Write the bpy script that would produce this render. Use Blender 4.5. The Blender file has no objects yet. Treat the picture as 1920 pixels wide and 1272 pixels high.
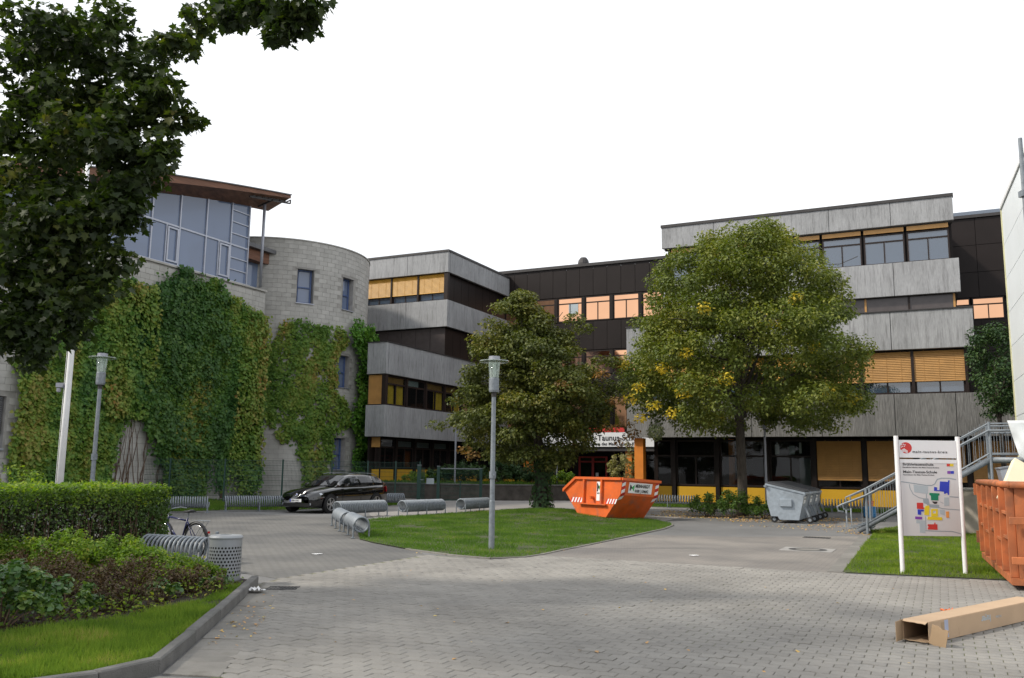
import bpy, bmesh, math, random
import numpy as np
from mathutils import Vector, Matrix, noise as mnoise
random.seed(7); RNG = np.random.default_rng(11)
C = bpy.context.scene.collection
sc = bpy.context.scene
R = math.radians
# ------------------------------------------------------------------ camera
EYE = 1.6
cam_d = bpy.data.cameras.new('camera'); cam = bpy.data.objects.new('camera', cam_d); C.objects.link(cam)
cam_d.sensor_width = 36.0; cam_d.lens = 36.0 * 1640 / 1920; cam_d.clip_start = 0.05; cam_d.clip_end = 2000
pitch = math.atan(244 / 1640)
cam.matrix_world = Matrix.Translation((0, 0, EYE)) @ Matrix.Rotation(math.pi / 2 + pitch, 4, 'X') @ Matrix.Rotation(0.013, 4, 'Z')
sc.camera = cam
# ------------------------------------------------------------------ light
SUN_AZ, SUN_EL = R(-102), R(42)          # azimuth clockwise from +Y, towards the sun
w = bpy.data.worlds.new('World'); sc.world = w; w.use_nodes = True
nt = w.node_tree; bg = nt.nodes['Background']
sky = nt.nodes.new('ShaderNodeTexSky'); sky.sky_type = 'NISHITA'; sky.sun_disc = False
sky.sun_elevation = SUN_EL; sky.sun_rotation = SUN_AZ; sky.dust_density = 4; sky.air_density = 1.0
tcw = nt.nodes.new('ShaderNodeTexCoord'); nz = nt.nodes.new('ShaderNodeTexNoise'); nz.inputs['Scale'].default_value = 1.6
nz.inputs['Detail'].default_value = 3
nt.links.new(tcw.outputs['Generated'], nz.inputs['Vector'])
cr = nt.nodes.new('ShaderNodeValToRGB'); cr.color_ramp.elements[0].color = (7.3, 7.65, 8.25, 1); cr.color_ramp.elements[1].color = (9.6, 9.7, 9.8, 1)
cr.color_ramp.elements[0].position = .35; cr.color_ramp.elements[1].position = .62
nt.links.new(nz.outputs['Fac'], cr.inputs['Fac'])
mx = nt.nodes.new('ShaderNodeMixRGB'); mx.inputs['Fac'].default_value = 0.88
nt.links.new(sky.outputs['Color'], mx.inputs['Color1']); nt.links.new(cr.outputs['Color'], mx.inputs['Color2'])
nt.links.new(mx.outputs['Color'], bg.inputs['Color']); bg.inputs['Strength'].default_value = 0.115
sd = bpy.data.lights.new('sun', 'SUN'); so = bpy.data.objects.new('sun', sd); C.objects.link(so)
sd.energy = 2.7; sd.angle = R(5.0); sd.color = (1.0, .93, .82)
tos = Vector((math.sin(SUN_AZ) * math.cos(SUN_EL), math.cos(SUN_AZ) * math.cos(SUN_EL), math.sin(SUN_EL)))
so.rotation_euler = tos.to_track_quat('Z', 'Y').to_euler(); so.location = (-30, 0, 40)
sc.view_settings.view_transform = 'Standard'; sc.view_settings.look = 'None'; sc.view_settings.gamma = 1
sc.view_settings.exposure = 0.34; sc.view_settings.use_curve_mapping = False
sc.render.engine = 'CYCLES'; sc.cycles.max_bounces = 6; sc.cycles.transparent_max_bounces = 12
# ------------------------------------------------------------------ frames
AZ = R(26); AV = (math.sin(AZ), math.cos(AZ)); BV = (math.cos(AZ), -math.sin(AZ))
def W(b, a, z=0.0): return (b * BV[0] + a * AV[0], b * BV[1] + a * AV[1], z)
# ------------------------------------------------------------------ materials
def _n(t, k): return t.nodes.new(k)
def M(name, col, rough=.7, metal=0.0, var=.18, scale=3.0, stretch=(1, 1, 1), bump=0.0, bscale=40.0, bstretch=(1, 1, 1), spec=.5, dirt=None, dscale=1.2, dlo=.5, dhi=.7, coat=0.0, detail=5):
    m = bpy.data.materials.new(name); m.use_nodes = True; t = m.node_tree; p = t.nodes['Principled BSDF']
    p.inputs['Roughness'].default_value = rough; p.inputs['Metallic'].default_value = metal
    p.inputs['Specular IOR Level'].default_value = spec; p.inputs['Coat Weight'].default_value = coat
    tc = _n(t, 'ShaderNodeTexCoord'); oi = _n(t, 'ShaderNodeObjectInfo'); add = _n(t, 'ShaderNodeVectorMath'); add.operation = 'ADD'
    mul = _n(t, 'ShaderNodeMath'); mul.operation = 'MULTIPLY'; mul.inputs[1].default_value = 37.0
    t.links.new(oi.outputs['Random'], mul.inputs[0]); t.links.new(tc.outputs['Object'], add.inputs[0]); t.links.new(mul.outputs[0], add.inputs[1])
    mp = _n(t, 'ShaderNodeMapping'); mp.inputs['Scale'].default_value = stretch; t.links.new(add.outputs[0], mp.inputs['Vector'])
    n = _n(t, 'ShaderNodeTexNoise'); n.inputs['Scale'].default_value = scale; n.inputs['Detail'].default_value = detail; t.links.new(mp.outputs[0], n.inputs['Vector'])
    r = _n(t, 'ShaderNodeValToRGB'); e = r.color_ramp.elements
    e[0].position = .3; e[1].position = .72
    e[0].color = tuple(max(0, c * (1 - var)) for c in col) + (1,); e[1].color = tuple(min(1, c * (1 + var)) for c in col) + (1,)
    t.links.new(n.outputs['Fac'], r.inputs['Fac']); out = r.outputs['Color']
    if dirt:
        n2 = _n(t, 'ShaderNodeTexNoise'); n2.inputs['Scale'].default_value = dscale; n2.inputs['Detail'].default_value = 6; n2.inputs['Roughness'].default_value = .65
        t.links.new(mp.outputs[0], n2.inputs['Vector'])
        r2 = _n(t, 'ShaderNodeValToRGB'); r2.color_ramp.elements[0].position = dlo; r2.color_ramp.elements[1].position = dhi
        t.links.new(n2.outputs['Fac'], r2.inputs['Fac'])
        m2 = _n(t, 'ShaderNodeMixRGB'); m2.inputs['Color2'].default_value = tuple(dirt) + (1,)
        t.links.new(r2.outputs['Color'], m2.inputs['Fac']); t.links.new(out, m2.inputs['Color1']); out = m2.outputs['Color']
    t.links.new(out, p.inputs['Base Color'])
    if bump:
        mp2 = _n(t, 'ShaderNodeMapping'); mp2.inputs['Scale'].default_value = bstretch; t.links.new(add.outputs[0], mp2.inputs['Vector'])
        n3 = _n(t, 'ShaderNodeTexNoise'); n3.inputs['Scale'].default_value = bscale; n3.inputs['Detail'].default_value = 4; t.links.new(mp2.outputs[0], n3.inputs['Vector'])
        b = _n(t, 'ShaderNodeBump'); b.inputs['Strength'].default_value = bump; b.inputs['Distance'].default_value = .02
        t.links.new(n3.outputs['Fac'], b.inputs['Height']); t.links.new(b.outputs[0], p.inputs['Normal'])
    return m
def leafmat(name, cols, trans=.35, scale=.6, rough=.55, spec=.3, big=.5, tcol=(1.25, 1.35, .4), k=1.9, zs=1.0):
    """cols: ramp of leaf colours; a leaf takes its place by chance plus a slow patchwork through the plant"""
    m = bpy.data.materials.new(name); m.use_nodes = True; t = m.node_tree; p = t.nodes['Principled BSDF']; o = t.nodes['Material Output']
    g = _n(t, 'ShaderNodeNewGeometry'); tc = _n(t, 'ShaderNodeTexCoord'); n = _n(t, 'ShaderNodeTexNoise')
    n.inputs['Scale'].default_value = scale; n.inputs['Detail'].default_value = 3; t.links.new(tc.outputs['Object'], n.inputs['Vector'])
    if zs != 1: mp = _n(t, 'ShaderNodeMapping'); mp.inputs['Scale'].default_value = (1, 1, zs); t.links.new(tc.outputs['Object'], mp.inputs['Vector']); t.links.new(mp.outputs[0], n.inputs['Vector'])
    mr = _n(t, 'ShaderNodeMapRange'); mr.inputs['From Min'].default_value = .34; mr.inputs['From Max'].default_value = .66
    t.links.new(n.outputs['Fac'], mr.inputs['Value'])
    mm = _n(t, 'ShaderNodeMix'); mm.inputs['Factor'].default_value = big
    t.links.new(g.outputs['Random Per Island'], mm.inputs[2]); t.links.new(mr.outputs[0], mm.inputs[3])
    r = _n(t, 'ShaderNodeValToRGB'); cr_ = r.color_ramp
    while len(cr_.elements) < len(cols): cr_.elements.new(.5)
    for e, (ps, c) in zip(cr_.elements, cols): e.position = ps; e.color = tuple(min(.7, q * k) for q in c) + (1,)
    t.links.new(mm.outputs[0], r.inputs['Fac']); t.links.new(r.outputs['Color'], p.inputs['Base Color'])
    p.inputs['Roughness'].default_value = rough; p.inputs['Specular IOR Level'].default_value = spec
    tr = _n(t, 'ShaderNodeBsdfTranslucent'); ml = _n(t, 'ShaderNodeMixRGB'); ml.blend_type = 'MULTIPLY'; ml.inputs['Fac'].default_value = 1
    ml.inputs['Color2'].default_value = tcol + (1,)
    t.links.new(r.outputs['Color'], ml.inputs['Color1']); t.links.new(ml.outputs[0], tr.inputs['Color'])
    mi = _n(t, 'ShaderNodeMixShader'); mi.inputs['Fac'].default_value = trans
    t.links.new(p.outputs[0], mi.inputs[1]); t.links.new(tr.outputs[0], mi.inputs[2]); t.links.new(mi.outputs[0], o.inputs['Surface'])
    return m
def glassmat(name, tint, refl=.9, see=.5, ior=1.5, rough=.015, base=(.02, .022, .025)):
    """window glass: partly seen through, partly dark, mirrors the sky by its angle"""
    m = bpy.data.materials.new(name); m.use_nodes = True; t = m.node_tree; p = t.nodes['Principled BSDF']; o = t.nodes['Material Output']
    p.inputs['Base Color'].default_value = tuple(base) + (1,); p.inputs['Roughness'].default_value = .4; p.inputs['Specular IOR Level'].default_value = 0
    tr = _n(t, 'ShaderNodeBsdfTransparent'); tr.inputs['Color'].default_value = tuple(tint) + (1,)
    a = _n(t, 'ShaderNodeMixShader'); a.inputs['Fac'].default_value = see; t.links.new(p.outputs[0], a.inputs[1]); t.links.new(tr.outputs[0], a.inputs[2])
    gl = _n(t, 'ShaderNodeBsdfGlossy'); gl.inputs['Roughness'].default_value = rough; gl.inputs['Color'].default_value = (refl, refl, refl, 1)
    fr = _n(t, 'ShaderNodeFresnel'); fr.inputs['IOR'].default_value = ior
    tc = _n(t, 'ShaderNodeTexCoord'); nn = _n(t, 'ShaderNodeTexNoise'); nn.inputs['Scale'].default_value = .9; bm_ = _n(t, 'ShaderNodeBump')
    bm_.inputs['Strength'].default_value = .06; bm_.inputs['Distance'].default_value = .05
    t.links.new(tc.outputs['Object'], nn.inputs['Vector']); t.links.new(nn.outputs['Fac'], bm_.inputs['Height']); t.links.new(bm_.outputs[0], gl.inputs['Normal'])
    b = _n(t, 'ShaderNodeMixShader'); ge = _n(t, 'ShaderNodeNewGeometry'); sb = _n(t, 'ShaderNodeMath'); sb.operation = 'SUBTRACT'; sb.inputs[0].default_value = 1; t.links.new(ge.outputs['Backfacing'], sb.inputs[1]); mf = _n(t, 'ShaderNodeMath'); mf.operation = 'MULTIPLY'; t.links.new(fr.outputs[0], mf.inputs[0]); t.links.new(sb.outputs[0], mf.inputs[1]); t.links.new(mf.outputs[0], b.inputs['Fac']); t.links.new(a.outputs[0], b.inputs[1]); t.links.new(gl.outputs[0], b.inputs[2])
    t.links.new(b.outputs[0], o.inputs['Surface']); return m
def flat(name, col, rough=.5, metal=0.0): return M(name, col, rough, metal, var=.04)
m_conc = M('ribbed_concrete', (.345, .35, .358), .9, var=.14, scale=4.5, stretch=(9, 9, .9), bump=.9, bscale=12, bstretch=(4, 4, .5), dirt=(.15, .15, .15), dscale=1.0, dlo=.5, dhi=.8)
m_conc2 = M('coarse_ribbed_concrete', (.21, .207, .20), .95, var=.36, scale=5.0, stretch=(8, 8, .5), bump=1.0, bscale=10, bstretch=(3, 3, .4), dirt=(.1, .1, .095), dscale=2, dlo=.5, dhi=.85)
m_trim = M('dark_roof_trim', (.035, .032, .032), .6)
m_brown = M('brown_metal_panel', (.017, .0125, .0115), .5, var=.15, scale=.7, spec=.2)
m_brown2 = M('brown_window_frame', (.024, .016, .014), .5, spec=.25)
m_purple = M('brown_glazed_panel', (.075, .062, .06), .25, var=.12, spec=.5)
m_copper = M('copper_mirror_glass', (.86, .47, .27), .04, 1.0, var=.05, scale=.5)
m_winsky = glassmat('sky_mirroring_glass', (.5, .55, .6), .95, .2, 2.3, base=(.06, .09, .135))
m_windark = glassmat('dark_window_glass', (.8, .84, .82), .9, .88, 1.4)
m_winblue = glassmat('blue_grey_glass', (.5, .6, .75), (.80), .15, 1.75, base=(.17, .22, .335))
m_yblind = M('yellow_slat', (.52, .27, .03), .5, var=.08)
m_oblind = M('ochre_slat', (.47, .25, .075), .5, var=.1)
m_yellow = M('yellow_panel', (.62, .35, .015), .55, var=.06, scale=1.0)
m_orange_p = M('orange_painted_pillar', (.62, .19, .015), .6, var=.08)
m_curtain = M('yellow_curtain_cloth', (.85, .55, .05), .9, var=.15)
m_room = M('dim_room_wall', (.06, .055, .05), .9)
m_stone = M('pale_stone_block', (.42, .41, .385), .9, var=.13, scale=1.4, bump=.25, bscale=30, dirt=(.27, .26, .24), dscale=.8, dlo=.5, dhi=.9)
m_mortar = M('mortar', (.30, .29, .27), .95)
m_wood = M('weathered_wood', (.17, .078, .045), .7, var=.4, scale=2.5, stretch=(1, .25, 6), bump=.2)
m_zincr = M('roof_sheet', (.12, .12, .125), .45, .5)
m_steelp = M('grey_painted_steel', (.30, .31, .35), .45, .3, var=.08)
m_alu = M('aluminium_frame', (.42, .44, .50), .4, .5, var=.06)
m_galv = M('galvanized_steel', (.21, .235, .26), .55, .3, var=.2, scale=14, dirt=(.25, .27, .29), dscale=6)
m_galvd = M('dull_galvanized_sheet', (.34, .385, .43), .5, .45, var=.12, scale=9, dirt=(.20, .215, .23), dscale=1.6, dlo=.5, dhi=.85, bump=.1, bscale=6)
m_white = M('white_paint', (.78, .78, .78), .45, var=.05, dirt=(.55, .54, .5), dscale=2, dlo=.58, dhi=.9)
m_whitepanel = M('white_cladding', (.75, .79, .81), .4, var=.03, scale=.6)
m_cream = M('cream_foam', (.80, .70, .50), .85, var=.05)
m_green = M('dark_green_coating', (.009, .045, .034), .45, var=.12)
m_orange = M('orange_skip_paint', (.66, .12, .018), .55, var=.16, scale=2.5, dirt=(.36, .13, .08), dscale=3, dlo=.52, dhi=.72)
m_orange2 = M('rusty_orange_paint', (.44, .135, .045), .65, var=.25, scale=3, dirt=(.17, .075, .04), dscale=2.5, dlo=.46, dhi=.72)
m_black = M('black_plastic', (.018, .018, .02), .5)
m_rubber = M('tyre_rubber', (.012, .012, .013), .8)
m_carp = M('black_car_paint', (.004, .004, .005), .12, .0, var=.02, coat=1.0)
m_carg = glassmat('tinted_car_glass', (.3, .33, .33), .9, .45, 1.55)
m_chrome = flat('bright_metal', (.72, .73, .75), .15, 1.0)
m_alloy = flat('alloy_wheel_metal', (.55, .56, .58), .28, .8)
m_red = M('red_paint', (.42, .015, .012), .4)
m_redlamp = flat('red_lamp_lens', (.35, .01, .012), .15)
m_lens = flat('clear_lamp_lens', (.45, .48, .52), .08, .6)
m_bark = M('grey_bark', (.055, .045, .036), .95, var=.45, scale=6, stretch=(3, 3, .6), bump=.9, bscale=14, bstretch=(3, 3, .5))
m_bark2 = M('dark_bark', (.05, .04, .032), .95, var=.4, scale=7, stretch=(3, 3, .7), bump=.9, bscale=14)
m_soil = M('dark_soil', (.035, .026, .019), .95, var=.4, scale=12, bump=.6)
m_asph = M('grey_asphalt', (.165, .163, .16), .92, var=.17, scale=.7, bump=.25, bscale=160, dirt=(.105, .105, .103), dscale=.35, dlo=.48, dhi=.68)
m_path = M('pale_asphalt_path', (.27, .255, .24), .92, var=.12, scale=.8, bump=.2, bscale=120)
m_paver = M('grey_concrete_paver', (.258, .245, .222), .93, var=.08, scale=1.2, bump=.35, bscale=140, dirt=(.222, .214, .2), dscale=2.5, dlo=.52, dhi=.8, detail=8)
m_flag = M('concrete_flagstone', (.215, .205, .185), .93, var=.2, scale=3, bump=.3, bscale=90, dirt=(.15, .14, .12), dscale=3)
m_kerb = M('concrete_kerb', (.14, .137, .13), .93, var=.22, scale=5, bump=.4, bscale=90, dirt=(.11, .11, .1), dscale=3)
m_lawnsoil = M('lawn_earth', (.05, .062, .02), .95, var=.3, scale=5)
m_card = M('brown_cardboard', (.47, .33, .21), .85, var=.08, scale=3)
m_cardin = M('cardboard_inside', (.36, .25, .15), .9, var=.1)
m_cast = M('cast_iron', (.07, .068, .066), .7, .3, bump=.4, bscale=60)
m_lightconc = M('light_concrete_frame', (.28, .27, .255), .9)
m_retwall = M('dark_retaining_wall', (.072, .064, .055), .95, var=.35, scale=3, bump=.4)
m_sign = M('grey_white_sign_panel', (.60, .60, .60), .4, var=.02)
m_signw = M('white_sign_panel', (.72, .73, .74), .4, var=.02)
m_ink = flat('black_print', (.02, .02, .022)); m_inkg = flat('grey_print', (.06, .06, .065))
m_road = flat('grey_blue_print', (.28, .33, .36)); m_pred = flat('red_print', (.55, .035, .03)); m_pblue = flat('blue_print', (.02, .045, .45))
m_pgreen = flat('green_print', (.0, .2, .1)); m_pyel = flat('yellow_print', (.72, .55, .02)); m_por = flat('orange_print', (.72, .3, .08)); m_ppur = flat('purple_print', (.2, .05, .35))
m_pale = flat('pale_blue_print', (.40, .46, .49)); m_pwhite = flat('white_print', (.8, .8, .8)); m_lgreen = flat('bright_green_print', (.05, .38, .1))
m_bluep = flat('blue_plastic', (.02, .16, .36)); m_orangep = flat('orange_plastic', (.7, .14, .02))
m_lampgl = glassmat('clear_lamp_plastic', (.9, .95, .92), .9, .75, 1.45, base=(.5, .55, .52))
m_bluef = flat('dark_blue_frame_paint', (.012, .016, .09), .3)
m_bin = M('grey_litter_bin_steel', (.27, .285, .30), .5, .3, var=.08)
m_paper = M('crumpled_white_paper', (.8, .8, .8), .8, var=.04)
m_tarp = M('white_plastic_sheet', (.72, .75, .77), .45, var=.06)
m_void = flat('dark_void', (.01, .01, .01), .9)
# ------------------------------------------------------------------ mesh helpers
class MB:
    def __init__(s): s.v = []; s.f = []
    def quad(s, *p):
        i = len(s.v); s.v += [tuple(q) for q in p]; s.f.append(tuple(range(i, i + len(p)))); return s
    def hexa(s, p):
        i = len(s.v); s.v += [tuple(q) for q in p]
        for a in ((0, 3, 2, 1), (4, 5, 6, 7), (0, 1, 5, 4), (1, 2, 6, 5), (2, 3, 7, 6), (3, 0, 4, 7)): s.f.append(tuple(i + k for k in a))
        return s
    def box(s, x0, x1, y0, y1, z0, z1):
        return s.hexa([(x0, y0, z0), (x1, y0, z0), (x1, y1, z0), (x0, y1, z0), (x0, y0, z1), (x1, y0, z1), (x1, y1, z1), (x0, y1, z1)])
    def bar(s, p, q, wd=.04, h=None, up=(0, 0, 1)):
        h = h or wd; p = Vector(p); q = Vector(q); d = (q - p).normalized(); u = Vector(up)
        if abs(d.dot(u)) > .98: u = Vector((1, 0, 0))
        x = d.cross(u).normalized() * wd / 2; y = x.cross(d).normalized() * h / 2
        return s.hexa([p - x - y, p + x - y, q + x - y, q - x - y, p - x + y, p + x + y, q + x + y, q - x + y])
    def tube(s, pts, r, n=8, cap=True):
        pts = [Vector(p) for p in pts]; rs = r if isinstance(r, (list, tuple)) else [r] * len(pts); base = len(s.v); ref = None
        for k, p in enumerate(pts):
            d = (pts[min(k + 1, len(pts) - 1)] - pts[max(k - 1, 0)]).normalized()
            if ref is None: ref = d.orthogonal().normalized()
            ref = (ref - d * ref.dot(d)); ref = ref.normalized() if ref.length > 1e-6 else d.orthogonal().normalized()
            y = d.cross(ref)
            for j in range(n):
                t = 2 * math.pi * j / n; s.v.append(tuple(p + (ref * math.cos(t) + y * math.sin(t)) * rs[k]))
        for k in range(len(pts) - 1):
            for j in range(n):
                a = base + k * n + j; b = base + k * n + (j + 1) % n; s.f.append((a, b, b + n, a + n))
        if cap:
            s.f.append(tuple(base + j for j in reversed(range(n)))); s.f.append(tuple(base + (len(pts) - 1) * n + j for j in range(n)))
        return s
    def lathe(s, prof, n=24, o=(0, 0, 0)):
        base = len(s.v)
        for (r, z) in prof:
            for j in range(n):
                t = 2 * math.pi * j / n; s.v.append((o[0] + r * math.cos(t), o[1] + r * math.sin(t), o[2] + z))
        for k in range(len(prof) - 1):
            for j in range(n):
                a = base + k * n + j; b = base + k * n + (j + 1) % n; s.f.append((a, b, b + n, a + n))
        return s
    def disc(s, c, r, ax='Z', n=20, r0=0.0):
        pts = []
        for j in range(n):
            t = 2 * math.pi * j / n; u, v = math.cos(t), math.sin(t)
            pts.append((u, v))
        def P(u, v, rr):
            if ax == 'Z': return (c[0] + u * rr, c[1] + v * rr, c[2])
            if ax == 'Y': return (c[0] + u * rr, c[1], c[2] + v * rr)
            return (c[0], c[1] + u * rr, c[2] + v * rr)
        if r0 == 0: s.quad(*[P(u, v, r) for u, v in pts])
        else:
            for j in range(n):
                a, b = pts[j], pts[(j + 1) % n]; s.quad(P(*a, r0), P(*a, r), P(*b, r), P(*b, r0))
        return s
    def prism(s, pts, z0, z1):
        n = len(pts); i = len(s.v); s.v += [(x, y, z0) for x, y in pts] + [(x, y, z1) for x, y in pts]
        s.f.append(tuple(i + k for k in reversed(range(n)))); s.f.append(tuple(i + n + k for k in range(n)))
        for k in range(n): s.f.append((i + k, i + (k + 1) % n, i + n + (k + 1) % n, i + n + k))
        return s
    def mesh(s, name, mat, shift=(0, 0, 0), bev=0.0, smooth=False):
        me = bpy.data.meshes.new(name); me.from_pydata([(x + shift[0], y + shift[1], z + shift[2]) for x, y, z in s.v], [], s.f)
        if bev:
            bm = bmesh.new(); bm.from_mesh(me); bmesh.ops.remove_doubles(bm, verts=bm.verts, dist=1e-5)
            bmesh.ops.bevel(bm, geom=bm.edges[:], offset=bev, segments=1, affect='EDGES'); bm.to_mesh(me); bm.free()
        me.materials.append(mat)
        if smooth: me.polygons.foreach_set('use_smooth', [True] * len(me.polygons))
        me.validate(); me.update(); return me
    def build(s, name, mat, parent=None, shift=(0, 0, 0), bev=0.0, smooth=False):
        o = bpy.data.objects.new(name, s.mesh(name, mat, shift, bev, smooth)); C.objects.link(o); o.parent = parent; return o
def tag(o, label=None, cat=None, group=None, kind=None):
    if label: o['label'] = label
    if cat: o['category'] = cat
    if group: o['group'] = group
    if kind: o['kind'] = kind
    return o
def thing(name, label, cat, loc=(0, 0, 0), rz=0.0, group=None):
    o = bpy.data.objects.new(name, None); C.objects.link(o); o.location = loc; o.rotation_euler = (0, 0, rz); o.empty_display_size = .2
    return tag(o, label, cat, group)
def inst(me, name, parent, loc=(0, 0, 0), rot=(0, 0, 0), scale=(1, 1, 1)):
    o = bpy.data.objects.new(name, me); C.objects.link(o); o.parent = parent; o.location = loc; o.rotation_euler = rot; o.scale = scale; return o
def copy_tree(o, parent=None):
    c = o.copy(); C.objects.link(c); c.parent = parent
    for ch in list(o.children): copy_tree(ch, c)
    return c
def lettering(name, body, size, mat, parent, loc, rot, align='LEFT', extr=.002, spacing=1.0, sx=1.0):
    cu = bpy.data.curves.new(name, 'FONT'); cu.body = body; cu.size = size; cu.extrude = extr; cu.align_x = align; cu.space_character = spacing; cu.resolution_u = 3; cu.offset = size * .018
    o = bpy.data.objects.new(name, cu); C.objects.link(o)
    me = bpy.data.meshes.new_from_object(o); bpy.data.objects.remove(o); me.materials.clear(); me.materials.append(mat)
    o = bpy.data.objects.new(name, me); C.objects.link(o); o.parent = parent; o.location = loc; o.rotation_euler = rot; o.scale = (sx, 1, 1); return o
def np_mesh(name, verts, faces, mat, parent=None, loc=(0, 0, 0)):
    """verts (n,3), faces (m,k) all with k corners"""
    me = bpy.data.meshes.new(name); nv, (nf, k) = len(verts), faces.shape
    me.vertices.add(nv); me.vertices.foreach_set('co', np.asarray(verts, dtype=np.float32).ravel())
    me.loops.add(nf * k); me.loops.foreach_set('vertex_index', faces.astype(np.int32).ravel())
    me.polygons.add(nf); me.polygons.foreach_set('loop_start', np.arange(0, nf * k, k, dtype=np.int32))
    me.materials.append(mat); me.update(calc_edges=True); me.validate()
    o = bpy.data.objects.new(name, me); C.objects.link(o); o.parent = parent; o.location = loc; return o
LEAF = (np.array([(0, 0, 0), (.32, .42, .06), (0, 1, -.05), (-.32, .42, .06)]), np.array([(0, 1, 2), (0, 2, 3)]))
_mp = [(0, 0), (.16, .08), (.5, .02), (.36, .3), (.62, .58), (.28, .58), (.24, .72), (0, 1.05), (-.24, .72), (-.28, .58), (-.62, .58), (-.36, .3), (-.5, .02), (-.16, .08)]
MAPLE = (np.array([(0, .38, -.05)] + [(x, y, .12 * abs(x)) for x, y in _mp]), np.array([(0, 1 + i, 1 + (i + 1) % 14) for i in range(14)]))
IVY = (np.array([(0, 0, 0), (.45, .1, .03), (.4, .6, .0), (0, 1, -.06), (-.4, .6, 0), (-.45, .1, .03)]), np.array([(0, 1, 2), (0, 2, 3), (0, 3, 4), (0, 4, 5)]))
BLADE = (np.array([(-.06, 0, 0), (.06, 0, 0), (0, 1, 0)]), np.array([(0, 1, 2)]))
def leaves(pts, nrm, size, shape=LEAF, down=None):
    """orient one leaf shape at each point: z of the shape along nrm, y (tip) along down"""
    n = len(pts); sv, sf = shape
    z = nrm / (np.linalg.norm(nrm, axis=1, keepdims=True) + 1e-9)
    y = (RNG.normal(size=(n, 3)) if down is None else down) ; y = y - z * (y * z).sum(1, keepdims=True); y /= (np.linalg.norm(y, axis=1, keepdims=True) + 1e-9)
    x = np.cross(y, z); s = (size if np.ndim(size) else np.full(n, size)).reshape(n, 1, 1)
    v = pts[:, None, :] + s * (sv[None, :, 0:1] * x[:, None, :] + sv[None, :, 1:2] * y[:, None, :] + sv[None, :, 2:3] * z[:, None, :])
    f = sf[None] + (np.arange(n) * len(sv))[:, None, None]
    return v.reshape(-1, 3), f.reshape(-1, sf.shape[1])
def in_poly(x, y, poly):
    ins = np.zeros(len(x), bool); j = len(poly) - 1
    for i in range(len(poly)):
        xi, yi = poly[i]; xj, yj = poly[j]
        c = ((yi > y) != (yj > y)) & (x < (xj - xi) * (y - yi) / (yj - yi + 1e-12) + xi); ins ^= c; j = i
    return ins
def sm(v): return mnoise.noise(Vector(v))
exec_parts = []
# ================================================================== GROUND
UP = np.array([0, 0, 1.0])
def sheet(name, poly, z, mat, label=None, parent=None, kind='structure', rz=0.0):
    mb = MB()
    if rz:
        c, s = math.cos(-rz), math.sin(-rz); poly = [(x * c - y * s, x * s + y * c) for x, y in poly]
    mb.quad(*[(x, y, 0) for x, y in poly]); o = mb.build(name, mat, parent); o.location = (0, 0, z); o.rotation_euler = (0, 0, rz)
    if parent is None: tag(o, label, None, None, kind)
    return o
def island_tint(m, amt=.28):
    t = m.node_tree; p = t.nodes['Principled BSDF']; src = p.inputs['Base Color'].links[0].from_socket
    g = _n(t, 'ShaderNodeNewGeometry'); oi = _n(t, 'ShaderNodeObjectInfo'); a = _n(t, 'ShaderNodeMath'); a.operation = 'ADD'
    t.links.new(g.outputs['Random Per Island'], a.inputs[0]); t.links.new(oi.outputs['Random'], a.inputs[1])
    f = _n(t, 'ShaderNodeMath'); f.operation = 'FRACT'; t.links.new(a.outputs[0], f.inputs[0])
    r = _n(t, 'ShaderNodeMapRange'); r.inputs['To Min'].default_value = 1 - amt; r.inputs['To Max'].default_value = 1 + amt * .6; t.links.new(f.outputs[0], r.inputs['Value'])
    x = _n(t, 'ShaderNodeVectorMath'); x.operation = 'SCALE'; t.links.new(src, x.inputs[0]); t.links.new(r.outputs[0], x.inputs['Scale']); t.links.new(x.outputs[0], p.inputs['Base Color'])
def patch_tint(m, sc_, lo, hi, st=None):
    t = m.node_tree; p = t.nodes['Principled BSDF']; src = p.inputs['Base Color'].links[0].from_socket
    g = _n(t, 'ShaderNodeNewGeometry'); n = _n(t, 'ShaderNodeTexNoise'); n.inputs['Scale'].default_value = sc_; n.inputs['Detail'].default_value = 7; n.inputs['Roughness'].default_value = .62; t.links.new(g.outputs['Position'], n.inputs['Vector'])
    if st: mp = _n(t, 'ShaderNodeMapping'); mp.inputs['Scale'].default_value = st; t.links.new(g.outputs['Position'], mp.inputs['Vector']); t.links.new(mp.outputs[0], n.inputs['Vector'])
    r = _n(t, 'ShaderNodeMapRange'); r.inputs['From Min'].default_value = .32; r.inputs['From Max'].default_value = .66; r.inputs['To Min'].default_value = lo; r.inputs['To Max'].default_value = hi; t.links.new(n.outputs['Fac'], r.inputs['Value'])
    x = _n(t, 'ShaderNodeVectorMath'); x.operation = 'SCALE'; t.links.new(src, x.inputs[0]); t.links.new(r.outputs[0], x.inputs['Scale']); t.links.new(x.outputs[0], p.inputs['Base Color'])
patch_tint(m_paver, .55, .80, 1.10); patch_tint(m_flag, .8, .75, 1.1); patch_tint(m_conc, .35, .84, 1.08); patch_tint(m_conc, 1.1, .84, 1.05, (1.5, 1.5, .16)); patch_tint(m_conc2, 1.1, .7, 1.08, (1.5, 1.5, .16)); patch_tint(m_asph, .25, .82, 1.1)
island_tint(m_paver, .07); island_tint(m_stone, .05); island_tint(m_flag, .12)
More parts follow.
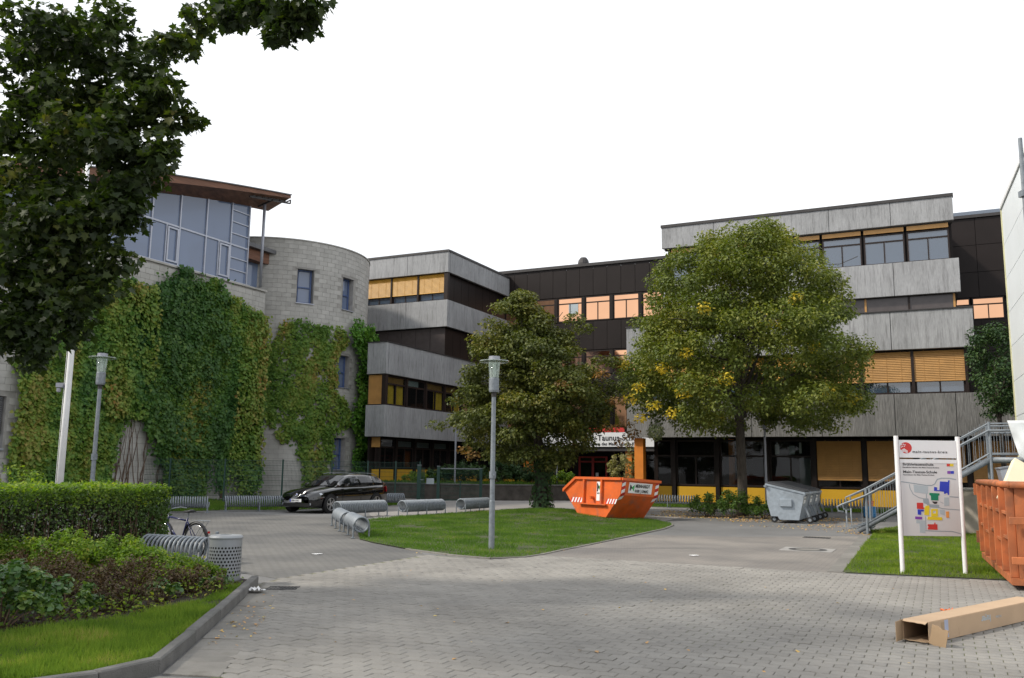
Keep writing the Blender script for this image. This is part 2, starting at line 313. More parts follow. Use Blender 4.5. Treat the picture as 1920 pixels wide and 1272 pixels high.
def brickmat(name, c1, c2, cm, bw, rh, mort=.012):
    m = bpy.data.materials.new(name); m.use_nodes = True; t = m.node_tree; p = t.nodes['Principled BSDF']; p.inputs['Roughness'].default_value = .93
    tc = _n(t, 'ShaderNodeTexCoord'); b = _n(t, 'ShaderNodeTexBrick'); b.inputs['Scale'].default_value = 1; b.inputs['Brick Width'].default_value = bw; b.inputs['Row Height'].default_value = rh
    b.inputs['Mortar Size'].default_value = mort; b.inputs['Mortar Smooth'].default_value = .3; b.inputs['Color1'].default_value = c1 + (1,); b.inputs['Color2'].default_value = c2 + (1,); b.inputs['Mortar'].default_value = cm + (1,)
    t.links.new(tc.outputs['Object'], b.inputs['Vector'])
    n = _n(t, 'ShaderNodeTexNoise'); n.inputs['Scale'].default_value = .55; n.inputs['Detail'].default_value = 7; t.links.new(tc.outputs['Object'], n.inputs['Vector'])
    r = _n(t, 'ShaderNodeValToRGB'); r.color_ramp.elements[0].position = .35; r.color_ramp.elements[0].color = (.68, .68, .69, 1); r.color_ramp.elements[1].position = .65; r.color_ramp.elements[1].color = (1.08, 1.06, 1.03, 1)
    t.links.new(n.outputs['Fac'], r.inputs['Fac']); mm = _n(t, 'ShaderNodeMixRGB'); mm.blend_type = 'MULTIPLY'; mm.inputs['Fac'].default_value = 1
    t.links.new(b.outputs['Color'], mm.inputs['Color1']); t.links.new(r.outputs['Color'], mm.inputs['Color2']); t.links.new(mm.outputs[0], p.inputs['Base Color'])
    bp = _n(t, 'ShaderNodeBump'); bp.inputs['Strength'].default_value = .5; bp.inputs['Distance'].default_value = .01; bp.invert = True
    t.links.new(b.outputs['Fac'], bp.inputs['Height']); t.links.new(bp.outputs[0], p.inputs['Normal']); return m
m_fine = brickmat('fine_grey_paving', (.145, .143, .14), (.165, .162, .157), (.11, .11, .098), .2, .1)
m_fine2 = brickmat('warm_grey_paving', (.23, .212, .193), (.205, .192, .178), (.16, .15, .135), .2, .1, .008)
m_bed = M('mossy_joint_sand', (.14, .13, .10), .95, var=.3, scale=2.5, dirt=(.12, .15, .04), dscale=.5, dlo=.45, dhi=.62)
sheet('ground', [(-300, -300), (300, -300), (300, 300), (-300, 300)], -.012, m_asph, 'grey asphalt of the school drive')
sheet('side_paving', [(-3.3, 12.98), (-1.54, 16.79), (-1.9, 17.8), (-3.3, 20.2), (-4.4, 27.5), (-9.2, 30.6), (-14, 30.5), (-11, 17), (-6.3, 15.6)], -.008, m_fine, 'dark grey small pavers of the parking bay', rz=R(-26))
sheet('drive_paving', [(1.6, 19.1), (-.2, 16.0), (5.42, 14.5), (9.3, 23.2), (5.6, 22.4), (3.4, 22.7)], -.0035, m_fine2, 'warm grey small pavers of the drive', rz=R(-26))
sheet('path', [(-4.2, 28), (-3.4, 29.8), (-1.7, 32.4), (0, 34.6), (2.2, 35.2), (3.8, 32.4), (4.9, 28.6), (6.3, 32), (7.2, 36), (9, 42), (4.5, 50), (1, 46.3), (-1.5, 45.8), (-6.5, 47.5), (-5.6, 38), (-4.9, 31)], -.008, m_path, 'pale asphalt path behind the lawn')
forecourt = sheet('paved_forecourt', [(-3.5, 12.1), (-3.33, 12.98), (-1.54, 16.79), (-.2, 15.96), (1.65, 19.1), (1.88, 16.24), (5.43, 14.5), (9.5, 13.2), (9.5, 4.2), (-1.9, 4.2), (-2.25, 6.9), (-2.6, 8.7), (-3.15, 11.5)], -.0075, m_bed, 'mossy sand bed under the forecourt pavers')
# pavers: zigzag edged blocks in half bond, laid along the school's own axes
PW, PH, ZG, GAP = .2, .135, .015, .0037
def paver_poly(par):
    s = 1 if par == 0 else -1; us = [GAP, .05, .1, .15, PW - GAP]; zz = [0, s, 0, -s, 0]
    lo = [(u, ZG * z + GAP) for u, z in zip(us, zz)]; hi = [(u, PH + ZG * z - GAP) for u, z in zip(us, zz)]
    # the upper edge belongs to the next row, which is shifted by half a paver, so its zigzag is the mirror image
    return [(u - PW / 2, v - PH / 2) for u, v in lo + hi[::-1]]
def paver_geo(par):
    p = np.array(paver_poly(par)); ins = p * np.array([.95, .93]); n = len(p)
    v = np.vstack([np.c_[p, np.full(n, -.012)], np.c_[p, np.full(n, -.0035)], np.c_[ins, np.zeros(n)]])
    q = [(i, (i + 1) % n, n + (i + 1) % n, n + i) for i in range(n)] + [(n + i, n + (i + 1) % n, 2 * n + (i + 1) % n, 2 * n + i) for i in range(n)]
    # top face as four quads
    t = 2 * n; q += [(t + i, t + i + 1, t + n - 2 - i, t + n - 1 - i) for i in range(4)]
    return v, np.array(q)
PG = [paver_geo(0), paver_geo(1)]
pm = []
for par in (0, 1):
    me = bpy.data.meshes.new('paver'); me.from_pydata(PG[par][0].tolist(), [], PG[par][1].tolist()); me.materials.append(m_paver); pm.append(me)
field = np.array([(-3.4, 12.25), (-3.3, 12.98), (-1.54, 16.7), (-.3, 15.95), (.6, 16.9), (1.7, 16.3), (5.4, 14.5), (9.0, 13.35), (8.2, 10), (6.5, 6.2), (3, 5.6), (-1.75, 5.6), (-2.2, 6.9), (-2.55, 8.7), (-3.1, 11.5)])
places = []
for k in range(-60, 160):
    for i in range(-80, 110):
        u = (i + .5 * (k % 2)) * PW; v = k * PH; x, y, _ = W(u, v); places.append((x, y, k % 2))
places = np.array(places); places = places[in_poly(places[:, 0], places[:, 1], field)]
places = places[np.argsort(np.hypot(places[:, 0], places[:, 1]))]
inframe = (np.abs(places[:, 0]) < places[:, 1] * .60) & (np.hypot(places[:, 0], places[:, 1]) > 7.0)
singles = np.where(inframe)[0][:300]; ss = set(singles.tolist())
rv, rf, off = [], [], 0
ca, sa = math.cos(R(-26)), math.sin(R(-26)); ROT = np.array([[ca, sa, 0], [-sa, ca, 0], [0, 0, 1]])
for i, (x, y, par) in enumerate(places):
    tx, ty, dz, tw = RNG.normal(0, .006), RNG.normal(0, .006), RNG.normal(0, .0016), RNG.normal(0, .012)
    if i in ss:
        inst(pm[int(par)], 'paver', forecourt, (x, y, .0075 + dz), (tx, ty, R(-26) + tw))
    else:
        v, q = PG[int(par)]; v = v.copy(); v[:, 2] += v[:, 0] * tx + v[:, 1] * ty + dz
        v = v @ ROT + np.array([x, y, .0075]); rv.append(v); rf.append(q + off); off += len(v)
o = np_mesh('pavers_beyond', np.vstack(rv), np.vstack(rf), m_paver, forecourt); o['kind'] = 'stuff'
# kerb, flagstones
kerb = thing('kerb', 'worn concrete kerb round the planting bed', None, (-2.9, 9, 0)); del_c = kerb; kerb['kind'] = 'structure'
kp = [(-3.43, 12.35), (-3.2, 10.75), (-3.02, 9.5), (-2.85, 8.3), (-2.70, 7.1), (-2.95, 6.62), (-3.6, 6.05), (-4.3, 5.5)]
for i in range(len(kp) - 1):
    a, b = Vector(kp[i] + (0,)), Vector(kp[i + 1] + (0,)); d = (b - a).normalized(); nl = Vector((d.y, -d.x, 0)) * -1; a2, b2 = a + d * .006, b - d * .006
    wd = .10; nl = Vector((-abs(d.y), abs(d.x) if d.x < 0 else -abs(d.x), 0)) if i < 4 else Vector((d.y, -d.x, 0)) 
    if nl.x > 0 and i >= 4: nl = nl
    h = .115 + random.uniform(-.008, .008); mb = MB(); n1 = nl * wd
    mb.hexa([a2 + Vector((0, 0, -.1)), b2 + Vector((0, 0, -.1)), b2 + n1 + Vector((0, 0, -.1)), a2 + n1 + Vector((0, 0, -.1)), a2 + Vector((0, 0, h)), b2 + Vector((0, 0, h)), b2 + n1 + Vector((0, 0, h)), a2 + n1 + Vector((0, 0, h))])
    mb.build('kerb_stone', m_kerb, kerb, (2.9, -9, 0), bev=.012)
gut = thing('gutter', 'row of flat concrete slabs along the kerb', None, (-2.8, 9, 0)); gut['kind'] = 'structure'
gp = [(-3.4, 12.0), (-3.18, 10.7), (-2.98, 9.4), (-2.82, 8.25), (-2.67, 7.08)]; gq = [(-3.05, 12.05), (-2.78, 10.7), (-2.55, 9.4), (-2.38, 8.25), (-2.2, 7.0)]
def lerp2(P, t):
    i = min(int(t), len(P) - 2); f = t - i; return (P[i][0] * (1 - f) + P[i + 1][0] * f, P[i][1] * (1 - f) + P[i + 1][1] * f)
NS = 10
for k in range(NS):
    t0, t1 = 4 * k / NS + .006, 4 * (k + 1) / NS - .006; q = [lerp2(gp, t0), lerp2(gq, t0), lerp2(gq, t1), lerp2(gp, t1)]; dz = random.uniform(-.004, .004)
    MB().hexa([(x, y, -.03) for x, y in q] + [(x, y, .002 + dz) for x, y in q]).build('paving_slab', m_flag, gut, (2.8, -9, 0), bev=.004)
for q in ([(-2.68, 7.0), (-2.22, 6.92), (-2.1, 6.2), (-2.9, 6.5)], [(-2.92, 6.44), (-2.12, 6.1), (-2.3, 5.4), (-3.6, 5.9)]):
    MB().hexa([(x, y, -.03) for x, y in q] + [(x, y, .001) for x, y in q]).build('paving_slab', m_flag, gut, (2.8, -9, 0), bev=.004)
# lawns: earth sheet plus blades
g_lawn = leafmat('lawn_grass_blade', [(0, (.032, .064, .010)), (.45, (.052, .096, .013)), (.8, (.078, .125, .018)), (1, (.16, .14, .06))], .45, .9, big=.6, tcol=(1.1, 1.35, .5))
g_bright = leafmat('bright_grass_blade', [(0, (.05, .085, .012)), (.5, (.09, .135, .016)), (.85, (.14, .18, .026)), (1, (.22, .18, .08))], .5, 1.2, big=.55, tcol=(1.15, 1.35, .45))
g_lush = leafmat('lush_grass_blade', [(0, (.038, .07, .012)), (.4, (.075, .125, .018)), (.8, (.12, .165, .026)), (1, (.2, .17, .07))], .45, 1.8, big=.6)
def blades(name, poly, n, h, z, mat, label=None, parent=None, zf=None, thin=1.0, edge=0.0):
    P = np.array(poly); lo, hi = P.min(0), P.max(0); pts = np.zeros((0, 2))
    while len(pts) < n:
        q = RNG.uniform(lo, hi, (n * 2, 2))
        if edge: q += RNG.normal(0, edge, q.shape) * 0
        pts = np.vstack([pts, q[in_poly(q[:, 0], q[:, 1], poly)]])
    pts = pts[:n]; pz = np.full(n, z) if zf is None else zf(pts[:, 0], pts[:, 1]); p3 = np.c_[pts, pz]
    nr = np.c_[RNG.normal(size=(n, 2)), np.zeros(n)]; dn = np.c_[RNG.normal(0, .75, (n, 2)), np.ones(n)]
    clump = np.array([sm((x * 1.3, y * 1.3, 3.1)) for x, y in pts]) * .5 + 1
    hs = RNG.uniform(h[0], h[1], n) * clump * np.where(np.array([sm((x * .9, y * .9, 8.8)) + .5 * sm((x * 3, y * 3, 1.7)) for x, y in pts]) > .42, .35, 1)
    v, f = leaves(p3, nr, hs, (BLADE[0] * np.array([thin, 1, 1]), BLADE[1]), dn)
    o = np_mesh(name, v, f, mat, parent)
    if parent is None: tag(o, label, None, None, 'stuff')
    return o
LAWN = [(-3.35, 20.05), (-2.92, 19.2), (-2.05, 17.85), (-1.04, 16.72), (-.33, 16.22), (.25, 16.5), (.6, 17.05), (1.1, 18.15), (1.72, 19.4), (2.95, 22.05), (4.3, 25.0), (4.85, 26.6), (5.02, 27.6), (4.85, 28.7), (3.76, 32.36), (2.2, 35.1), (.09, 34.5), (-1.67, 32.4), (-3.45, 29.8), (-4.3, 27.4), (-3.9, 23.0)]
def lawn_z(x, y): return .012 + .20 * np.exp(-(((x - 1.3) / 1.7) ** 2 + ((y - 31.0) / 3.2) ** 2)) * 1.0
lb = bmesh.new(); gx = np.linspace(-4.4, 5.1, 30); gy = np.linspace(16.2, 35.2, 54)
ring = [lb.verts.new((x, y, float(lawn_z(x, y)))) for x, y in LAWN]
NXL = 26
for k in range(26):   # fan of rings towards the middle keeps the outline exact
    pass
cx0, cy0 = .6, 26.0; prev = ring
for s in (.85, .68, .5, .32, .15):
    cur = [lb.verts.new((cx0 + (x - cx0) * s, cy0 + (y - cy0) * s, float(lawn_z(cx0 + (x - cx0) * s, cy0 + (y - cy0) * s)))) for x, y in LAWN]
    for i in range(len(LAWN)): lb.faces.new((prev[i], prev[(i + 1) % len(LAWN)], cur[(i + 1) % len(LAWN)], cur[i]))
    prev = cur
lb.faces.new(prev); me = bpy.data.meshes.new('lawn'); lb.to_mesh(me); lb.free(); me.materials.append(m_lawnsoil)
lawn = bpy.data.objects.new('lawn', me); C.objects.link(lawn); tag(lawn, 'green mown lawn in the middle of the drive', None, None, 'structure')
blades('grass', LAWN, 120000, (.035, .085), .0, g_lawn, 'short green grass of the middle lawn', zf=lambda x, y: lawn_z(x, y) - .01, thin=1.5)
ed = MB()
for i in range(2, 12):
    a, b = Vector(LAWN[i] + (.0,)), Vector(LAWN[i + 1] + (.0,)); ed.bar(a + Vector((0, -.04, -.02)), b + Vector((0, -.04, -.02)), .06, .07)
tag(ed.build('lawn_kerb', m_flag), 'low concrete edging of the middle lawn', None, None, 'structure')
GR = [(5.47, 14.72), (8.19, 20.65), (9.6, 23.6), (10.2, 25.2), (14, 30), (16, 29.5), (10.5, 17), (9.3, 13.7), (7.92, 13.9)]
sheet('grass_patch', GR, -.0005, m_lawnsoil, 'grass patch under the map sign')
blades('grass', GR, 60000, (.03, .08), 0, g_bright, 'bright short grass round the map sign', thin=1.4)
MB().hexa([(5.22, 14.75, -.05), (5.45, 14.7, -.05), (9.62, 23.7, -.05), (9.35, 23.75, -.05), (5.22, 14.75, .006), (5.45, 14.7, .006), (9.62, 23.7, .006), (9.35, 23.75, .006)]).build('path_edging', m_flag)
tag(bpy.data.objects['path_edging'], 'flat concrete edging strip beside the grass patch', None, None, 'structure')
FG = [(-15.5, 31), (-11.5, 31.0), (-10.1, 32.6), (-8.2, 32.9), (-6.5, 36), (-4.9, 38.2), (-4.3, 38.4), (-4.2, 41.8), (-8.9, 42.9), (-11.2, 42.0), (-15.5, 41)]
sheet('grass_verge', FG, -.004, m_lawnsoil, 'narrow grass verge along the mesh fence')
blades('grass', FG, 30000, (.05, .14), 0, g_lawn, 'rough grass along the foot of the mesh fence', thin=1.6)
RG = [W(-12.8, 39.2)[:2], W(-1.0, 39.8)[:2], W(-1.0, 42.2)[:2], W(-12.8, 42.2)[:2]]
sheet('grass_border', RG, -.004, m_lawnsoil, 'grass border at the foot of the school')
blades('grass', RG, 14000, (.06, .16), 0, g_lawn, 'grass growing under the bicycle stands by the school', thin=1.8)
BED = [(-3.5, 12.2), (-3.3, 10.7), (-3.12, 9.5), (-2.95, 8.3), (-2.80, 7.12), (-3.05, 6.75), (-9, 2.5), (-16, 6), (-11, 17.2), (-7.6, 16.6), (-6.0, 15.2), (-4.6, 13.3)]
sheet('planting_bed', BED, .07, m_soil, 'dark earth of the planting bed')
blades('grass', [(-3.42, 11.6), (-3.13, 9.5), (-2.96, 8.3), (-2.82, 7.2), (-3.05, 6.75), (-5.2, 5.2), (-6.5, 7.0), (-5.0, 7.7), (-4.3, 8.6), (-3.8, 9.3), (-3.5, 10.4), (-3.6, 11.4)], 52000, (.025, .085), .07, g_lush, 'lush bright grass inside the kerb', thin=1.1)
# ================================================================== BUILDINGS
class FB(MB):
    """boxes on a facade: face F (front, u = b, plane a = c) or S (side, u = a, plane b = c); d counts inwards"""
    def fb(s, face, c, u0, u1, d0, d1, z0, z1):
        return s.box(u0, u1, c + d0, c + d1, z0, z1) if face == 'F' else s.box(c - d1, c - d0, u0, u1, z0, z1)
def house(name, label, b, a, cat='building'):
    r = thing(name, label, cat, W(b, a), R(-26)); r['b0'] = b; r['a0'] = a; return r
def sh(r): return (-r['b0'], -r['a0'], 0)
def fpart(name, mat, root, boxes, parent=None, bev=0.0):
    mb = FB()
    for bx in boxes: mb.fb(*bx)
    return mb.build(name, mat, parent or root, sh(root), bev)
def band(root, face, c, joints, z0, z1, mat, th=.22, trim=None):
    for u0, u1 in zip(joints[:-1], joints[1:]):
        fpart('concrete_panel', mat, root, [(face, c, u0 + .012, u1 - .012, 0, th, z0, z1)], bev=.008)
    fpart('band_core', m_void, root, [(face, c, joints[0] + .05, joints[-1] - .05, .06, th - .01, z0 + .03, z1 - .03)])
    if trim: fpart('roof_trim', m_trim, root, [(face, c, joints[0] - .03, joints[-1] + .03, -.05, th + .1, z1 + .002, z1 + trim)])
def window(root, face, c, u0, u1, z0, z1, d, fm, pm_, trans=None, splits=(), fw=.07, low=None, name='window'):
    bx = [(face, c, u0, u1, d, d + .09, z0, z0 + fw), (face, c, u0, u1, d, d + .09, z1 - fw, z1), (face, c, u0, u0 + fw, d, d + .09, z0 + fw, z1 - fw), (face, c, u1 - fw, u1, d, d + .09, z0 + fw, z1 - fw)]
    zt = trans if trans else z1 - fw
    if trans: bx.append((face, c, u0 + fw, u1 - fw, d + .004, d + .086, trans - fw * .5, trans + fw * .5))
    us = [u0 + fw] + [u0 + (u1 - u0) * s for s in splits] + [u1 - fw]
    for s in us[1:-1]: bx.append((face, c, s - fw * .4, s + fw * .4, d + .006, d + .084, z0 + fw, (trans - fw * .5) if trans else z1 - fw))
    w_ = fpart(name, fm, root, bx)
    for a_, b_ in zip(us[:-1], us[1:]):
        fpart('pane', pm_, root, [(face, c, a_, b_, d + .04, d + .05, z0 + fw * .6, (trans if trans else z1 - fw * .6))], w_)
    if trans: fpart('pane', pm_, root, [(face, c, u0 + fw * .6, u1 - fw * .6, d + .03, d + .038, trans + .01, z1 - fw * .6)], w_)
    return w_
def blind(root, face, c, u0, u1, z0, z1, d, mat, pitch=.075):
    mb = FB(); n = int((z1 - z0) / pitch)
    for k in range(n):
        z = z0 + k * pitch; sag = .0
        p = lambda u, dd, zz: (u, c + dd, zz) if face == 'F' else (c - dd, u, zz)
        q = [p(u0, d, z), p(u1, d, z), p(u1, d + .03, z + pitch * .97), p(u0, d + .03, z + pitch * .97)]
        e = [p(u0, d + .008, z - .006), p(u1, d + .008, z - .006), p(u1, d + .038, z + pitch * .97 - .006), p(u0, d + .038, z + pitch * .97 - .006)]
        mb.hexa(q + e)
    for s in (.2, .5, .8):
        u = u0 + (u1 - u0) * s; mb.fb(face, c, u - .006, u + .006, d - .004, d, z0, z1)
    mb.fb(face, c, u0, u1, d, d + .05, z0 - .035, z0 - .008)
    return mb.build('blind', mat, root, sh(root))
def cladding(root, face, c, joints, rows, d, mat, name='cladding_panel'):
    for z0, z1 in zip(rows[:-1], rows[1:]):
        for u0, u1 in zip(joints[:-1], joints[1:]):
            fpart(name, mat, root, [(face, c, u0 + .012, u1 - .012, d + random.uniform(-.004, .004), d + .05, z0 + .012, z1 - .012)])
def rng(a, b, st):
    n = max(1, round((b - a) / st)); return [a + (b - a) * i / n for i in range(n + 1)]
# ------------------------------------------------------------------ right concrete wing
RW = house('school_wing', 'grey concrete school wing with terraced upper floors behind the round lime tree', -6, 41)
jt = [-13.7, -10.72, -7.72, -4.65, -1.66, 1.22]
band(RW, 'F', 47.4, jt, 14.15, 15.36, m_conc, trim=.16)
band(RW, 'F', 47.4, jt[:-1] + [1.34], 10.5, 12.2, m_conc)
band(RW, 'F', 41, jt[:-1] + [1.55], 6.93, 8.6, m_conc, trim=.05)
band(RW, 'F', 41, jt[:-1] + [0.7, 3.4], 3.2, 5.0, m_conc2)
fpart('wall', m_brown, RW, [('F', 47.4, -13.5, 1.1, .6, 8.4, 3.2, 15.3), ('F', 41, -13.5, 1.3, .7, 6.9, 5.2, 6.9), ('F', 41, -13.4, 3.2, 4.2, 6.9, 0, 5.0)])
fpart('floor_slab', m_room, RW, [('F', 41, -13.6, 3.3, .24, 7, 3.3, 3.6), ('F', 41, -13.6, 1.4, .24, 7, 6.95, 8.5)])
fpart('roof', m_trim, RW, [('F', 47.4, -13.6, 1.15, .3, 8.6, 15.3, 15.42)])
fpart('floor_slab', m_room, RW, [('F', 47.4, -13.6, 1.2, .23, 8.3, 10.55, 12.0), ('F', 47.4, -13.6, 1.15, .23, .59, 14.1, 15.2)])
wj = [1.02 - 2.04 * k for k in range(8)]
for k, u in enumerate(wj[:-1]):
    u0, u1 = wj[k + 1] + .05, u - .05
    if u0 < -13.6: u0 = -13.6
    window(RW, 'F', 47.4, u0, u1, 12.22, 13.82, .3, m_brown2, m_winsky, 13.42, (.5,), .075)
    fpart('blind_box', m_oblind, RW, [('F', 47.4, u0 + .02, u1 - .02, .2, .28, 13.86, 14.08)])
    fpart('glazed_strip', m_purple, RW, [('F', 47.4, u0, u1, .33, .37, 8.65, 10.48)])
    fpart('mullion', m_brown2 if k % 2 else m_oblind, RW, [('F', 47.4, u1 + .005, u1 + .1, .28, .4, 8.65, 10.48)])
for k in range(7):   # curtains and inner blinds behind the top windows
    u1 = wj[k] - .12
    fpart('inner_blind', m_white, RW, [('F', 47.4, u1 - 1.75, u1 - .05, .42, .45, 13.05 - .1 * (k % 2), 13.75)])
fpart('curtain', m_white, RW, [('F', 47.4, .45, .8, .46, .5, 12.3, 13.0)])
lj = [1.18 - 2.06 * k for k in range(8)]
for k in range(7):
    u0, u1 = lj[k + 1] + .06, lj[k] - .06
    blind(RW, 'F', 41, u0, u1, 5.58 if k < 4 else 5.66, 6.88, .24, m_oblind if k < 3 else m_yblind)
    window(RW, 'F', 41, u0, u1, 5.02, 6.9, .36, m_brown2, m_winsky, None, (.5,), .08)
    fpart('mullion', m_brown2, RW, [('F', 41, u1 + .002, u1 + .118, .2, .5, 5.02, 6.9)])
# ground floor
gj = [-12.75, -11.75, -9.62, -7.3, -5.2, -3.06, -.95, 1.1, 3.2]
for k in range(8):
    u0, u1 = gj[k] + .1, gj[k + 1] - .1
    fpart('parapet_panel', m_yellow, RW, [('F', 42.3, u0 + .05, u1 - .02, .06, .12, .16, .88)])
    window(RW, 'F', 42.3, u0, u1, .92, 3.12, .1, m_brown2, m_windark, 2.35, (.5,) if k else (), .08)
    fpart('pillar', m_brown, RW, [('F', 42.3, u1 + .004, u1 + .196, -.05, .3, 0, 3.18)])
    if k >= 4: blind(RW, 'F', 42.3, u0 + .03, u1 - .03, 1.32, 3.1, -.01, m_oblind)
fpart('plinth', m_retwall, RW, [('F', 42.3, -12.7, 3.2, .0, .2, 0, .155)])
fpart('pillar', m_orange_p, RW, [('F', 41.3, -13.42, -12.98, 0, .44, 0, 3.18)])
fpart('side_wall', m_brown, RW, [('S', -12.72, 42.6, 47, 0, .1, 0, 3.3)])
# what the ground floor glass lets one see
fpart('inner_pillar', m_orange_p, RW, [('F', 43.6, -9.35, -9.12, 0, .3, 0, 3.2)])
fpart('inner_board', m_pale, RW, [('F', 44.2, -6.1, -5.55, 0, .05, .9, 2.3)])
for (u, wd, z, hh, mt) in ((-7.0, .2, 2.45, .45, m_pwhite), (-6.35, .25, 2.45, .4, m_pale), (-5.9, .1, 2.5, .5, m_pwhite)):
    fpart('wall_poster', mt, RW, [('F', 42.75, u, u + wd, 0, .01, z, z + hh)])
fl = thing('small_flag', 'blue white and red flag hung behind the ground floor window', 'flag', W(-4.85, 42.6, 2.5), R(-26 + 0))
for j, mt in enumerate((m_pblue, m_pwhite, m_pred)):
    MB().hexa([(x + dx, y, z) for (x, z) in ((0, 0), (.1, 0)) for (y, dx) in ((0, 0),)] and [(j * .1 - .03, 0, 0), (j * .1 + .07, 0, .03), (j * .1 + .07, .01, .03), (j * .1 - .03, .01, 0), (j * .1 - .12, 0, .5), (j * .1 - .02, 0, .53), (j * .1 - .02, .01, .53), (j * .1 - .12, .01, .5)]).build('stripe', mt, fl)
fl.location = W(-4.95, 42.6, 2.42)
fl2 = copy_tree(fl); fl2.location = W(-4.2, 42.62, 2.55); fl2['label'] = 'smaller tilted flag hung nearer the ochre blinds'; fl2.rotation_euler = (0, R(14), R(-26)); fl2.scale = (.85, 1, .85)
# ------------------------------------------------------------------ left concrete wing
LW = house('school_wing', 'grey concrete school wing with yellow blinds beside the stone stair tower', -30, 44)
ju = [-42.7, -39.7, -36.7, -33.7, -30.7, -27.6]; ja = [47.2, 50.7, 54.2, 57.7]; jl = [40.6, 44.32, 47.6, 51.0, 54.4, 57.7]; jf = [-28.9, -27.6]
band(LW, 'F', 47.2, ju, 14.0, 15.32, m_conc, trim=.14); band(LW, 'F', 47.2, ju, 10.48, 12.2, m_conc)
band(LW, 'S', -27.6, [47.43] + ja[1:], 14.0, 15.32, m_conc, trim=.14); band(LW, 'S', -27.6, [47.43] + ja[1:], 10.48, 12.2, m_conc)
band(LW, 'F', 40.6, jf, 6.8, 8.58, m_conc, trim=.05); band(LW, 'F', 40.6, jf, 3.3, 5.05, m_conc)
band(LW, 'S', -27.6, [40.83] + jl[1:], 6.8, 8.58, m_conc, trim=.05); band(LW, 'S', -27.6, [40.83] + jl[1:], 3.3, 5.05, m_conc)
fpart('wall', m_brown, LW, [('F', 47.2, -42, -28.1, .5, 10, 5.0, 15.25), ('S', -28.75, 40.9, 47.6, 0, .12, 0, 8.3), ('F', 47.2, -33.4, -29.0, 0.51, 10, 0, 4.9)])
fpart('roof', m_trim, LW, [('F', 47.2, -42.6, -27.8, .25, 10.4, 15.2, 15.36), ('F', 40.6, -28.85, -27.8, .25, 6.5, 8.3, 8.5)])
fpart('floor_slab', m_room, LW, [('F', 47.2, -42.6, -27.85, .24, 10.4, 10.6, 12.0), ('F', 40.6, -28.85, -27.85, .24, 17, 3.4, 4.9), ('F', 40.6, -28.85, -27.85, .24, 6.5, 6.9, 8.2), ('F', 47.2, -42, -27.85, .24, 10.4, 14.05, 15.2)])
for k in range(7):
    u1 = -27.95 - 2.06 * k; u0 = u1 - 1.94
    blind(LW, 'F', 47.2, u0, u1, 12.76, 13.98, .2, m_yblind)
    window(LW, 'F', 47.2, u0, u1, 12.22, 14.0, .3, m_brown2, m_winsky, None, (.5,), .08)
    fpart('mullion', m_brown2, LW, [('F', 47.2, u1 + .002, u1 + .118, .16, .48, 12.22, 14.0)])
cladding(LW, 'F', 47.2, rng(-40, -27.9, 1.15), [8.6, 10.46], .3, m_purple, 'glazed_panel')
cladding(LW, 'S', -27.6, rng(47.5, 57.5, 1.05), [12.22, 13.98], .3, m_brown); cladding(LW, 'S', -27.6, rng(47.5, 57.5, 1.05), [8.62, 10.46], .3, m_brown)
blind(LW, 'F', 40.6, -28.85, -27.95, 5.15, 6.78, .15, m_oblind, .08)
for k, (u0, u1) in enumerate(((40.95, 43.05), (43.2, 45.2), (45.35, 47.45), (47.6, 49.7), (49.85, 51.9), (52.05, 54.2), (54.35, 56.5))):
    window(LW, 'S', -27.6, u0, u1, 5.08, 6.78, .25, m_brown2, m_windark, 6.3, (.52,), .09)
    if k in (0, 2, 3, 5):
        for (s0, s1) in (((.06, .47), (.57, .93)) if k == 0 else ((.5, .95),)):
            mb = MB(); n = 14
            for i in range(n):
                t0, t1 = s0 + (s1 - s0) * i / n, s0 + (s1 - s0) * (i + 1) / n; y0, y1 = u0 + (u1 - u0) * t0, u0 + (u1 - u0) * t1
                x0, x1 = -27.98 + .035 * math.sin(i * 1.9), -27.98 + .035 * math.sin((i + 1) * 1.9)
                mb.quad((x0, y0, 5.16), (x1, y1, 5.16), (x1 - .02, y1, 6.28), (x0 - .02, y0, 6.28))
            mb.build('curtain', m_curtain, LW, sh(LW))
    fpart('transom_panel', m_oblind if k != 1 else m_pale, LW, [('S', -27.6, u0 + .1, u1 - .15 - .5 * (k == 1), .34, .36, 6.34, 6.70)])
    fpart('mullion', m_brown2, LW, [('S', -27.6, u1 + .004, u1 + .146, .18, .6, 5.08, 6.78)])
fpart('room_wall', m_room, LW, [('S', -27.6, 41, 57, 1.4, 1.45, 5.1, 6.8)])
fpart('corner_post', m_brown2, LW, [('S', -27.6, 40.66, 40.93, .06, .3, 5.08, 6.78), ('F', 47.2, -27.93, -27.66, .06, .3, 12.22, 13.98)])
for k in range(8):
    u0 = 41.2 + 2.05 * k; u1 = u0 + 1.85
    window(LW, 'S', -27.6, u0, u1, 1.55, 3.26, .9, m_brown2, m_windark, 2.75, (.5,), .08)
    fpart('parapet_panel', m_yellow, LW, [('S', -27.6, u0 + .02, u1 - .02, .9, .95, .75, 1.5)])
    fpart('pillar', m_brown, LW, [('S', -27.6, u1 + .004, u1 + .196, .8, 1.1, 0, 3.3)])
    fpart('transom_panel', m_pale, LW, [('S', -27.6, u0 + .1, u1 - .1, 1.0, 1.02, 2.82, 3.14)] ) if k in (1, 2, 3) else None  # pale panels stand in for bright reflections in the transom glass
fpart('blind', m_oblind, LW, [('F', 40.6, -28.85, -28.2, .5, .55, 2.72, 3.28)])
fpart('parapet_panel', m_yellow, LW, [('F', 40.6, -28.85, -28.3, .6, .65, .75, 1.5)])
fpart('wall', m_brown, LW, [('F', 40.6, -28.6, -28.3, .66, .8, 0, 3.3)])
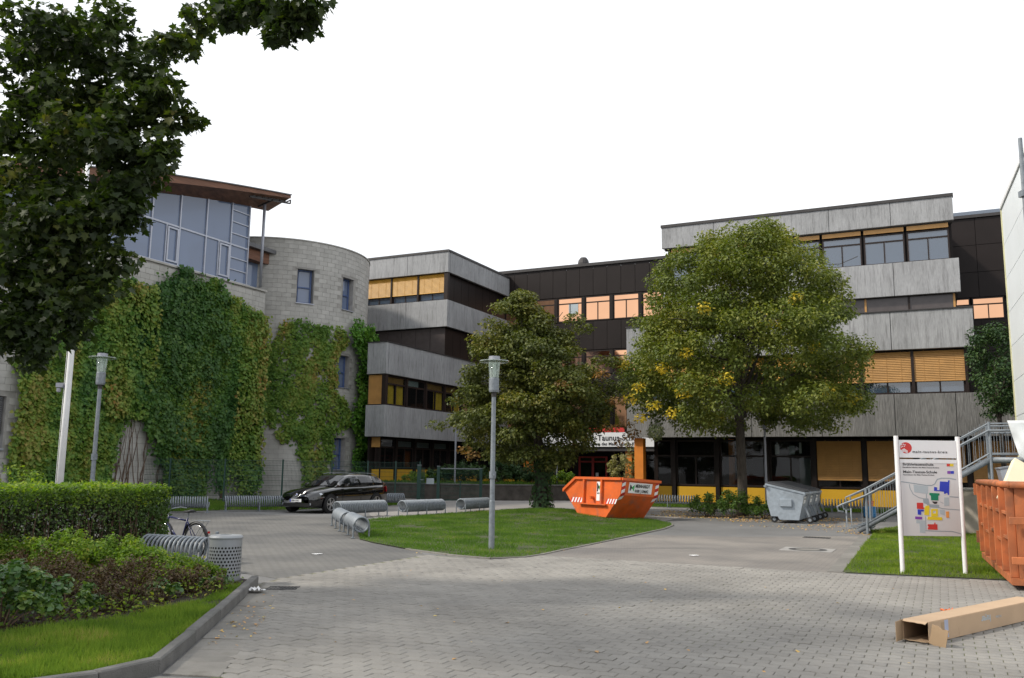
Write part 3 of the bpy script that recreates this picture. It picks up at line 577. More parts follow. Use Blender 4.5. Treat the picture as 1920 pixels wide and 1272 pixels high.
fpart('inner_pillar', m_orange_p, LW, [('S', -28.5, 46.2, 46.55, .5, .8, .7, 3.2)])
fpart('room_wall', m_room, LW, [('S', -27.6, 41, 57, 3.2, 3.25, .7, 3.3)])
# ------------------------------------------------------------------ dark brown middle wing
MW = house('school_wing', 'dark brown clad school wing with copper tinted windows and the main entrance', -20, 56)
fpart('wall', m_void, MW, [('F', 56, -28.5, 5.2, .3, 8, 0, 15.6)])
fpart('roof_trim', m_trim, MW, [('F', 56, -28.5, -12, -.06, .6, 15.72, 15.92), ('F', 56, -12, 5.3, -.06, .6, 16.42, 16.6)])
fpart('wall', m_void, MW, [('F', 56, -12, 5.2, .3, 8, 15.6, 16.4)])
cladding(MW, 'F', 56, rng(-28.2, -12, 1.02), [13.62, 15.7], .05, m_brown); cladding(MW, 'F', 56, rng(-28.2, -12, 1.02), [9.8, 11.8], .05, m_brown); cladding(MW, 'F', 56, rng(-28.2, -12, 1.02), [6.5, 8.1], .05, m_brown)
cladding(MW, 'F', 56, rng(-24.5, -12, 1.02), [4.0, 4.4], .05, m_brown)
for k in range(8):
    u0 = -27.9 + 2.06 * k; u1 = u0 + 1.86
    for z0, z1, tr in ((11.84, 13.58, 13.15), (8.14, 9.76, 9.33), (4.44, 6.46, 6.05)):
        window(MW, 'F', 56, u0, u1, z0, z1, .08, m_brown2, m_copper, tr, (.5,), .08)
        fpart('mullion', m_brown, MW, [('F', 56, u1 + .004, u1 + .196, .02, .28, z0, z1)])
fpart('inner_blind', m_pale, MW, [('F', 56, -22.95, -22.25, .09, .11, 12.4, 13.1)])
cladding(MW, 'F', 56, [1.0, 2.5, 4.0, 5.2], [11.72, 13.2, 14.8, 16.4], .05, m_brown)
cladding(MW, 'F', 56, [1.0, 2.5, 4.0, 5.2], [5.5, 7.0, 8.6, 10.4], .05, m_brown)
window(MW, 'F', 56, .3, 2.0, 10.42, 11.7, .08, m_brown2, m_copper, 11.3, (.5,), .07); window(MW, 'F', 56, 2.1, 3.72, 10.42, 11.7, .08, m_brown2, m_copper, 11.3, (.5,), .07)
fpart('roof_railing', m_winsky, MW, [('F', 56, 1.4, 5.2, .5, .53, 16.62, 16.95)])
# entrance: canopy, red doors, orange pillar
fpart('canopy', m_trim, MW, [('F', 51.4, -24.5, -14.2, 0, 4.5, 2.78, 3.02)])
fpart('wall', m_brown, MW, [('F', 55, -28, -12.8, 0.4, .9, 0, 4.0)])
for k in range(7):
    u0 = -27.4 + 2.05 * k
    if not (-21.9 < u0 + 1 < -19.6): window(MW, 'F', 55, u0, u0 + 1.85, 1.0, 2.72, .15, m_brown2, m_windark, 2.3, (.5,), .08); fpart('parapet_panel', m_yellow, MW, [('F', 55, u0, u0 + 1.85, .15, .2, .2, .95)])
dr = fpart('door', m_red, MW, [('F', 54.6, -21.6, -21.48, 0, .1, 0, 2.5), ('F', 54.6, -19.72, -19.6, 0, .1, 0, 2.5), ('F', 54.6, -20.68, -20.52, 0, .1, 0, 2.4), ('F', 54.6, -21.48, -19.72, 0, .1, 2.4, 2.5), ('F', 54.6, -21.47, -20.69, 0.01, .09, .05, .25), ('F', 54.6, -20.51, -19.73, .01, .09, .05, .25), ('F', 54.6, -21.47, -20.69, .01, .09, 2.1, 2.2), ('F', 54.6, -20.51, -19.73, .01, .09, 2.1, 2.2)])
fpart('pane', m_windark, MW, [('F', 54.6, -21.47, -20.69, .04, .05, .25, 2.39), ('F', 54.6, -20.51, -19.73, .04, .05, .25, 2.39)], dr)
fpart('notice', m_pwhite, MW, [('F', 54.6, -20.4, -20.2, .0, .006, 1.2, 1.45)], dr)
fpart('wall', m_brown, MW, [('F', 55.1, -22.2, -19.2, 0, .2, 0, 2.8)])
fpart('pillar', m_orange_p, MW, [('F', 51.6, -17.35, -16.95, 0, .4, 0, 2.78)]); fpart('pillar', m_orange_p, MW, [('F', 51.6, -24.2, -23.7, 0, .4, 0, 2.78)])
sg = house('entrance_sign', 'long white school name board with red strip above the entrance doors', -18.5, 51.3, 'sign')
fpart('board', m_signw, sg, [('F', 51.3, -23.0, -14.9, 0, .09, 3.04, 3.92)])
fpart('strip', m_pred, sg, [('F', 51.3, -19.6, -17.3, -.01, .09, 3.925, 4.2)])
fpart('emblem', m_pred, sg, [('F', 51.3, -20.72, -20.4, -.012, -.002, 3.12, 3.3)]); fpart('emblem', m_pyel, sg, [('F', 51.3, -20.95, -20.6, -.012, -.002, 3.42, 3.75)])
lettering('lettering', 'Main-Taunus-Schule', .50, m_ink, sg, (-1.65, -.012, 3.42), (R(90), 0, 0), extr=.003, sx=.98)
lettering('lettering', 'Gymnasium des Main-Taunus-Kreises', .26, m_ink, sg, (-1.65, -.012, 3.13), (R(90), 0, 0), extr=.003, sx=1.05)
rvn = house('roof_vent', 'small dark domed ventilator on the flat brown roof', -22.2, 57, 'vent')
MB().lathe([(.0, .75), (.22, .7), (.36, .5), (.4, .3), (.4, -.1)], 14).build('cowl', m_trim, rvn).location = (0, 0, 15.9)
MB().lathe([(.3, 0), (.3, .9)], 12).build('duct', m_trim, rvn).location = (0, 0, 15.0)
# ------------------------------------------------------------------ white building at the right edge
WB = house('white_building', 'white clad building at the right edge with diagonal looking panel joints', 2.0, 34.4); WB.rotation_euler = (0, 0, R(-23.2)); WB.location = W(2.4, 34.4)
fpart('wall', m_lightconc, WB, [('S', 10, 21.0, 34.35, 0, 7.9, 0, 10.9)])
jz = [1.2, 2.4, 3.6, 4.8, 6.0, 7.2, 8.4, 9.6, 10.9]
for z0, z1 in zip(jz[:-1], jz[1:]):
    for u0, u1 in zip(rng(21, 34.4, 3.35)[:-1], rng(21, 34.4, 3.35)[1:]):
        MB().box(2.0, 2.09, u0 + .008, u1 - .008, z0 + .012, z1 - .012).build('facade_panel', m_whitepanel, WB, sh(WB))
MB().box(2.02, 2.1, 21.01, 34.3, 0, 1.19).build('plinth', m_lightconc, WB, sh(WB))
MB().box(1.97, 2.3, 34.41, 34.5, 0, 11.0).build('corner_trim', M('pale_yellow_edge', (.62, .6, .36), .6), WB, sh(WB))
MB().box(1.95, 10, 20.9, 34.45, 10.91, 11.05).build('roof_trim', m_white, WB, sh(WB))
sp = thing('scaffold_pole', 'upright galvanized scaffold tube in front of the white building', 'scaffold', (6.66, 11.0, 0))
MB().tube([(0, 0, 0), (0, 0, 6.0)], .026, 10).build('tube', m_galv, sp); MB().box(-.05, .05, -.05, .05, 5.2, 5.28).build('coupler', m_galv, sp)
MB().tube([(0, .05, 5.24), (3, .05, 5.24)], .024, 8).build('ledger', m_galv, sp); MB().tube([(.05, 0, 5.0), (1.5, 1.5, 6.0)], .02, 8).build('brace', m_galv, sp)
MB().box(-.08, .08, -.08, .08, 0, .01).build('base_plate', m_galv, sp)
# ------------------------------------------------------------------ pale stone building with glass top storey
SB = house('stone_building', 'pale stone block building with a glazed top storey under a curved wooden roof', -31.3, 34.7)
wins = [(19.3, 21.38, 5.95, 7.55), (19.2, 21.15, 2.1, 4.05), (15.5, 17.5, 5.95, 7.55), (15.4, 17.4, 2.1, 4.05)]
mb = FB()
ua = sorted({8.0, 34.7} | {w_[0] for w_ in wins} | {w_[1] for w_ in wins}); za = sorted({0, 10.58} | {w_[2] for w_ in wins} | {w_[3] for w_ in wins})
for i in range(len(ua) - 1):
    for j in range(len(za) - 1):
        uc, zc = (ua[i] + ua[i + 1]) / 2, (za[j] + za[j + 1]) / 2
        if not any(a <= uc <= b and c <= zc <= d for a, b, c, d in wins): mb.fb('S', -31.32, ua[i], ua[i + 1], 0, .3, za[j], za[j + 1])
wall = mb.build('wall', m_mortar, SB, sh(SB))
fpart('wall', m_mortar, SB, [('F', 34.4, -42, -31.63, 0, .3, 0, 10.58), ('S', -31.65, 8, 34.3, .5, .6, 0, 10.5)])
fpart('coping', m_stone, SB, [('S', -31.24, 7.9, 34.78, 0, .5, 10.585, 10.68)], bev=.01)
bw, bh = .5, .25; small = []; cnt = 0; cand = []
for j in range(42):
    z0 = j * bh
    for i in range(-1, 54):
        u0 = 8 + i * bw + (.25 if j % 2 else 0); u1 = min(u0 + bw, 34.7); u0 = max(u0, 8.0)
        if u1 - u0 < .1: continue
        if any(a < u1 - .02 and u0 + .02 < b and c < z0 + bh - .02 and z0 + .02 < d for a, b, c, d in wins): continue
        z1 = min(z0 + bh, 10.58)
        if z1 - z0 < .05: continue
        vis = (z0 > 9.4 and u0 > 22) or (u1 < 21.9 and u0 > 19)
        cand.append((0 if vis else 1, u0, u1, z0, z1))
cand.sort(key=lambda t: t[0]); rest = FB()
for k, (vz, u0, u1, z0, z1) in enumerate(cand):
    g = .006; bx = ('S', -31.30 + random.uniform(-.003, .003), u0 + g, u1 - g, 0, .03, z0 + g, z1 - g)
    if vz == 0 and k < 300: fpart('stone_block', m_stone, SB, [bx])
    else: rest.fb(*bx)
o = rest.build('stone_blocks', m_stone, SB, sh(SB)); o['kind'] = 'stuff'
for (a, b, c, d) in wins:
    window(SB, 'S', -31.32, a + .02, b - .02, c + .03, d - .02, .2, m_alu, m_winblue, None, (.35, .68), .07)
    blind(SB, 'S', -31.32, a + .04, b - .04, c + (d - c) * (.42 if c > 5 else .3), d - .03, .1, m_zincr, .08)
    fpart('window_sill', m_alu, SB, [('S', -31.22, a, b, 0, .3, c - .05, c + .02)])
# glass storey
GB = -31.5
def zr(a): return 13.85 + .205 * (a - 27.3) - .0052 * max(0, a - 27.3) ** 2
mul = [19.3, 20.95, 22.55, 24.15, 25.7, 27.3, 28.92, 30.56, 32.2, 33.45]
for k, (u0, u1) in enumerate(zip(mul[:-1], mul[1:])):
    fr = FB(); zt = min(zr(u0), zr(u1))
    fr.fb('S', GB + .03, u0 - .035, u0 + .035, 0, .12, 10.72, zr(u0)); fr.fb('S', GB + .02, u0 + .035, u1 - .035, 0, .1, 12.56, 12.64)
    if k == 8:
        fr.fb('S', GB + .03, u1 - .035, u1 + .035, 0, .12, 10.72, zr(u1))
        for z in (11.35, 11.95, 13.2, 13.8, 14.4): fr.fb('S', GB + .02, u0 + .035, u1 - .035, 0, .08, z - .025, z + .025)
    if k in (5, 7):
        um = u0 + .86; fr.fb('S', GB + .02, um - .03, um + .03, 0, .1, 10.8, 12.56)
        fr.fb('S', GB + .05, um + .05, um + .13, 0, .1, 10.86, 12.5); fr.fb('S', GB + .05, u1 - .14, u1 - .06, 0, .1, 10.86, 12.5); fr.fb('S', GB + .05, um + .13, u1 - .14, 0, .1, 12.42, 12.5); fr.fb('S', GB + .05, um + .13, u1 - .14, 0, .1, 10.86, 10.94)
    f_ = fr.build('window', m_alu, SB, sh(SB))
    x = GB - .04
    MB().hexa([(x - .02, u0, 10.72), (x, u0, 10.72), (x, u1, 10.72), (x - .02, u1, 10.72), (x - .02, u0, 12.6), (x, u0, 12.6), (x, u1, 12.6), (x - .02, u1, 12.6)]).build('pane', m_winblue, f_, sh(SB))
    MB().hexa([(x - .02, u0, 12.601), (x, u0, 12.601), (x, u1, 12.601), (x - .02, u1, 12.601), (x - .02, u0, zr(u0)), (x, u0, zr(u0)), (x, u1, zr(u1)), (x - .02, u1, zr(u1))]).build('pane', m_winblue, f_, sh(SB))
fpart('window_sill', m_alu, SB, [('S', GB + .12, 19, 33.6, 0, .2, 10.685, 10.75)])
fpart('wall', m_stone, SB, [('S', GB, 8, 19.2, 0, .3, 10.7, 12.3)])
blind(SB, 'S', GB, 16, 19.2, 11.4, 13.6, -.05, m_zincr, .1)
fpart('back_wall', m_room, SB, [('S', -37.5, 9, 33.2, 0, .2, 10.7, 13.2)])
for (u, z0, z1) in ((31.2, 11.6, 13.4), (31.9, 11.2, 13.6), (29.9, 12.7, 13.1)): fpart('inner_bar', m_pwhite, SB, [('S', -32.4, u, u + .12, 0, .06, z0, z1)])  # plain white bars standing behind the glazing
def zroof(a): return 14.36 + .198 * (a - 26.7) - .0025 * (a - 26.7) ** 2 if a > 26.7 else 14.36 + .24 * (a - 26.7)
top, sof, fas = MB(), MB(), MB(); st = [9 + i * (26.0 - 0) / 26 for i in range(27)]
for u0, u1 in zip(st[:-1], st[1:]):
    def th(a): return .16 + .022 * max(0, 35 - a)
    za, zb = zroof(u0), zroof(u1)
    top.hexa([(-41, u0, za - .05), (-30.12, u0, za - .05), (-30.12, u1, zb - .05), (-41, u1, zb - .05), (-41, u0, za), (-30.12, u0, za), (-30.12, u1, zb), (-41, u1, zb)])
    ta, tb = th(u0), th(u1)
    fas.hexa([(-30.27, u0, za - .055 - ta), (-30.19, u0, za - .055 - ta), (-30.19, u1, zb - .055 - tb), (-30.27, u1, zb - .055 - tb), (-30.27, u0, za - .055), (-30.19, u0, za - .055), (-30.19, u1, zb - .055), (-30.27, u1, zb - .055)])
    ya, yb = zr(u0) - .02, zr(u1) - .02
    sof.hexa([(-31.7, u0, ya), (-30.28, u0, za - .05 - ta), (-30.28, u1, zb - .05 - tb), (-31.7, u1, yb), (-31.7, u0, ya + .06), (-30.28, u0, za - ta + .0), (-30.28, u1, zb - tb + .0), (-31.7, u1, yb + .06)])
rf = top.build('roof', m_zincr, SB, sh(SB)); fas.build('fascia', m_wood, rf, sh(SB)); sof.build('soffit', m_wood, rf, sh(SB))
tr = MB()
for i in range(7):
    u = 32.4 + i * .42; tr.bar((-30.5, u, zroof(u) - .42), (-30.5, u + .42, zroof(u) - .16), .06); tr.bar((-30.5, u + .42, zroof(u) - .36), (-30.5, u + .42, zroof(u) - .16), .05)
tr.bar((-30.5, 32.3, zroof(32.3) - .42), (-30.5, 35.3, zroof(35.3) - .42), .07); tr.bar((-31.4, 33.9, 15.0), (-30.4, 33.9, 15.25), .07)
tr.build('roof_truss', m_trim, rf, sh(SB))
MB().tube([(-31.0, 33.95, 10.68), (-31.0, 33.95, 15.1)], .075, 12).build('post', m_steelp, SB, sh(SB), smooth=True)
lk = FB(); lk.fb('S', -32.5, 34.0, 36.3, 0, 3, 12.5, 13.08); lk.build('link_beam', m_wood, SB, sh(SB)); fpart('link_roof', m_zincr, SB, [('S', -32.2, 33.9, 36.6, 0, 4, 13.085, 13.3)])
fpart('link_wall', m_winblue, SB, [('S', -33.0, 34.0, 37, 0, .1, 10.7, 12.5)])
# ------------------------------------------------------------------ stair tower
TX, TY, TR, TZ = -14.1, 52.0, 5.3, 14.0
TW = thing('stair_tower', 'round stair tower of pale stone blocks with narrow blue windows', 'tower', (TX, TY, 0))
th0 = math.degrees(math.atan2(-TY, -TX))      # towards the camera
tw = [(-65, -55, 10.5, 12.4), (-34, -24, 10.5, 12.35), (-35, -25, 6.05, 7.85), (-36, -26, 1.45, 3.2)]
tw = [(math.radians(a), math.radians(b), c, d) for a, b, c, d in tw]
angs = sorted({math.radians(-180 + 7.5 * k) for k in range(49)} | {t for w_ in tw for t in w_[:2]}); zs = sorted({0, TZ} | {t for w_ in tw for t in w_[2:]})
cyl = MB(); P = lambda r, t, z: (r * math.cos(t), r * math.sin(t), z)
for i in range(len(angs) - 1):
    for j in range(len(zs) - 1):
        tc, zc = (angs[i] + angs[i + 1]) / 2, (zs[j] + zs[j + 1]) / 2
        if not any(a <= tc <= b and c <= zc <= d for a, b, c, d in tw):
            cyl.quad(P(TR - .012, angs[i], zs[j]), P(TR - .012, angs[i + 1], zs[j]), P(TR - .012, angs[i + 1], zs[j + 1]), P(TR - .012, angs[i], zs[j + 1]))
cyl.build('wall', m_mortar, TW)
cap = MB(); cap.lathe([(0, TZ - .1), (TR - .3, TZ - .1), (TR - .3, TZ + .06), (TR + .05, TZ + .06), (TR + .05, TZ + .002), (TR - .02, TZ + .002)], 64); cap.build('coping', m_stone, TW)
def cblock(mb, t0, t1, z0, z1, r0, r1):
    tm = (t0 + t1) / 2; i = len(mb.v)
    for r in (r0, r1):
        for z in (z0, z1):
            for t in (t0, tm, t1): mb.v.append(P(r, t, z))
    for a in ((6, 7, 10, 9), (7, 8, 11, 10), (0, 6, 9, 3), (8, 2, 5, 11), (9, 10, 4, 3), (10, 11, 5, 4), (0, 1, 7, 6), (1, 2, 8, 7)): mb.f.append(tuple(i + k for k in a))
NB = 66; dt = 2 * math.pi / NB; singles_b, rest_b = [], MB()
for j in range(56):
    for k in range(NB):
        t0 = -math.pi + k * dt + (dt / 2 if j % 2 else 0); t1 = t0 + dt; z0 = j * .25; z1 = z0 + .25
        if z1 > TZ + .01: continue
        d = math.degrees((t0 + t1) / 2) - th0; d = (d + 180) % 360 - 180
        if abs(d) > 112: continue
        if any(a < t1 - .004 and t0 + .004 < b and c < z1 - .01 and z0 + .01 < e for a, b, c, e in tw): continue
        if z0 >= 9.2 and -20 < d < 88: singles_b.append((t0, t1, z0, z1))
        else: cblock(rest_b, t0 + .0012, t1 - .0012, z0 + .006, z1 - .006, TR - .03, TR + random.uniform(-.003, .003))
singles_b.sort(key=lambda q: -q[2])
for k, (t0, t1, z0, z1) in enumerate(singles_b):
    if k < 290:
        mb = MB(); cblock(mb, t0 + .0012, t1 - .0012, z0 + .006, z1 - .006, TR - .03, TR + random.uniform(-.003, .003)); mb.build('stone_block', m_stone, TW)
    else: cblock(rest_b, t0 + .0012, t1 - .0012, z0 + .006, z1 - .006, TR - .03, TR + random.uniform(-.003, .003))
o = rest_b.build('stone_blocks', m_stone, TW); o['kind'] = 'stuff'
for (a, b, c, d) in tw:
    rv_ = MB(); ri = TR - .42
    # the reveal round the opening
    rv_.quad(P(TR, a, c), P(ri, a, c), P(ri, a, d), P(TR, a, d)); rv_.quad(P(TR, b, c), P(TR, b, d), P(ri, b, d), P(ri, b, c))
    rv_.quad(P(TR, a, d), P(ri, a, d), P(ri, b, d), P(TR, b, d)); rv_.quad(P(TR, a, c), P(TR, b, c), P(ri, b, c), P(ri, a, c))
    rv_.build('reveal', m_lightconc, TW)
    fr = MB(); rf_ = ri + .12
    for t in (a + .012, b - .012): fr.bar(P(rf_, t, c + .02), P(rf_, t, d), .08, .08)
    for z in (c + .05, d - .04, c + (d - c) * .48): fr.bar(P(rf_, a + .01, z), P(rf_, b - .01, z), .06, .07)
    wn = fr.build('window', flat('blue_window_frame', (.05, .09, .22), .4) if 'blue_window_frame' not in bpy.data.materials else bpy.data.materials['blue_window_frame'], TW)
    MB().hexa([P(rf_ - .04, a, c), P(rf_ - .04, b, c), P(rf_ - .05, b, c), P(rf_ - .05, a, c), P(rf_ - .04, a, d), P(rf_ - .04, b, d), P(rf_ - .05, b, d), P(rf_ - .05, a, d)]).build('pane', m_winblue, wn)
    sl = MB(); sl.hexa([P(ri, a, c - .03), P(TR + .1, a - .01, c - .05), P(TR + .1, b + .01, c - .05), P(ri, b, c - .03), P(ri, a, c + .02), P(TR + .1, a - .01, c - .01), P(TR + .1, b + .01, c - .01), P(ri, b, c + .02)]); sl.build('window_sill', m_alu, TW)
    hd = MB(); cblock(hd, a - .02, b + .02, d + .0, d + .1, TR - .02, TR + .02); hd.build('lintel', m_lightconc, TW)
# ================================================================== CLIMBING PLANTS
l_ivy = leafmat('creeper_leaf', [(0, (.016, .048, .014)), (.38, (.032, .078, .016)), (.58, (.06, .115, .018)), (.8, (.105, .14, .022)), (1, (.16, .13, .035))], .3, .55, big=.68, spec=.35, zs=.3, k=2.0)
l_ivy2 = leafmat('yellow_green_creeper_leaf', [(0, (.03, .07, .012)), (.35, (.06, .11, .016)), (.65, (.10, .135, .022)), (.88, (.14, .13, .03)), (1, (.19, .10, .03))], .3, .7, big=.55, spec=.35, zs=.5, k=2.0)
l_ivy3 = leafmat('fresh_green_creeper_leaf', [(0, (.025, .07, .01)), (.5, (.05, .125, .015)), (1, (.10, .17, .025))], .35, .6, big=.4)
IVYP = [(21.35, 5.2), (21.6, 6.3), (21.9, 7.1), (23.1, 8.2), (24.75, 9.4), (26.38, 9.5), (27.1, 9.25), (27.84, 9.6), (28.6, 10.1), (28.85, 10.55), (29.4, 10.6), (29.9, 10.0), (30.35, 10.2), (30.9, 10.5), (31.2, 10.5), (31.5, 10.0), (32.5, 9.8), (33.67, 9.5), (34.5, 9.2), (34.72, 8.6), (34.74, 6.3), (34.74, 3.6), (34.69, .5), (33.7, .3), (33.3, 1.2), (32.65, 2.0), (32.3, .9), (32.0, .4), (31.85, 2.2), (31.52, 2.7), (31.3, 1.16), (31.2, .1), (29.2, .1), (28.9, 1.4), (27.93, 2.6), (27.46, 3.5), (26.9, 3.75), (26.4, 3.4), (25.95, 2.5), (25.7, .3), (22.4, .2), (21.7, .5), (21.4, 2.0), (21.64, 3.76)]
def wall_leaves(n, poly, mat, name, parent, off, tofn, size, holes=(), base_t=.05, amp=.34, fr=.55, thin=None, edge=.14):
    P_ = np.array(poly); lo, hi = P_.min(0), P_.max(0); q = RNG.uniform(lo - .2, hi + .2, (int(n * 2.2), 2)); jit = q + RNG.normal(0, edge, q.shape)
    ok = in_poly(jit[:, 0], jit[:, 1], poly)
    for h in holes: ok &= ~in_poly(jit[:, 0], jit[:, 1], h)
    q = q[ok][:n]
    nf = np.array([sm((u * fr, v * fr, off)) for u, v in q]); n2 = np.array([sm((u * fr * 3.3, v * fr * 3.3, off + 7)) for u, v in q])
    if thin is not None:
        keep = RNG.uniform(0, 1, len(q)) < np.clip(thin[0] + thin[1] * (nf + .6 * n2), .04, 1); q, nf, n2 = q[keep], nf[keep], n2[keep]
    tk = base_t + amp * np.clip(.5 + nf * .9 + n2 * .45, .05, 1.6); d = tk * (1 - RNG.uniform(0, 1, len(q)) ** 2 * .6)
    p3, nn = tofn(q[:, 0], q[:, 1], d); nn = nn + RNG.normal(0, .5, nn.shape) + np.array([0, 0, .35])
    dn = np.tile(np.array([0, 0, -1.0]), (len(q), 1)) + RNG.normal(0, .5, (len(q), 3))
    v, f = leaves(p3, nn, size * RNG.uniform(.65, 1.25, len(q)), IVY, dn)
    return np_mesh(name, v, f, mat, parent)
IV = house('wall_creeper', 'dense green creeper covering the flat stone wall of the glazed building', -31.3, 28.0, 'climbing plant')
def onwall(u, z, d): return np.c_[.02 + d, u - 28.0, z], np.tile(np.array([1.0, 0, 0]), (len(u), 1))
wall_leaves(60000, IVYP, l_ivy, 'foliage', IV, 1.0, onwall, .15)
l_ivyd = leafmat('deep_green_creeper_leaf', [(0, (.016, .044, .011)), (.6, (.032, .074, .014)), (1, (.065, .105, .018))], .25, .8, big=.45, spec=.35, k=1.85)
wall_leaves(13000, [(27.5, 3.6), (27.8, 9.0), (28.5, 9.9), (29.0, 10.5), (30.2, 10.0), (31.6, 9.8), (31.9, 7), (31.8, 3), (31.5, 2.6), (31.2, .3), (29.2, .2), (28.9, 1.5), (28.0, 2.7)], l_ivyd, 'foliage', IV, 1.0, onwall, .15, base_t=.12, amp=.36, thin=(.55, .7), edge=.45)
wall_leaves(5200, [(32.4, .5), (34.75, .3), (34.75, 9.3), (33.2, 9.5)], l_ivy2, 'foliage', IV, 5.0, onwall, .15, base_t=.3, amp=.2, thin=(.5, .9))
wall_leaves(5000, [(25.2, 3.6), (27.5, 3.6), (27.6, 9.4), (25.4, 9.3)], l_ivy2, 'foliage', IV, 9.0, onwall, .15, base_t=.3, amp=.22, thin=(.45, 1.0))
mb = MB()
for k in range(34):
    u = random.uniform(25.8, 29.3) if k < 26 else random.uniform(32.3, 34.5); z = 0.05; pts = [(.03, u - 28, z)]; uu = u
    for s in range(7):
        z += random.uniform(.35, .7); uu += random.uniform(-.16, .16); pts.append((.03 + random.uniform(0, .05), uu - 28, z))
    mb.tube(pts, [.022 * (1 - .1 * i) for i in range(8)], 4, False)
mb.build('stem', M('dry_brown_stem', (.12, .075, .05), .9), IV)['kind'] = 'stuff'
TV = thing('tower_creeper', 'yellow green creeper climbing the round stair tower', 'climbing plant', (TX, TY, 0))
def oncyl(phi, z, d):
    t = np.radians(th0 + phi * 10); r = TR + .02 + d; return np.c_[r * np.cos(t), r * np.sin(t), z], np.c_[np.cos(t), np.sin(t), np.zeros(len(t))]
TP = [(.35, 9.3), (.9, 9.45), (1.5, 9.5), (2.6, 9.25), (3.3, 9.4), (4.2, 9.3), (4.6, 8.6), (4.3, 8.3), (3.8, 8.0), (3.75, 5.9), (4.1, 5.5), (5.0, 5.2), (5.1, 4.0), (4.6, 3.7), (3.7, 3.5), (3.65, 1.2), (3.7, .2), (2.9, 0), (2.7, 1.0), (2.3, .1), (2.0, .2), (1.9, 1.6), (1.4, 2.6), (.4, 3.1), (-.5, 4.4), (-.8, 6), (-.6, 7.6), (0, 8.5)]
TP2 = [(4.4, 9.1), (4.8, 9.7), (5.1, 10.1), (5.5, 9.6), (6.3, 9.8), (7.0, 9.3), (8.2, 9.6), (10.5, 9.2), (10.5, 0), (6.0, 0), (5.5, .6), (5.6, 3.4), (5.0, 3.9), (5.0, 5.3), (5.6, 6.2), (5.55, 7.9), (4.9, 8.5)]
wall_leaves(27000, TP, l_ivy2, 'foliage', TV, 21.0, oncyl, .15, base_t=.03, amp=.18, fr=1.3, thin=(.5, .95), edge=.1)
wall_leaves(24000, TP2, l_ivy3, 'foliage', TV, 33.0, oncyl, .15, base_t=.22, amp=.75, fr=.8, edge=.1)
mb = MB()
for k in range(16):
    ph = random.uniform(2.0, 4.3) if k < 9 else random.uniform(-.6, 4.5); z = .05 if k < 9 else random.uniform(3.5, 6); pts = []
    for s in range(8):
        t = math.radians(th0 + ph * 10); pts.append(((TR + .04) * math.cos(t), (TR + .04) * math.sin(t), z)); z += random.uniform(.3, .6); ph += random.uniform(-.14, .14)
    mb.tube(pts, [.02 * (1 - .1 * i) for i in range(8)], 4, False)
mb.build('stem', bpy.data.materials['dry_brown_stem'], TV)['kind'] = 'stuff'
# ================================================================== TREES
l_lime = leafmat('lime_leaf', [(0, (.030, .046, .009)), (.35, (.052, .070, .012)), (.65, (.085, .098, .016)), (.94, (.12, .12, .018)), (1, (.22, .17, .015))], .3, .55, big=.5, spec=.4)
l_yellow = leafmat('autumn_yellow_leaf', [(0, (.12, .12, .02)), (.5, (.30, .22, .02)), (1, (.42, .28, .02))], .3, 1.0, big=.3)
l_maple = leafmat('olive_maple_leaf', [(0, (.022, .032, .008)), (.4, (.042, .052, .011)), (.7, (.07, .076, .014)), (.92, (.11, .10, .018)), (1, (.18, .12, .025))], .3, .45, big=.5, spec=.4)
l_brown = leafmat('russet_leaf', [(0, (.06, .045, .015)), (.6, (.11, .06, .02)), (1, (.2, .09, .025))], .3, 1.0, big=.3)
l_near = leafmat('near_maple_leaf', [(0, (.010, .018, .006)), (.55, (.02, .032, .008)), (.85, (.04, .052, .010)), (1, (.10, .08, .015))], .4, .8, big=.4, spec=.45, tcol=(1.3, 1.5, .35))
l_dark = leafmat('dark_evergreen_leaf', [(0, (.012, .03, .012)), (.6, (.025, .05, .016)), (1, (.05, .075, .02))], .2, 1.2, big=.4)
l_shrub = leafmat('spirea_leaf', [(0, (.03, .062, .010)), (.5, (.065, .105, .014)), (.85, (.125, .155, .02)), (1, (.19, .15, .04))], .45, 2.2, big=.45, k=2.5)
l_rose = leafmat('rose_leaf', [(0, (.022, .055, .020)), (.5, (.042, .085, .022)), (.85, (.08, .12, .022)), (1, (.2, .17, .04))], .3, 2.5, big=.4, spec=.6, rough=.4, k=2.0)
l_dry = leafmat('dry_brown_leaf', [(0, (.035, .022, .012)), (.6, (.075, .045, .022)), (.88, (.10, .08, .03)), (1, (.10, .12, .03))], .2, 3, big=.3, k=1.15)
l_hedge = leafmat('hedge_leaf', [(0, (.022, .045, .012)), (.5, (.04, .075, .014)), (.85, (.075, .115, .02)), (1, (.13, .14, .03))], .35, 1.5, big=.4, spec=.45)
l_hdark = leafmat('shaded_hedge_leaf', [(0, (.012, .018, .008)), (.6, (.022, .028, .011)), (1, (.05, .035, .018))], .15, 2, big=.3)  # darker copy of the hedge leaf, inner shade put into its colour
def clump_pts(centres, radii, per, flat=.75):
    pts, nn = [], []
    for c, r, m in zip(centres, radii, per):
        d = RNG.normal(size=(m, 3)); d /= np.linalg.norm(d, axis=1, keepdims=True); rr = r * RNG.uniform(.25, 1.0, (m, 1)) ** .6
        p = d * rr * np.array([1, 1, flat]); pts.append(p + c); nn.append(d * .55 + np.array([0, 0, .75]) + RNG.normal(0, .42, (m, 3)))
    return np.vstack(pts), np.vstack(nn)
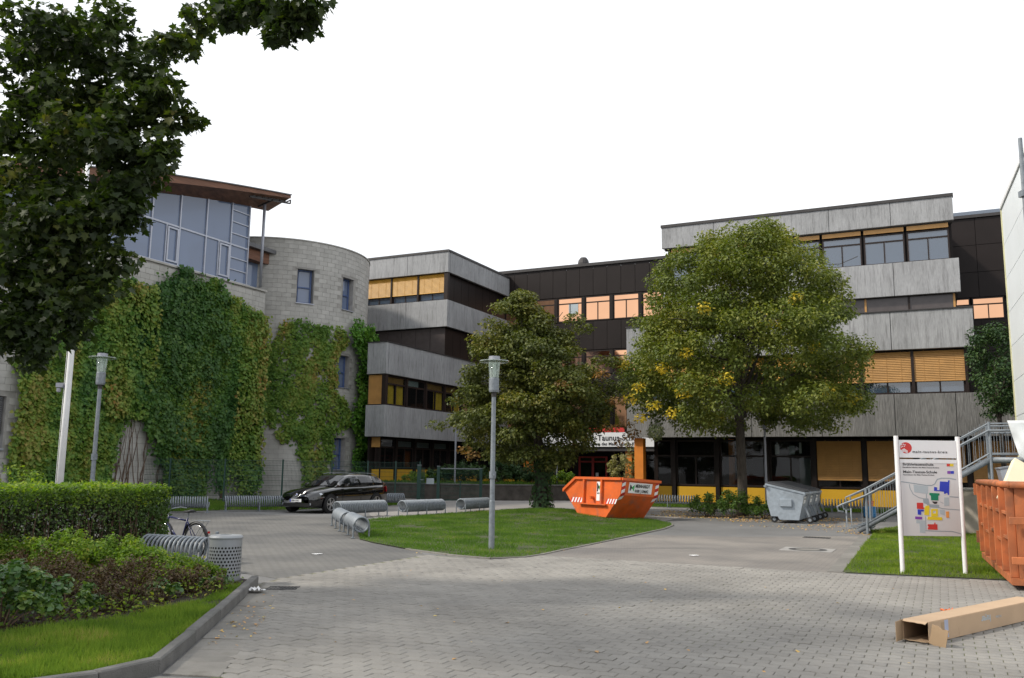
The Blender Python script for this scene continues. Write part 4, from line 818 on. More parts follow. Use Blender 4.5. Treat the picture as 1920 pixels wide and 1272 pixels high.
def limb_pts(p0, p1, sag=.15, n=6, wob=.05):
    p0, p1 = Vector(p0), Vector(p1); L = (p1 - p0).length; out = []
    for i in range(n + 1):
        t = i / n; p = p0.lerp(p1, t); p.z += math.sin(math.pi * t) * L * sag
        if 0 < i < n: p += Vector((random.gauss(0, wob), random.gauss(0, wob), random.gauss(0, wob))) * L
        out.append(tuple(p))
    return out
def tree(name, label, loc, trunk, prof, nclump, cr, per, lsize, lm, bark, lean=(0, 0), nlimb=26, seed=3, rough=.14, extra=(), flat=.75, base=(0, 0), squash=1.0, shapes=None):
    """trunk: [(x,y,z,r)], prof: [(z, radius)] of the crown outline; clumps of leaves fill the outline, outer ones more often"""
    t = thing(name, label, 'tree', loc); zz = [p[0] for p in prof]; rr = [p[1] for p in prof]; cen = []
    while len(cen) < nclump:
        z = random.uniform(zz[0], zz[-1]); R0 = np.interp(z, zz, rr)
        if random.uniform(0, max(rr)) > R0: continue
        a = random.uniform(0, 2 * math.pi); R1 = R0 * (1 + rough * 2.2 * sm((math.cos(a) * 1.3 + seed, math.sin(a) * 1.3, z * .42)) + rough * 1.1 * sm((math.cos(a) * 3 + seed, math.sin(a) * 3, z * 1.1)))
        q = random.uniform(0, 1) ** .33 * max(.05, R1 - cr * .55)
        k = (z - zz[0]) / (zz[-1] - zz[0]); cen.append((base[0] + lean[0] * k + q * math.cos(a), base[1] + lean[1] * k + q * math.sin(a) * squash, z + .3 * sm((q * math.cos(a), q * math.sin(a), seed))))
    cen = np.array(cen); rad = RNG.uniform(.65, 1.2, len(cen)) * cr; per_n = (per * (rad / cr) ** 2).astype(int)
    p, n = clump_pts(cen, rad, per_n, flat); dn = np.tile(np.array([0, 0, -1.0]), (len(p), 1)) + RNG.normal(0, .6, (len(p), 3))
    v, f = leaves(p, n, lsize * RNG.uniform(.6, 1.25, len(p)), shapes or LEAF, dn); np_mesh('crown', v, f, lm, t)
    mb = MB(); mb.tube([q[:3] for q in trunk], [q[3] for q in trunk], 12)
    tip = Vector(trunk[-1][:3])
    for i in range(nlimb):
        c = cen[random.randrange(len(cen))]; k = random.uniform(.52, 1.0); j = min(int(k * (len(trunk) - 1)), len(trunk) - 2); fr = k * (len(trunk) - 1) - j
        a, b = Vector(trunk[j][:3]), Vector(trunk[j + 1][:3]); s = a.lerp(b, fr); r0 = (trunk[j][3] * (1 - fr) + trunk[j + 1][3] * fr)
        if c[2] < s.z + .2: c = (c[0], c[1], s.z + .4 + abs(c[2] - s.z) * .2)
        if c[2] > zz[-1] - .8: c = (c[0] , c[1], zz[-1] - .9)
        pts = limb_pts(s, c, .06, 6, .025); mb.tube(pts, [max(.012, r0 * .55 * (1 - .85 * q / 6)) for q in range(7)], 6, False)
    mb.build('trunk', bark, t, smooth=True)
    for (nm, cs, rs, ms, lmm, ls) in extra:
        p, n = clump_pts(np.array(cs), rs, ms, flat); v, f = leaves(p, n, ls * RNG.uniform(.6, 1.2, len(p)), shapes or LEAF); np_mesh(nm, v, f, lmm, t)
    return t
LX, LY = 8.62, 33.0
yc = [(-4.0, -1.5, 4.6), (-3.6, -2.2, 3.9), (-3.9, -1.2, 3.5), (-3.3, -2.3, 5.2), (-4.2, -.6, 4.2), (-2.6, -3.2, 5.6), (-2.0, -3.3, 7.2), (.3, -3.9, 6.5), (1.6, -3.7, 5.8), (2.2, -3.3, 4.4), (-1.4, -3.6, 4.7), (3.6, -2.2, 6.0), (-3.1, -2.8, 3.6), (1.2, -3.3, 7.6), (3.2, -2.8, 4.2), (-4.3, .2, 5.6), (-2.7, -2.9, 4.3)]
tree('lime_tree', 'round topped lime tree with yellowing leaves in front of the concrete wing', (LX, LY, 0),
     [(0, 0, -.05, .24), (.02, 0, .3, .19), (.03, .0, 1.5, .17), (.0, .02, 3.0, .165), (-.03, 0, 3.9, .17), (-.02, 0, 5.2, .13), (.05, 0, 6.8, .09), (.1, .05, 8.6, .05)],
     [(3.35, 2.7), (3.7, 4.0), (4.2, 4.7), (5.0, 4.9), (5.8, 4.75), (6.8, 4.4), (7.8, 4.1), (8.8, 3.6), (9.7, 3.0), (10.4, 2.3), (10.9, 1.5)], 720, .56, 215, .125, l_lime, m_bark, base=(.32, 0), nlimb=34, seed=3, rough=.12,
     extra=[('yellow_leaves', yc, [.3] * len(yc), [60] * len(yc), l_yellow, .13)])
mc = [(2.6, -2.2, 4.0), (3.1, -1.2, 3.2), (2.9, -1.8, 2.5), (2.0, -2.8, 4.9), (-2.6, -1.6, 2.0), (-2.9, -1.0, 2.2), (3.4, -.5, 2.9), (2.4, -2.4, 3.0), (.6, -3, 4.5)]
tree('maple_tree', 'olive green maple with layered branches and ivied trunk on the middle lawn', (1.21, 34.0, .1),
     [(0, 0, -.1, .3), (0, 0, .4, .26), (-.05, 0, 1.3, .22), (-.12, .02, 2.4, .19), (-.3, 0, 3.8, .14), (-.5, 0, 5.4, .09), (-.7, 0, 7.0, .05)],
     [(1.75, 1.6), (2.2, 2.5), (3.0, 3.1), (4.0, 3.25), (4.8, 3.15), (5.4, 2.95), (6.0, 2.5), (6.6, 2.0), (7.2, 1.4), (7.8, .9), (8.35, .45)], 370, .55, 215, .135, l_maple, m_bark2, lean=(-.5, 0), base=(-.28, 0), nlimb=24, seed=9, rough=.26, flat=.5,
     extra=[('russet_leaves', mc, [.38] * len(mc), [70] * len(mc), l_brown, .13), ('side_crown', [(-2.5, -.6, 5.2), (-2.3, -.9, 6.0), (1.5, -.8, 6.9), (1.2, -.6, 7.3), (-2.0, -1, 7.0), (-1.7, -1, 7.6), (2.6, -1, 5.6), (-3.0, -.8, 4.4), (-.9, -.6, 8.1)], [.5] * 9, [200] * 9, l_maple, .135)])
ivt = thing('trunk_ivy', 'clump of ivy growing round the foot of the maple trunk', 'climbing plant', (1.21, 34.0, .05))
q = RNG.uniform(0, 1, (900, 3)); a = q[:, 0] * 2 * np.pi; zz_ = q[:, 1] ** 1.5 * 2.0; rr_ = .25 + .28 * q[:, 2] * np.clip(1.1 - zz_ * .5, .15, 1)
v, f = leaves(np.c_[rr_ * np.cos(a), rr_ * np.sin(a), zz_], np.c_[np.cos(a), np.sin(a), np.full(900, .3)], .11 * RNG.uniform(.6, 1.2, 900), IVY); np_mesh('foliage', v, f, l_dark, ivt)
tree('birch_tree' if False else 'small_tree', 'small dark green tree squeezed between the concrete wing and the white building', (18.9, 33.8, 0),
     [(0, 0, 0, .12), (0, 0, 2, .1), (-.05, 0, 4, .08), (-.1, 0, 6, .05)], [(4.0, .7), (4.6, 1.25), (5.6, 1.45), (6.6, 1.2), (7.3, .6)], 70, .42, 150, .12, l_dark, m_bark, nlimb=10, seed=14, rough=.2)
# the big maple that overhangs the picture from the left
BT = thing('maple_tree', 'large near maple whose dark leafy branches overhang the hedge and flagpole', 'tree', (-11.2, 8.4, 0))
near = [(-5.3, 10.4, 4.2, .6), (-5.9, 10.6, 3.9, .7), (-5.0, 10.2, 3.5, .36), (-4.75, 10.2, 4.3, .4), (-6.1, 11, 7.0, .9), (-5.3, 10.6, 7.0, .75), (-5.6, 10.8, 6.2, .9), (-4.9, 10.6, 6.4, .52), (-4.5, 10.4, 6.55, .33), (-6.4, 11.2, 6.1, .9), (-4.85, 10.2, 5.75, .75), (-4.35, 10.3, 5.95, .55), (-3.9, 10.2, 5.95, .36), (-3.72, 10.1, 5.82, .2), (-4.4, 10.2, 5.45, .55), (-4.1, 10.1, 5.25, .42), (-5.6, 10.6, 5.2, .9), (-4.7, 10.2, 4.95, .75), (-6.6, 11.4, 5.2, .9), (-4.2, 10.0, 4.98, .32), (-3.95, 10.0, 5.2, .2),
        (-5.2, 10.5, 4.45, .75), (-6.0, 10.9, 4.4, .85), (-4.6, 10.2, 4.5, .45), (-4.45, 10.1, 4.08, .22), (-5.5, 10.4, 3.75, .65), (-4.85, 10.1, 3.85, .45), (-6.2, 10.7, 3.6, .75), (-4.72, 10.1, 3.55, .26), (-5.2, 10.2, 3.25, .4), (-5.65, 10.3, 3.15, .45), (-5.35, 10.2, 2.88, .22), (-6.6, 11, 3.3, .6), (-4.2, 10.2, 6.78, .33), (-4.1, 10.1, 6.62, .22), (-3.35, 9.6, 7.0, .28), (-3.0, 9.4, 6.9, .28), (-2.7, 9.1, 6.62, .3), (-2.9, 9.2, 6.55, .18), (-2.35, 8.9, 6.5, .3), (-2.05, 8.7, 6.4, .26), (-1.88, 8.6, 6.36, .18), (-2.25, 8.7, 6.2, .17), (-2.0, 8.7, 6.24, .15), (-3.7, 9.9, 6.95, .3)]
near = [(x - (.28 if z < 6.6 else .12), y, z, r0 * (.93 if x > -5.2 else 1.0)) for x, y, z, r0 in near]
subc, subr, subn = [], [], []
for (x, y, z, r0) in near:
    for k in range(max(3, int(14 * r0))):
        d = RNG.normal(size=3); d /= np.linalg.norm(d); rr0 = r0 * random.uniform(.3, 1.0); subc.append((x + d[0] * rr0, y + d[1] * rr0, z + d[2] * rr0 * .85)); s = min(.3, .14 + .2 * r0) * random.uniform(.7, 1.2); subr.append(s); subn.append(int(1150 * s * s) + 8)
p, n = clump_pts(np.array(subc), subr, subn, .8); n = n * .6 + RNG.normal(0, .35, n.shape); dn = np.tile(np.array([0, 0, -1.0]), (len(p), 1)) + RNG.normal(0, .45, (len(p), 3))
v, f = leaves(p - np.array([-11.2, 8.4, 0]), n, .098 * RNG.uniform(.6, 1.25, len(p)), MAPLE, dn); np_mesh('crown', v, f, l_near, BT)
far_c = []
while len(far_c) < 60:
    d = RNG.normal(size=3); d /= np.linalg.norm(d); k = random.uniform(.2, 1) ** .4; x, y, z = -12.0 + 4.6 * d[0] * k, 5.2 + 3.4 * d[1] * k, 9.4 + 3.8 * d[2] * k
    if x < -8.8 and y < 9.2: far_c.append((x, y, z))
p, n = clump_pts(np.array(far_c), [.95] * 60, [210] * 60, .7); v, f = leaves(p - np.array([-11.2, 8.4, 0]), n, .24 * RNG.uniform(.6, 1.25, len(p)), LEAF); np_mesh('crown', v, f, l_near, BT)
mb = MB(); mb.tube([(0, 0, 0), (.05, 0, 1.5), (.1, .05, 3.0), (.1, .1, 5), (.2, .1, 8), (.2, 0, 11)], [.42, .33, .3, .25, .17, .05], 14)
for (x, y, z, r0) in near:
    if r0 > .7:
        s = Vector((.1, .05, min(8.5, max(2.9, z + .2 - .25 * abs(x + 11))))); e = Vector((x + 11.2, y - 8.4, z)); mb.tube(limb_pts(s, e, .05, 7, .02), [max(.004, .032 * (1 - .93 * i / 7)) for i in range(8)], 6, False)
for (x, y, z) in far_c[::3]: mb.tube(limb_pts((.15, .05, random.uniform(4, 8)), (x + 11.2, y - 8.4, z), .05, 5, .03), [.08 * (1 - .8 * i / 5) for i in range(6)], 6, False)
mb.build('trunk', m_bark2, BT, smooth=True)
# ================================================================== HEDGE AND SHRUBS
HG = thing('hedge', 'clipped box shaped hedge with bare dark side and bright green top', 'hedge', (-5.62, 14.75, .05), R(-26))   # local x = B, y = A
n = 52000; q = RNG.uniform(0, 1, (n, 3)); Lh, Wh, Hh = 7.0, 1.25, 1.17; side = RNG.choice(4, n, p=[.42, .38, .14, .06]); dp = RNG.uniform(0, 1, n) ** 1.6 * .16
xx = np.where(side == 0, -dp, np.where(side == 3, -Wh + dp, -q[:, 0] * Wh)); zz2 = np.where(side == 1, Hh - dp, q[:, 2] * Hh); yy = np.where(side == 2, -dp, -q[:, 1] * Lh)
bumpy = np.array([.07 * sm((x * 1.5, y * 1.5, z * 1.5)) + .03 * sm((x * 5, y * 5, z * 5)) for x, y, z in zip(xx, yy, zz2)])
nrm = np.where(side[:, None] == 0, [1, 0, .2], np.where(side[:, None] == 1, [0, 0, 1], np.where(side[:, None] == 2, [0, 1, .2], [-1, 0, .2]))).astype(float)
pts = np.c_[xx, yy, zz2] + nrm * bumpy[:, None]; keep = (side != 0) | (RNG.uniform(0, 1, n) < .12 + .6 * (zz2 / Hh) ** 3 + .55 * np.clip((yy + .75) / .5, 0, 1)); pts, nrm = pts[keep], nrm[keep]
v, f = leaves(pts, nrm + RNG.normal(0, .55, pts.shape), .045 * RNG.uniform(.6, 1.3, len(pts)), LEAF); np_mesh('foliage', v, f, l_hedge, HG)
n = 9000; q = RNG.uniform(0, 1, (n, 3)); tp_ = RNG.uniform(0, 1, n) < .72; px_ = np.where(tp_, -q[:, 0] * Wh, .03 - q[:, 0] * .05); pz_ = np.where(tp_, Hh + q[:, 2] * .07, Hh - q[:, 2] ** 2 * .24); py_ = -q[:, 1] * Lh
pz_ += np.array([.05 * sm((x * 2, y * 2, 4.4)) for x, y in zip(px_, py_)]); v, f = leaves(np.c_[px_, py_, pz_], np.tile(UP, (n, 1)) + RNG.normal(0, .6, (n, 3)), .05 * RNG.uniform(.6, 1.4, n), LEAF); np_mesh('lit_top_leaves', v, f, l_shrub, HG)  # brighter leaf colour stands in for sunlight on the hedge top
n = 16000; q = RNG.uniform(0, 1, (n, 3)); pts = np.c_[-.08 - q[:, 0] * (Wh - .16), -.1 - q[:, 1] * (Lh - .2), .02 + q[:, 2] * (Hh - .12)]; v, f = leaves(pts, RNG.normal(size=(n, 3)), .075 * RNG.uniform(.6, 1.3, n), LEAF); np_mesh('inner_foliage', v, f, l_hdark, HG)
mb = MB()
for k in range(260):
    y = -random.uniform(.05, 6.8); x = -random.uniform(.02, .5); p0 = (x - .1, y, 0); p1 = (x + random.uniform(-.1, .12), y + random.uniform(-.2, .2), random.uniform(.5, 1.05)); mb.tube([p0, ((p0[0] + p1[0]) / 2 + .03, (p0[1] + p1[1]) / 2, p1[2] * .5), p1], [.012, .008, .004], 4, False)
mb.build('twigs', bpy.data.materials['dry_brown_stem'], HG)
def shrub(name, label, loc, rx, ry, h, n, ls, lm, group=None, stem=14, shape=LEAF, spiky=.5, rz=0.0, nclump=None, stemmat=None):
    t = thing(name, label, 'shrub', loc, rz, group); nc = nclump or max(10, n // 60); cen, rad = [], []
    for k in range(nc):
        a = random.uniform(0, 6.283); q = random.uniform(0, 1) ** .5; z = h * (.25 + .68 * random.uniform(0, 1) ** .8 * (1 - .55 * q * q)); cen.append((rx * q * math.cos(a) * .9, ry * q * math.sin(a) * .9, z)); rad.append(min(rx, ry, h) * random.uniform(.16, .34))
    p, nn = clump_pts(np.array(cen), rad, [max(4, n // nc)] * nc, 1.0); p[:, 2] = np.abs(p[:, 2])
    dn = np.c_[p[:, :2] * .6, np.full(len(p), spiky)] + RNG.normal(0, .6, p.shape); v, f = leaves(p, nn, ls * RNG.uniform(.5, 1.3, len(p)), shape, dn); np_mesh('foliage', v, f, lm, t)
    mb = MB()
    for k in range(stem):
        c_ = cen[random.randrange(nc)]; mb.tube([(c_[0] * .15, c_[1] * .15, 0), (c_[0] * .5, c_[1] * .5, c_[2] * .6), (c_[0] * 1.05, c_[1] * 1.05, c_[2] * 1.15)], [.009, .007, .003], 4, False)
    mb.build('stem', stemmat or bpy.data.materials['dry_brown_stem'], t); return t
bedz = .07
GB_ = 'low shrubs in the planting bed'
for k, (x, y, rx, h, n, lb_) in enumerate((
        (-6.75, 12.2, .6, .62, 2600, 'low bright green shrub at the left picture edge below the hedge'), (-5.95, 12.0, .6, .68, 2900, 'low bright green shrub left of the middle of the bed below the hedge'), (-5.25, 12.0, .55, .6, 2700, 'tallest bright green shrub below the hedge centre'),
        (-4.75, 11.9, .5, .46, 2400, 'low bright green shrub below the end of the hedge'), (-4.3, 11.8, .42, .33, 1900, 'low bright green shrub in front of the near coil stand'), (-3.92, 11.6, .28, .24, 800, 'small yellowing shrub at the foot of the litter bin'))):
    shrub('spirea_bush', lb_, (x, y, bedz), rx, .4, h, int(n * 1.7), .046, l_shrub, GB_, spiky=1.0)
for k, (x, y, rx, h, n, lm, lb_) in enumerate((
        (-5.1, 10.3, .6, .5, 2000, l_dry, 'dry brown twiggy shrub in the middle of the bed'), (-4.4, 10.6, .55, .5, 1900, l_dry, 'dry reddish brown shrub before the green row'), (-3.85, 10.9, .4, .36, 1300, l_dry, 'small dry brown shrub near the kerb'), (-5.7, 10.9, .6, .5, 1900, l_dry, 'dry brown shrub behind the rose bush'),
        (-4.1, 9.7, .42, .42, 1100, l_dry, 'brown stalky shrub at the edge of the bright grass'))):
    shrub('dry_shrub', lb_, (x, y, bedz), rx, .4, h, n, .036, lm, 'dry brown shrubs in the planting bed', 110, spiky=1.2, stemmat=m_dryred if 'm_dryred' in globals() else None)
for x, y, rx, h, n, lb_ in ((-4.75, 8.5, .5, .62, 1900, 'leafy rose bush with glossy blue green leaves at the lower left'), (-5.4, 9.4, .5, .6, 1500, 'leafy rose bush half cut off by the left picture edge'), (-4.6, 9.4, .35, .36, 600, 'small rose bush among the dry stems'), (-3.95, 10.35, .26, .28, 320, 'small yellow green rose seedling close to the kerb'), (-3.7, 11.2, .22, .24, 260, 'tiny leafy rose seedling beside the kerb top')):
    shrub('rose_bush', lb_, (x, y, bedz), rx, rx * .8, h, n, .055, l_rose, 'rose bushes in the planting bed', 18, IVY, .4)
shrub('twiggy_bush', 'light green twiggy bush rising behind the left part of the hedge', (-7.9, 13.9, 0), .75, .6, 1.75, 2600, .06, l_shrub, None, 26, spiky=1.0)
wp = np.array([(-3.5, 11.9), (-3.35, 10.4), (-3.6, 9.3), (-4.3, 8.6), (-5.2, 7.9), (-7.5, 8.5), (-8, 12.5), (-5.8, 13.5), (-4.6, 12.8)]); lo, hi = wp.min(0), wp.max(0)
for nm, nq, mt, hh, sz, lb_ in (('weeds', 5200, l_shrub, .16, .05, 'low weeds and seedlings between the shrubs of the bed'), ('leaf_litter', 6500, l_dry, .03, .05, 'brown leaf litter covering the earth of the bed')):
    q = RNG.uniform(lo, hi, (nq * 3, 2)); q = q[in_poly(q[:, 0], q[:, 1], wp)]; dn_ = np.array([sm((x * 2.2, y * 2.2, 5.5 + hh)) for x, y in q]); q = q[RNG.uniform(0, 1, len(q)) < .35 + 1.3 * dn_][:nq]
    p3 = np.c_[q, bedz + RNG.uniform(.0, 1, len(q)) ** 1.5 * hh]; v, f = leaves(p3, np.tile(UP, (len(q), 1)) + RNG.normal(0, .5, (len(q), 3)), sz * RNG.uniform(.5, 1.3, len(q)), LEAF); tag(np_mesh(nm, v, f, mt), lb_, None, None, 'stuff')
# planter in front of the school
PW_ = thing('retaining_wall', 'low dark retaining wall of the raised bed before the school', 'wall', (-1.5, 45.9, 0)); rp = [(-9.5, 49.4), (-5.9, 47.3), (-3.6, 46.4), (-1.5, 45.7), (1.2, 46.3), (3.7, 47.4), (5.4, 49.6), (6.0, 52)]
for a, b in zip(rp[:-1], rp[1:]):
    d = (Vector(b + (0,)) - Vector(a + (0,))); d.normalize(); MB().bar(Vector(a + (.37,)) + d * .01, Vector(b + (.37,)) - d * .01, .22, .78).build('wall_segment', m_retwall, PW_, (1.5, -45.9, 0), bev=.01)
    MB().bar(Vector(a + (.79,)) + d * .005, Vector(b + (.79,)) - d * .005, .3, .06).build('coping', m_kerb, PW_, (1.5, -45.9, 0))
sheet('raised_bed', rp + [(6, 57), (-12, 57), (-12, 51)], .70, m_soil, 'earth of the raised bed before the school')
blades('grass', [(-9, 49.6), (-5.9, 47.6), (-1.5, 46.0), (1.2, 46.6), (3.7, 47.8), (4.5, 50), (0, 50), (-6, 50)], 12000, (.1, .3), .70, g_lawn, 'grass and weeds along the raised bed', thin=3)
for x, y, rx, h, n, ls, lm, lb_ in ((-2.6, 48.2, 1.4, 1.3, 3600, .13, l_dark, 'wide dark juniper behind the mesh gate'), (-.6, 47.8, 1.3, 1.5, 3600, .13, l_dark, 'tall dark juniper between gate and lamp post'), (1.2, 48.4, 1.3, 1.15, 3000, .13, l_dark, 'dark juniper beside the maple trunk'), (-5.0, 49.0, 1.0, .7, 1500, .14, l_shrub, 'light green shrub before the yellow panels'), (2.9, 48.3, .8, .75, 1300, .13, l_shrub, 'light green shrub right of the maple trunk'), (-3.9, 48.6, .9, .95, 1700, .13, l_dark, 'small dark juniper beside the gate post')):
    shrub('juniper_bush' if lm is l_dark else 'bed_shrub', lb_, (x, y, .7), rx, .9, h, n, ls, lm, 'shrubs in the raised bed', 10, spiky=.5)
shrub('pale_shrub', 'pale feathery shrub between the two orange pillars', (6.1, 46.5, 0), 1.0, .9, 3.3, 2400, .12, leafmat('pale_willow_leaf', [(0, (.08, .09, .04)), (.6, (.16, .15, .07)), (1, (.24, .19, .08))], .3, 1), None, 16)
for x, y, rx, h, n, lb_ in ((7.1, 32.0, .75, .85, 2200, 'round green shrub nearest the orange skip under the lime tree'), (8.0, 31.7, .7, 1.0, 2200, 'shrub with tall shoots left of the lime trunk'), (8.9, 31.3, .8, .75, 2000, 'spreading shrub right of the lime trunk beside the waste containers')):
    shrub('understorey_shrub', lb_, (x, y, 0), rx, .6, h, n, .085, l_hedge, 'shrubs round the lime tree foot', 16, spiky=.8)
HB = thing('hanging_basket', 'round grey green plant ball hanging below the lime tree crown', 'hanging basket', (5.45, 33.1, 3.05))
q = RNG.normal(size=(700, 3)); q /= np.linalg.norm(q, axis=1, keepdims=True); v, f = leaves(q * .34 * RNG.uniform(.6, 1.05, (700, 1)), q + RNG.normal(0, .4, q.shape), .085 * RNG.uniform(.6, 1.2, 700), LEAF); np_mesh('foliage', v, f, leafmat('grey_green_leaf', [(0, (.06, .08, .04)), (.6, (.12, .14, .07)), (1, (.2, .2, .1))], .25, 2), HB)
MB().tube([(0, 0, .25), (0, 0, .9)], .006, 5).build('cord', m_black, HB)
# fallen leaves
def fallen(name, poly, n, label, z=.004, s=.07):
    P_ = np.array(poly); lo, hi = P_.min(0), P_.max(0); q = RNG.uniform(lo, hi, (n * 3, 2)); q = q[in_poly(q[:, 0], q[:, 1], poly)]; dens = np.array([sm((x * .7, y * .7, 2.2)) for x, y in q]); q = q[RNG.uniform(0, 1, len(q)) < .45 + dens][:n]
    v, f = leaves(np.c_[q, np.full(len(q), z + .006)], np.tile(UP, (len(q), 1)) + RNG.normal(0, .25, (len(q), 3)), s * RNG.uniform(.5, 1.2, len(q)), LEAF); o = np_mesh(name, v, f, l_fallen); tag(o, label, None, None, 'stuff')
l_fallen = leafmat('fallen_leaf', [(0, (.16, .09, .045)), (.5, (.30, .17, .06)), (.85, (.42, .26, .06)), (1, (.5, .38, .12))], .1, 2, big=.2)
fallen('fallen_leaves', [(4.9, 34.5), (5.4, 31.2), (6.6, 29.6), (8.2, 28.2), (9.8, 29.6), (12, 30.5), (12.5, 32), (9.5, 33.6), (6.5, 36.5)], 2600, 'orange fallen leaves under the lime tree')
fallen('fallen_leaves', [(7.0, 27), (9.4, 23.8), (10.4, 26), (11.8, 30), (8.5, 28.2)], 420, 'yellow leaves strewn before the waste containers')
fallen('fallen_leaves', [(9.3, 23.2), (9.7, 23.5), (9.5, 24.6), (10.6, 26.6), (9.9, 26.6), (8.9, 24.4)], 300, 'brown leaves blown to the foot of the steel stairs')
fallen('fallen_leaves', [(-1.7, 32.6), (.1, 34.8), (2.2, 35.3), (3.2, 33.5), (1.5, 32.8), (-.5, 32.6)], 1200, 'yellow leaves along the rear edge of the middle lawn', .05)
fallen('fallen_leaves', [(-3.3, 19.9), (-2.1, 17.7), (-.35, 16.05), (1.7, 19.2), (4.9, 26.4), (5.0, 27.6), (4.6, 26.0), (1.4, 18.3), (-.3, 15.8), (-2.4, 17.6), (-3.6, 19.8)], 420, 'dry leaf scraps along the lawn edge', 0, .05)
fallen('fallen_leaves', [(-3.3, 11.8), (-2.75, 8.3), (-2.55, 7.2), (-2.35, 8.3), (-2.9, 11.8)], 150, 'dry leaf scraps on the slabs beside the kerb', .003, .045)
fallen('fallen_leaves', [(-2.5, 7), (4, 7), (7, 13), (-1, 15), (-3, 12)], 36, 'single dry leaves on the forecourt pavers', .004, .06)
# ================================================================== OBJECTS
# ------------------------------------------------------------------ lamps and poles
def lamp(label, loc, s=1.0, group='disc topped street lamps'):
    t = thing('street_lamp', label, 'street lamp', loc, .3, group)
    mb = MB(); mb.tube([(0, 0, -.1), (0, 0, .9), (0, 0, .92), (0, 0, 3.02)], [.062, .06, .052, .045], 14); mb.build('pole', m_galv, t, smooth=False)
    mb = MB(); mb.lathe([(.0, 3.02), (.05, 3.02), (.055, 3.12), (.04, 3.13)], 16); mb.build('neck', m_trim, t)
    mb = MB(); mb.lathe([(.0, 3.12), (.095, 3.12), (.105, 3.16), (.105, 3.4), (.09, 3.42), (0, 3.42)], 20); mb.build('lamp_housing', m_chrome if False else m_galv, t)
    mb = MB(); mb.lathe([(.1, 3.42), (.125, 3.74), (.121, 3.74), (.096, 3.42)], 20); mb.build('lamp_glass', m_lampgl, t, smooth=True)
    mb = MB(); 
    for k in range(4): mb.tube([(.07 * math.cos(k * 1.571), .07 * math.sin(k * 1.571), 3.42), (.09 * math.cos(k * 1.571), .09 * math.sin(k * 1.571), 3.74)], .008, 5)
    mb.lathe([(.03, 3.44), (.04, 3.5), (.04, 3.66), (.02, 3.7)], 12); mb.build('bulb', m_pwhite, t)
    mb = MB(); mb.lathe([(.0, 3.755), (.3, 3.745), (.315, 3.755), (.3, 3.775), (0, 3.785)], 28); mb.build('reflector_disc', m_lampgl, t)
    mb = MB(); mb.lathe([(.0, 3.87), (.115, 3.865), (.12, 3.79), (.115, 3.785)], 20); mb.build('cap', m_steelp, t)
    mb = MB(); mb.box(-.01, .01, -.14, -.05, 1.42, 1.44); mb.lathe([(.064, 1.36), (.07, 1.36), (.07, 1.5), (.064, 1.5)], 14); mb.build('clamp', m_galv, t)
    t.scale = (s, s, s); return t
lamp('grey street lamp with clear disc top standing on the middle lawn', (-.36, 18.06, .05))
lamp('grey street lamp with clear disc top before the creeper wall beside the flagpole', (-12.25, 26.0, 0), 1.26)
FP = thing('flagpole', 'tall white flagpole rising behind the hedge into the maple leaves', 'flagpole', (-10.15, 20.0, 0))
MB().tube([(0, 0, 0), (0, 0, 3), (0, 0, 6), (0, 0, 9.0)], [.075, .069, .062, .045], 18).build('pole', m_white, FP, smooth=True); MB().lathe([(0, 9.12), (.06, 9.08), (.07, 9.0), (0, 8.98)], 14).build('finial', m_white, FP)
mb = MB(); mb.box(-.26, -.10, -.06, .05, 3.32, 3.42); mb.box(-.12, -.07, -.02, .02, 3.3, 3.36); mb.lathe([(.0, 3.2), (.045, 3.22), (.05, 3.3), (.0, 3.31)], 10, (-.2, -.02, 0)); mb.build('camera', m_steelp, FP)
mb = MB(); mb.tube([(-.10, .0, .9), (-.095, 0, 8.8)], .006, 5); mb.build('rope', m_pwhite, FP)
SL = thing('street_lamp', 'slim dark lamp post close to the school wall behind the lime tree', 'street lamp', (10.2, 35.3, 0))
MB().tube([(0, 0, 0), (0, 0, 3.3)], [.055, .042], 10).build('pole', m_steelp, SL); MB().lathe([(0, 3.3), (.07, 3.32), (.11, 3.65), (.09, 3.72), (0, 3.75)], 14).build('lamp_head', m_steelp, SL)
for x, y, z, h, lb in ((-2.95, 47.2, .7, 2.9, 'thin grey post in the raised bed left of the gate end'), (2.55, 48.4, .7, 2.3, 'thin grey post in the raised bed right of the maple trunk')):
    t = thing('post', lb, 'post', (x, y, z)); MB().tube([(0, 0, 0), (0, 0, h)], .05, 10).build('pole', m_steelp, t)
# ------------------------------------------------------------------ mesh fence and gate
FE = thing('mesh_fence', 'dark green welded mesh fence along the grass verge', 'fence', (-11, 40.1, 0)); F0 = Vector((-21, 37.3, 0)); Fd = Vector((12.9, 3.6, 0)).normalized()
ft = [0, 2.3, 4.4, 6.25, 8.55, 11.05, 13.25, 14.9, 16.2, 17.35]; off_ = (11, -40.1, 0)
def mesh_panel(a, b, z0, z1, nm, par, sh_, vs=.06, hs=.2, r=.007):
    mb = MB(); L = (b - a).length; d = (b - a).normalized(); k = int(L / vs)
    for i in range(1, k): p_ = a + d * (L * i / k); mb.bar(p_ + Vector((0, 0, z0)), p_ + Vector((0, 0, z1)), r, r)
    j = int((z1 - z0) / hs)
    for i in range(j + 1):
        z = z0 + (z1 - z0) * i / j; mb.bar(a + Vector((0, 0, z)), b + Vector((0, 0, z)), r * 1.9, r * 1.9)
    o = mb.build(nm, m_green, par, sh_); return o
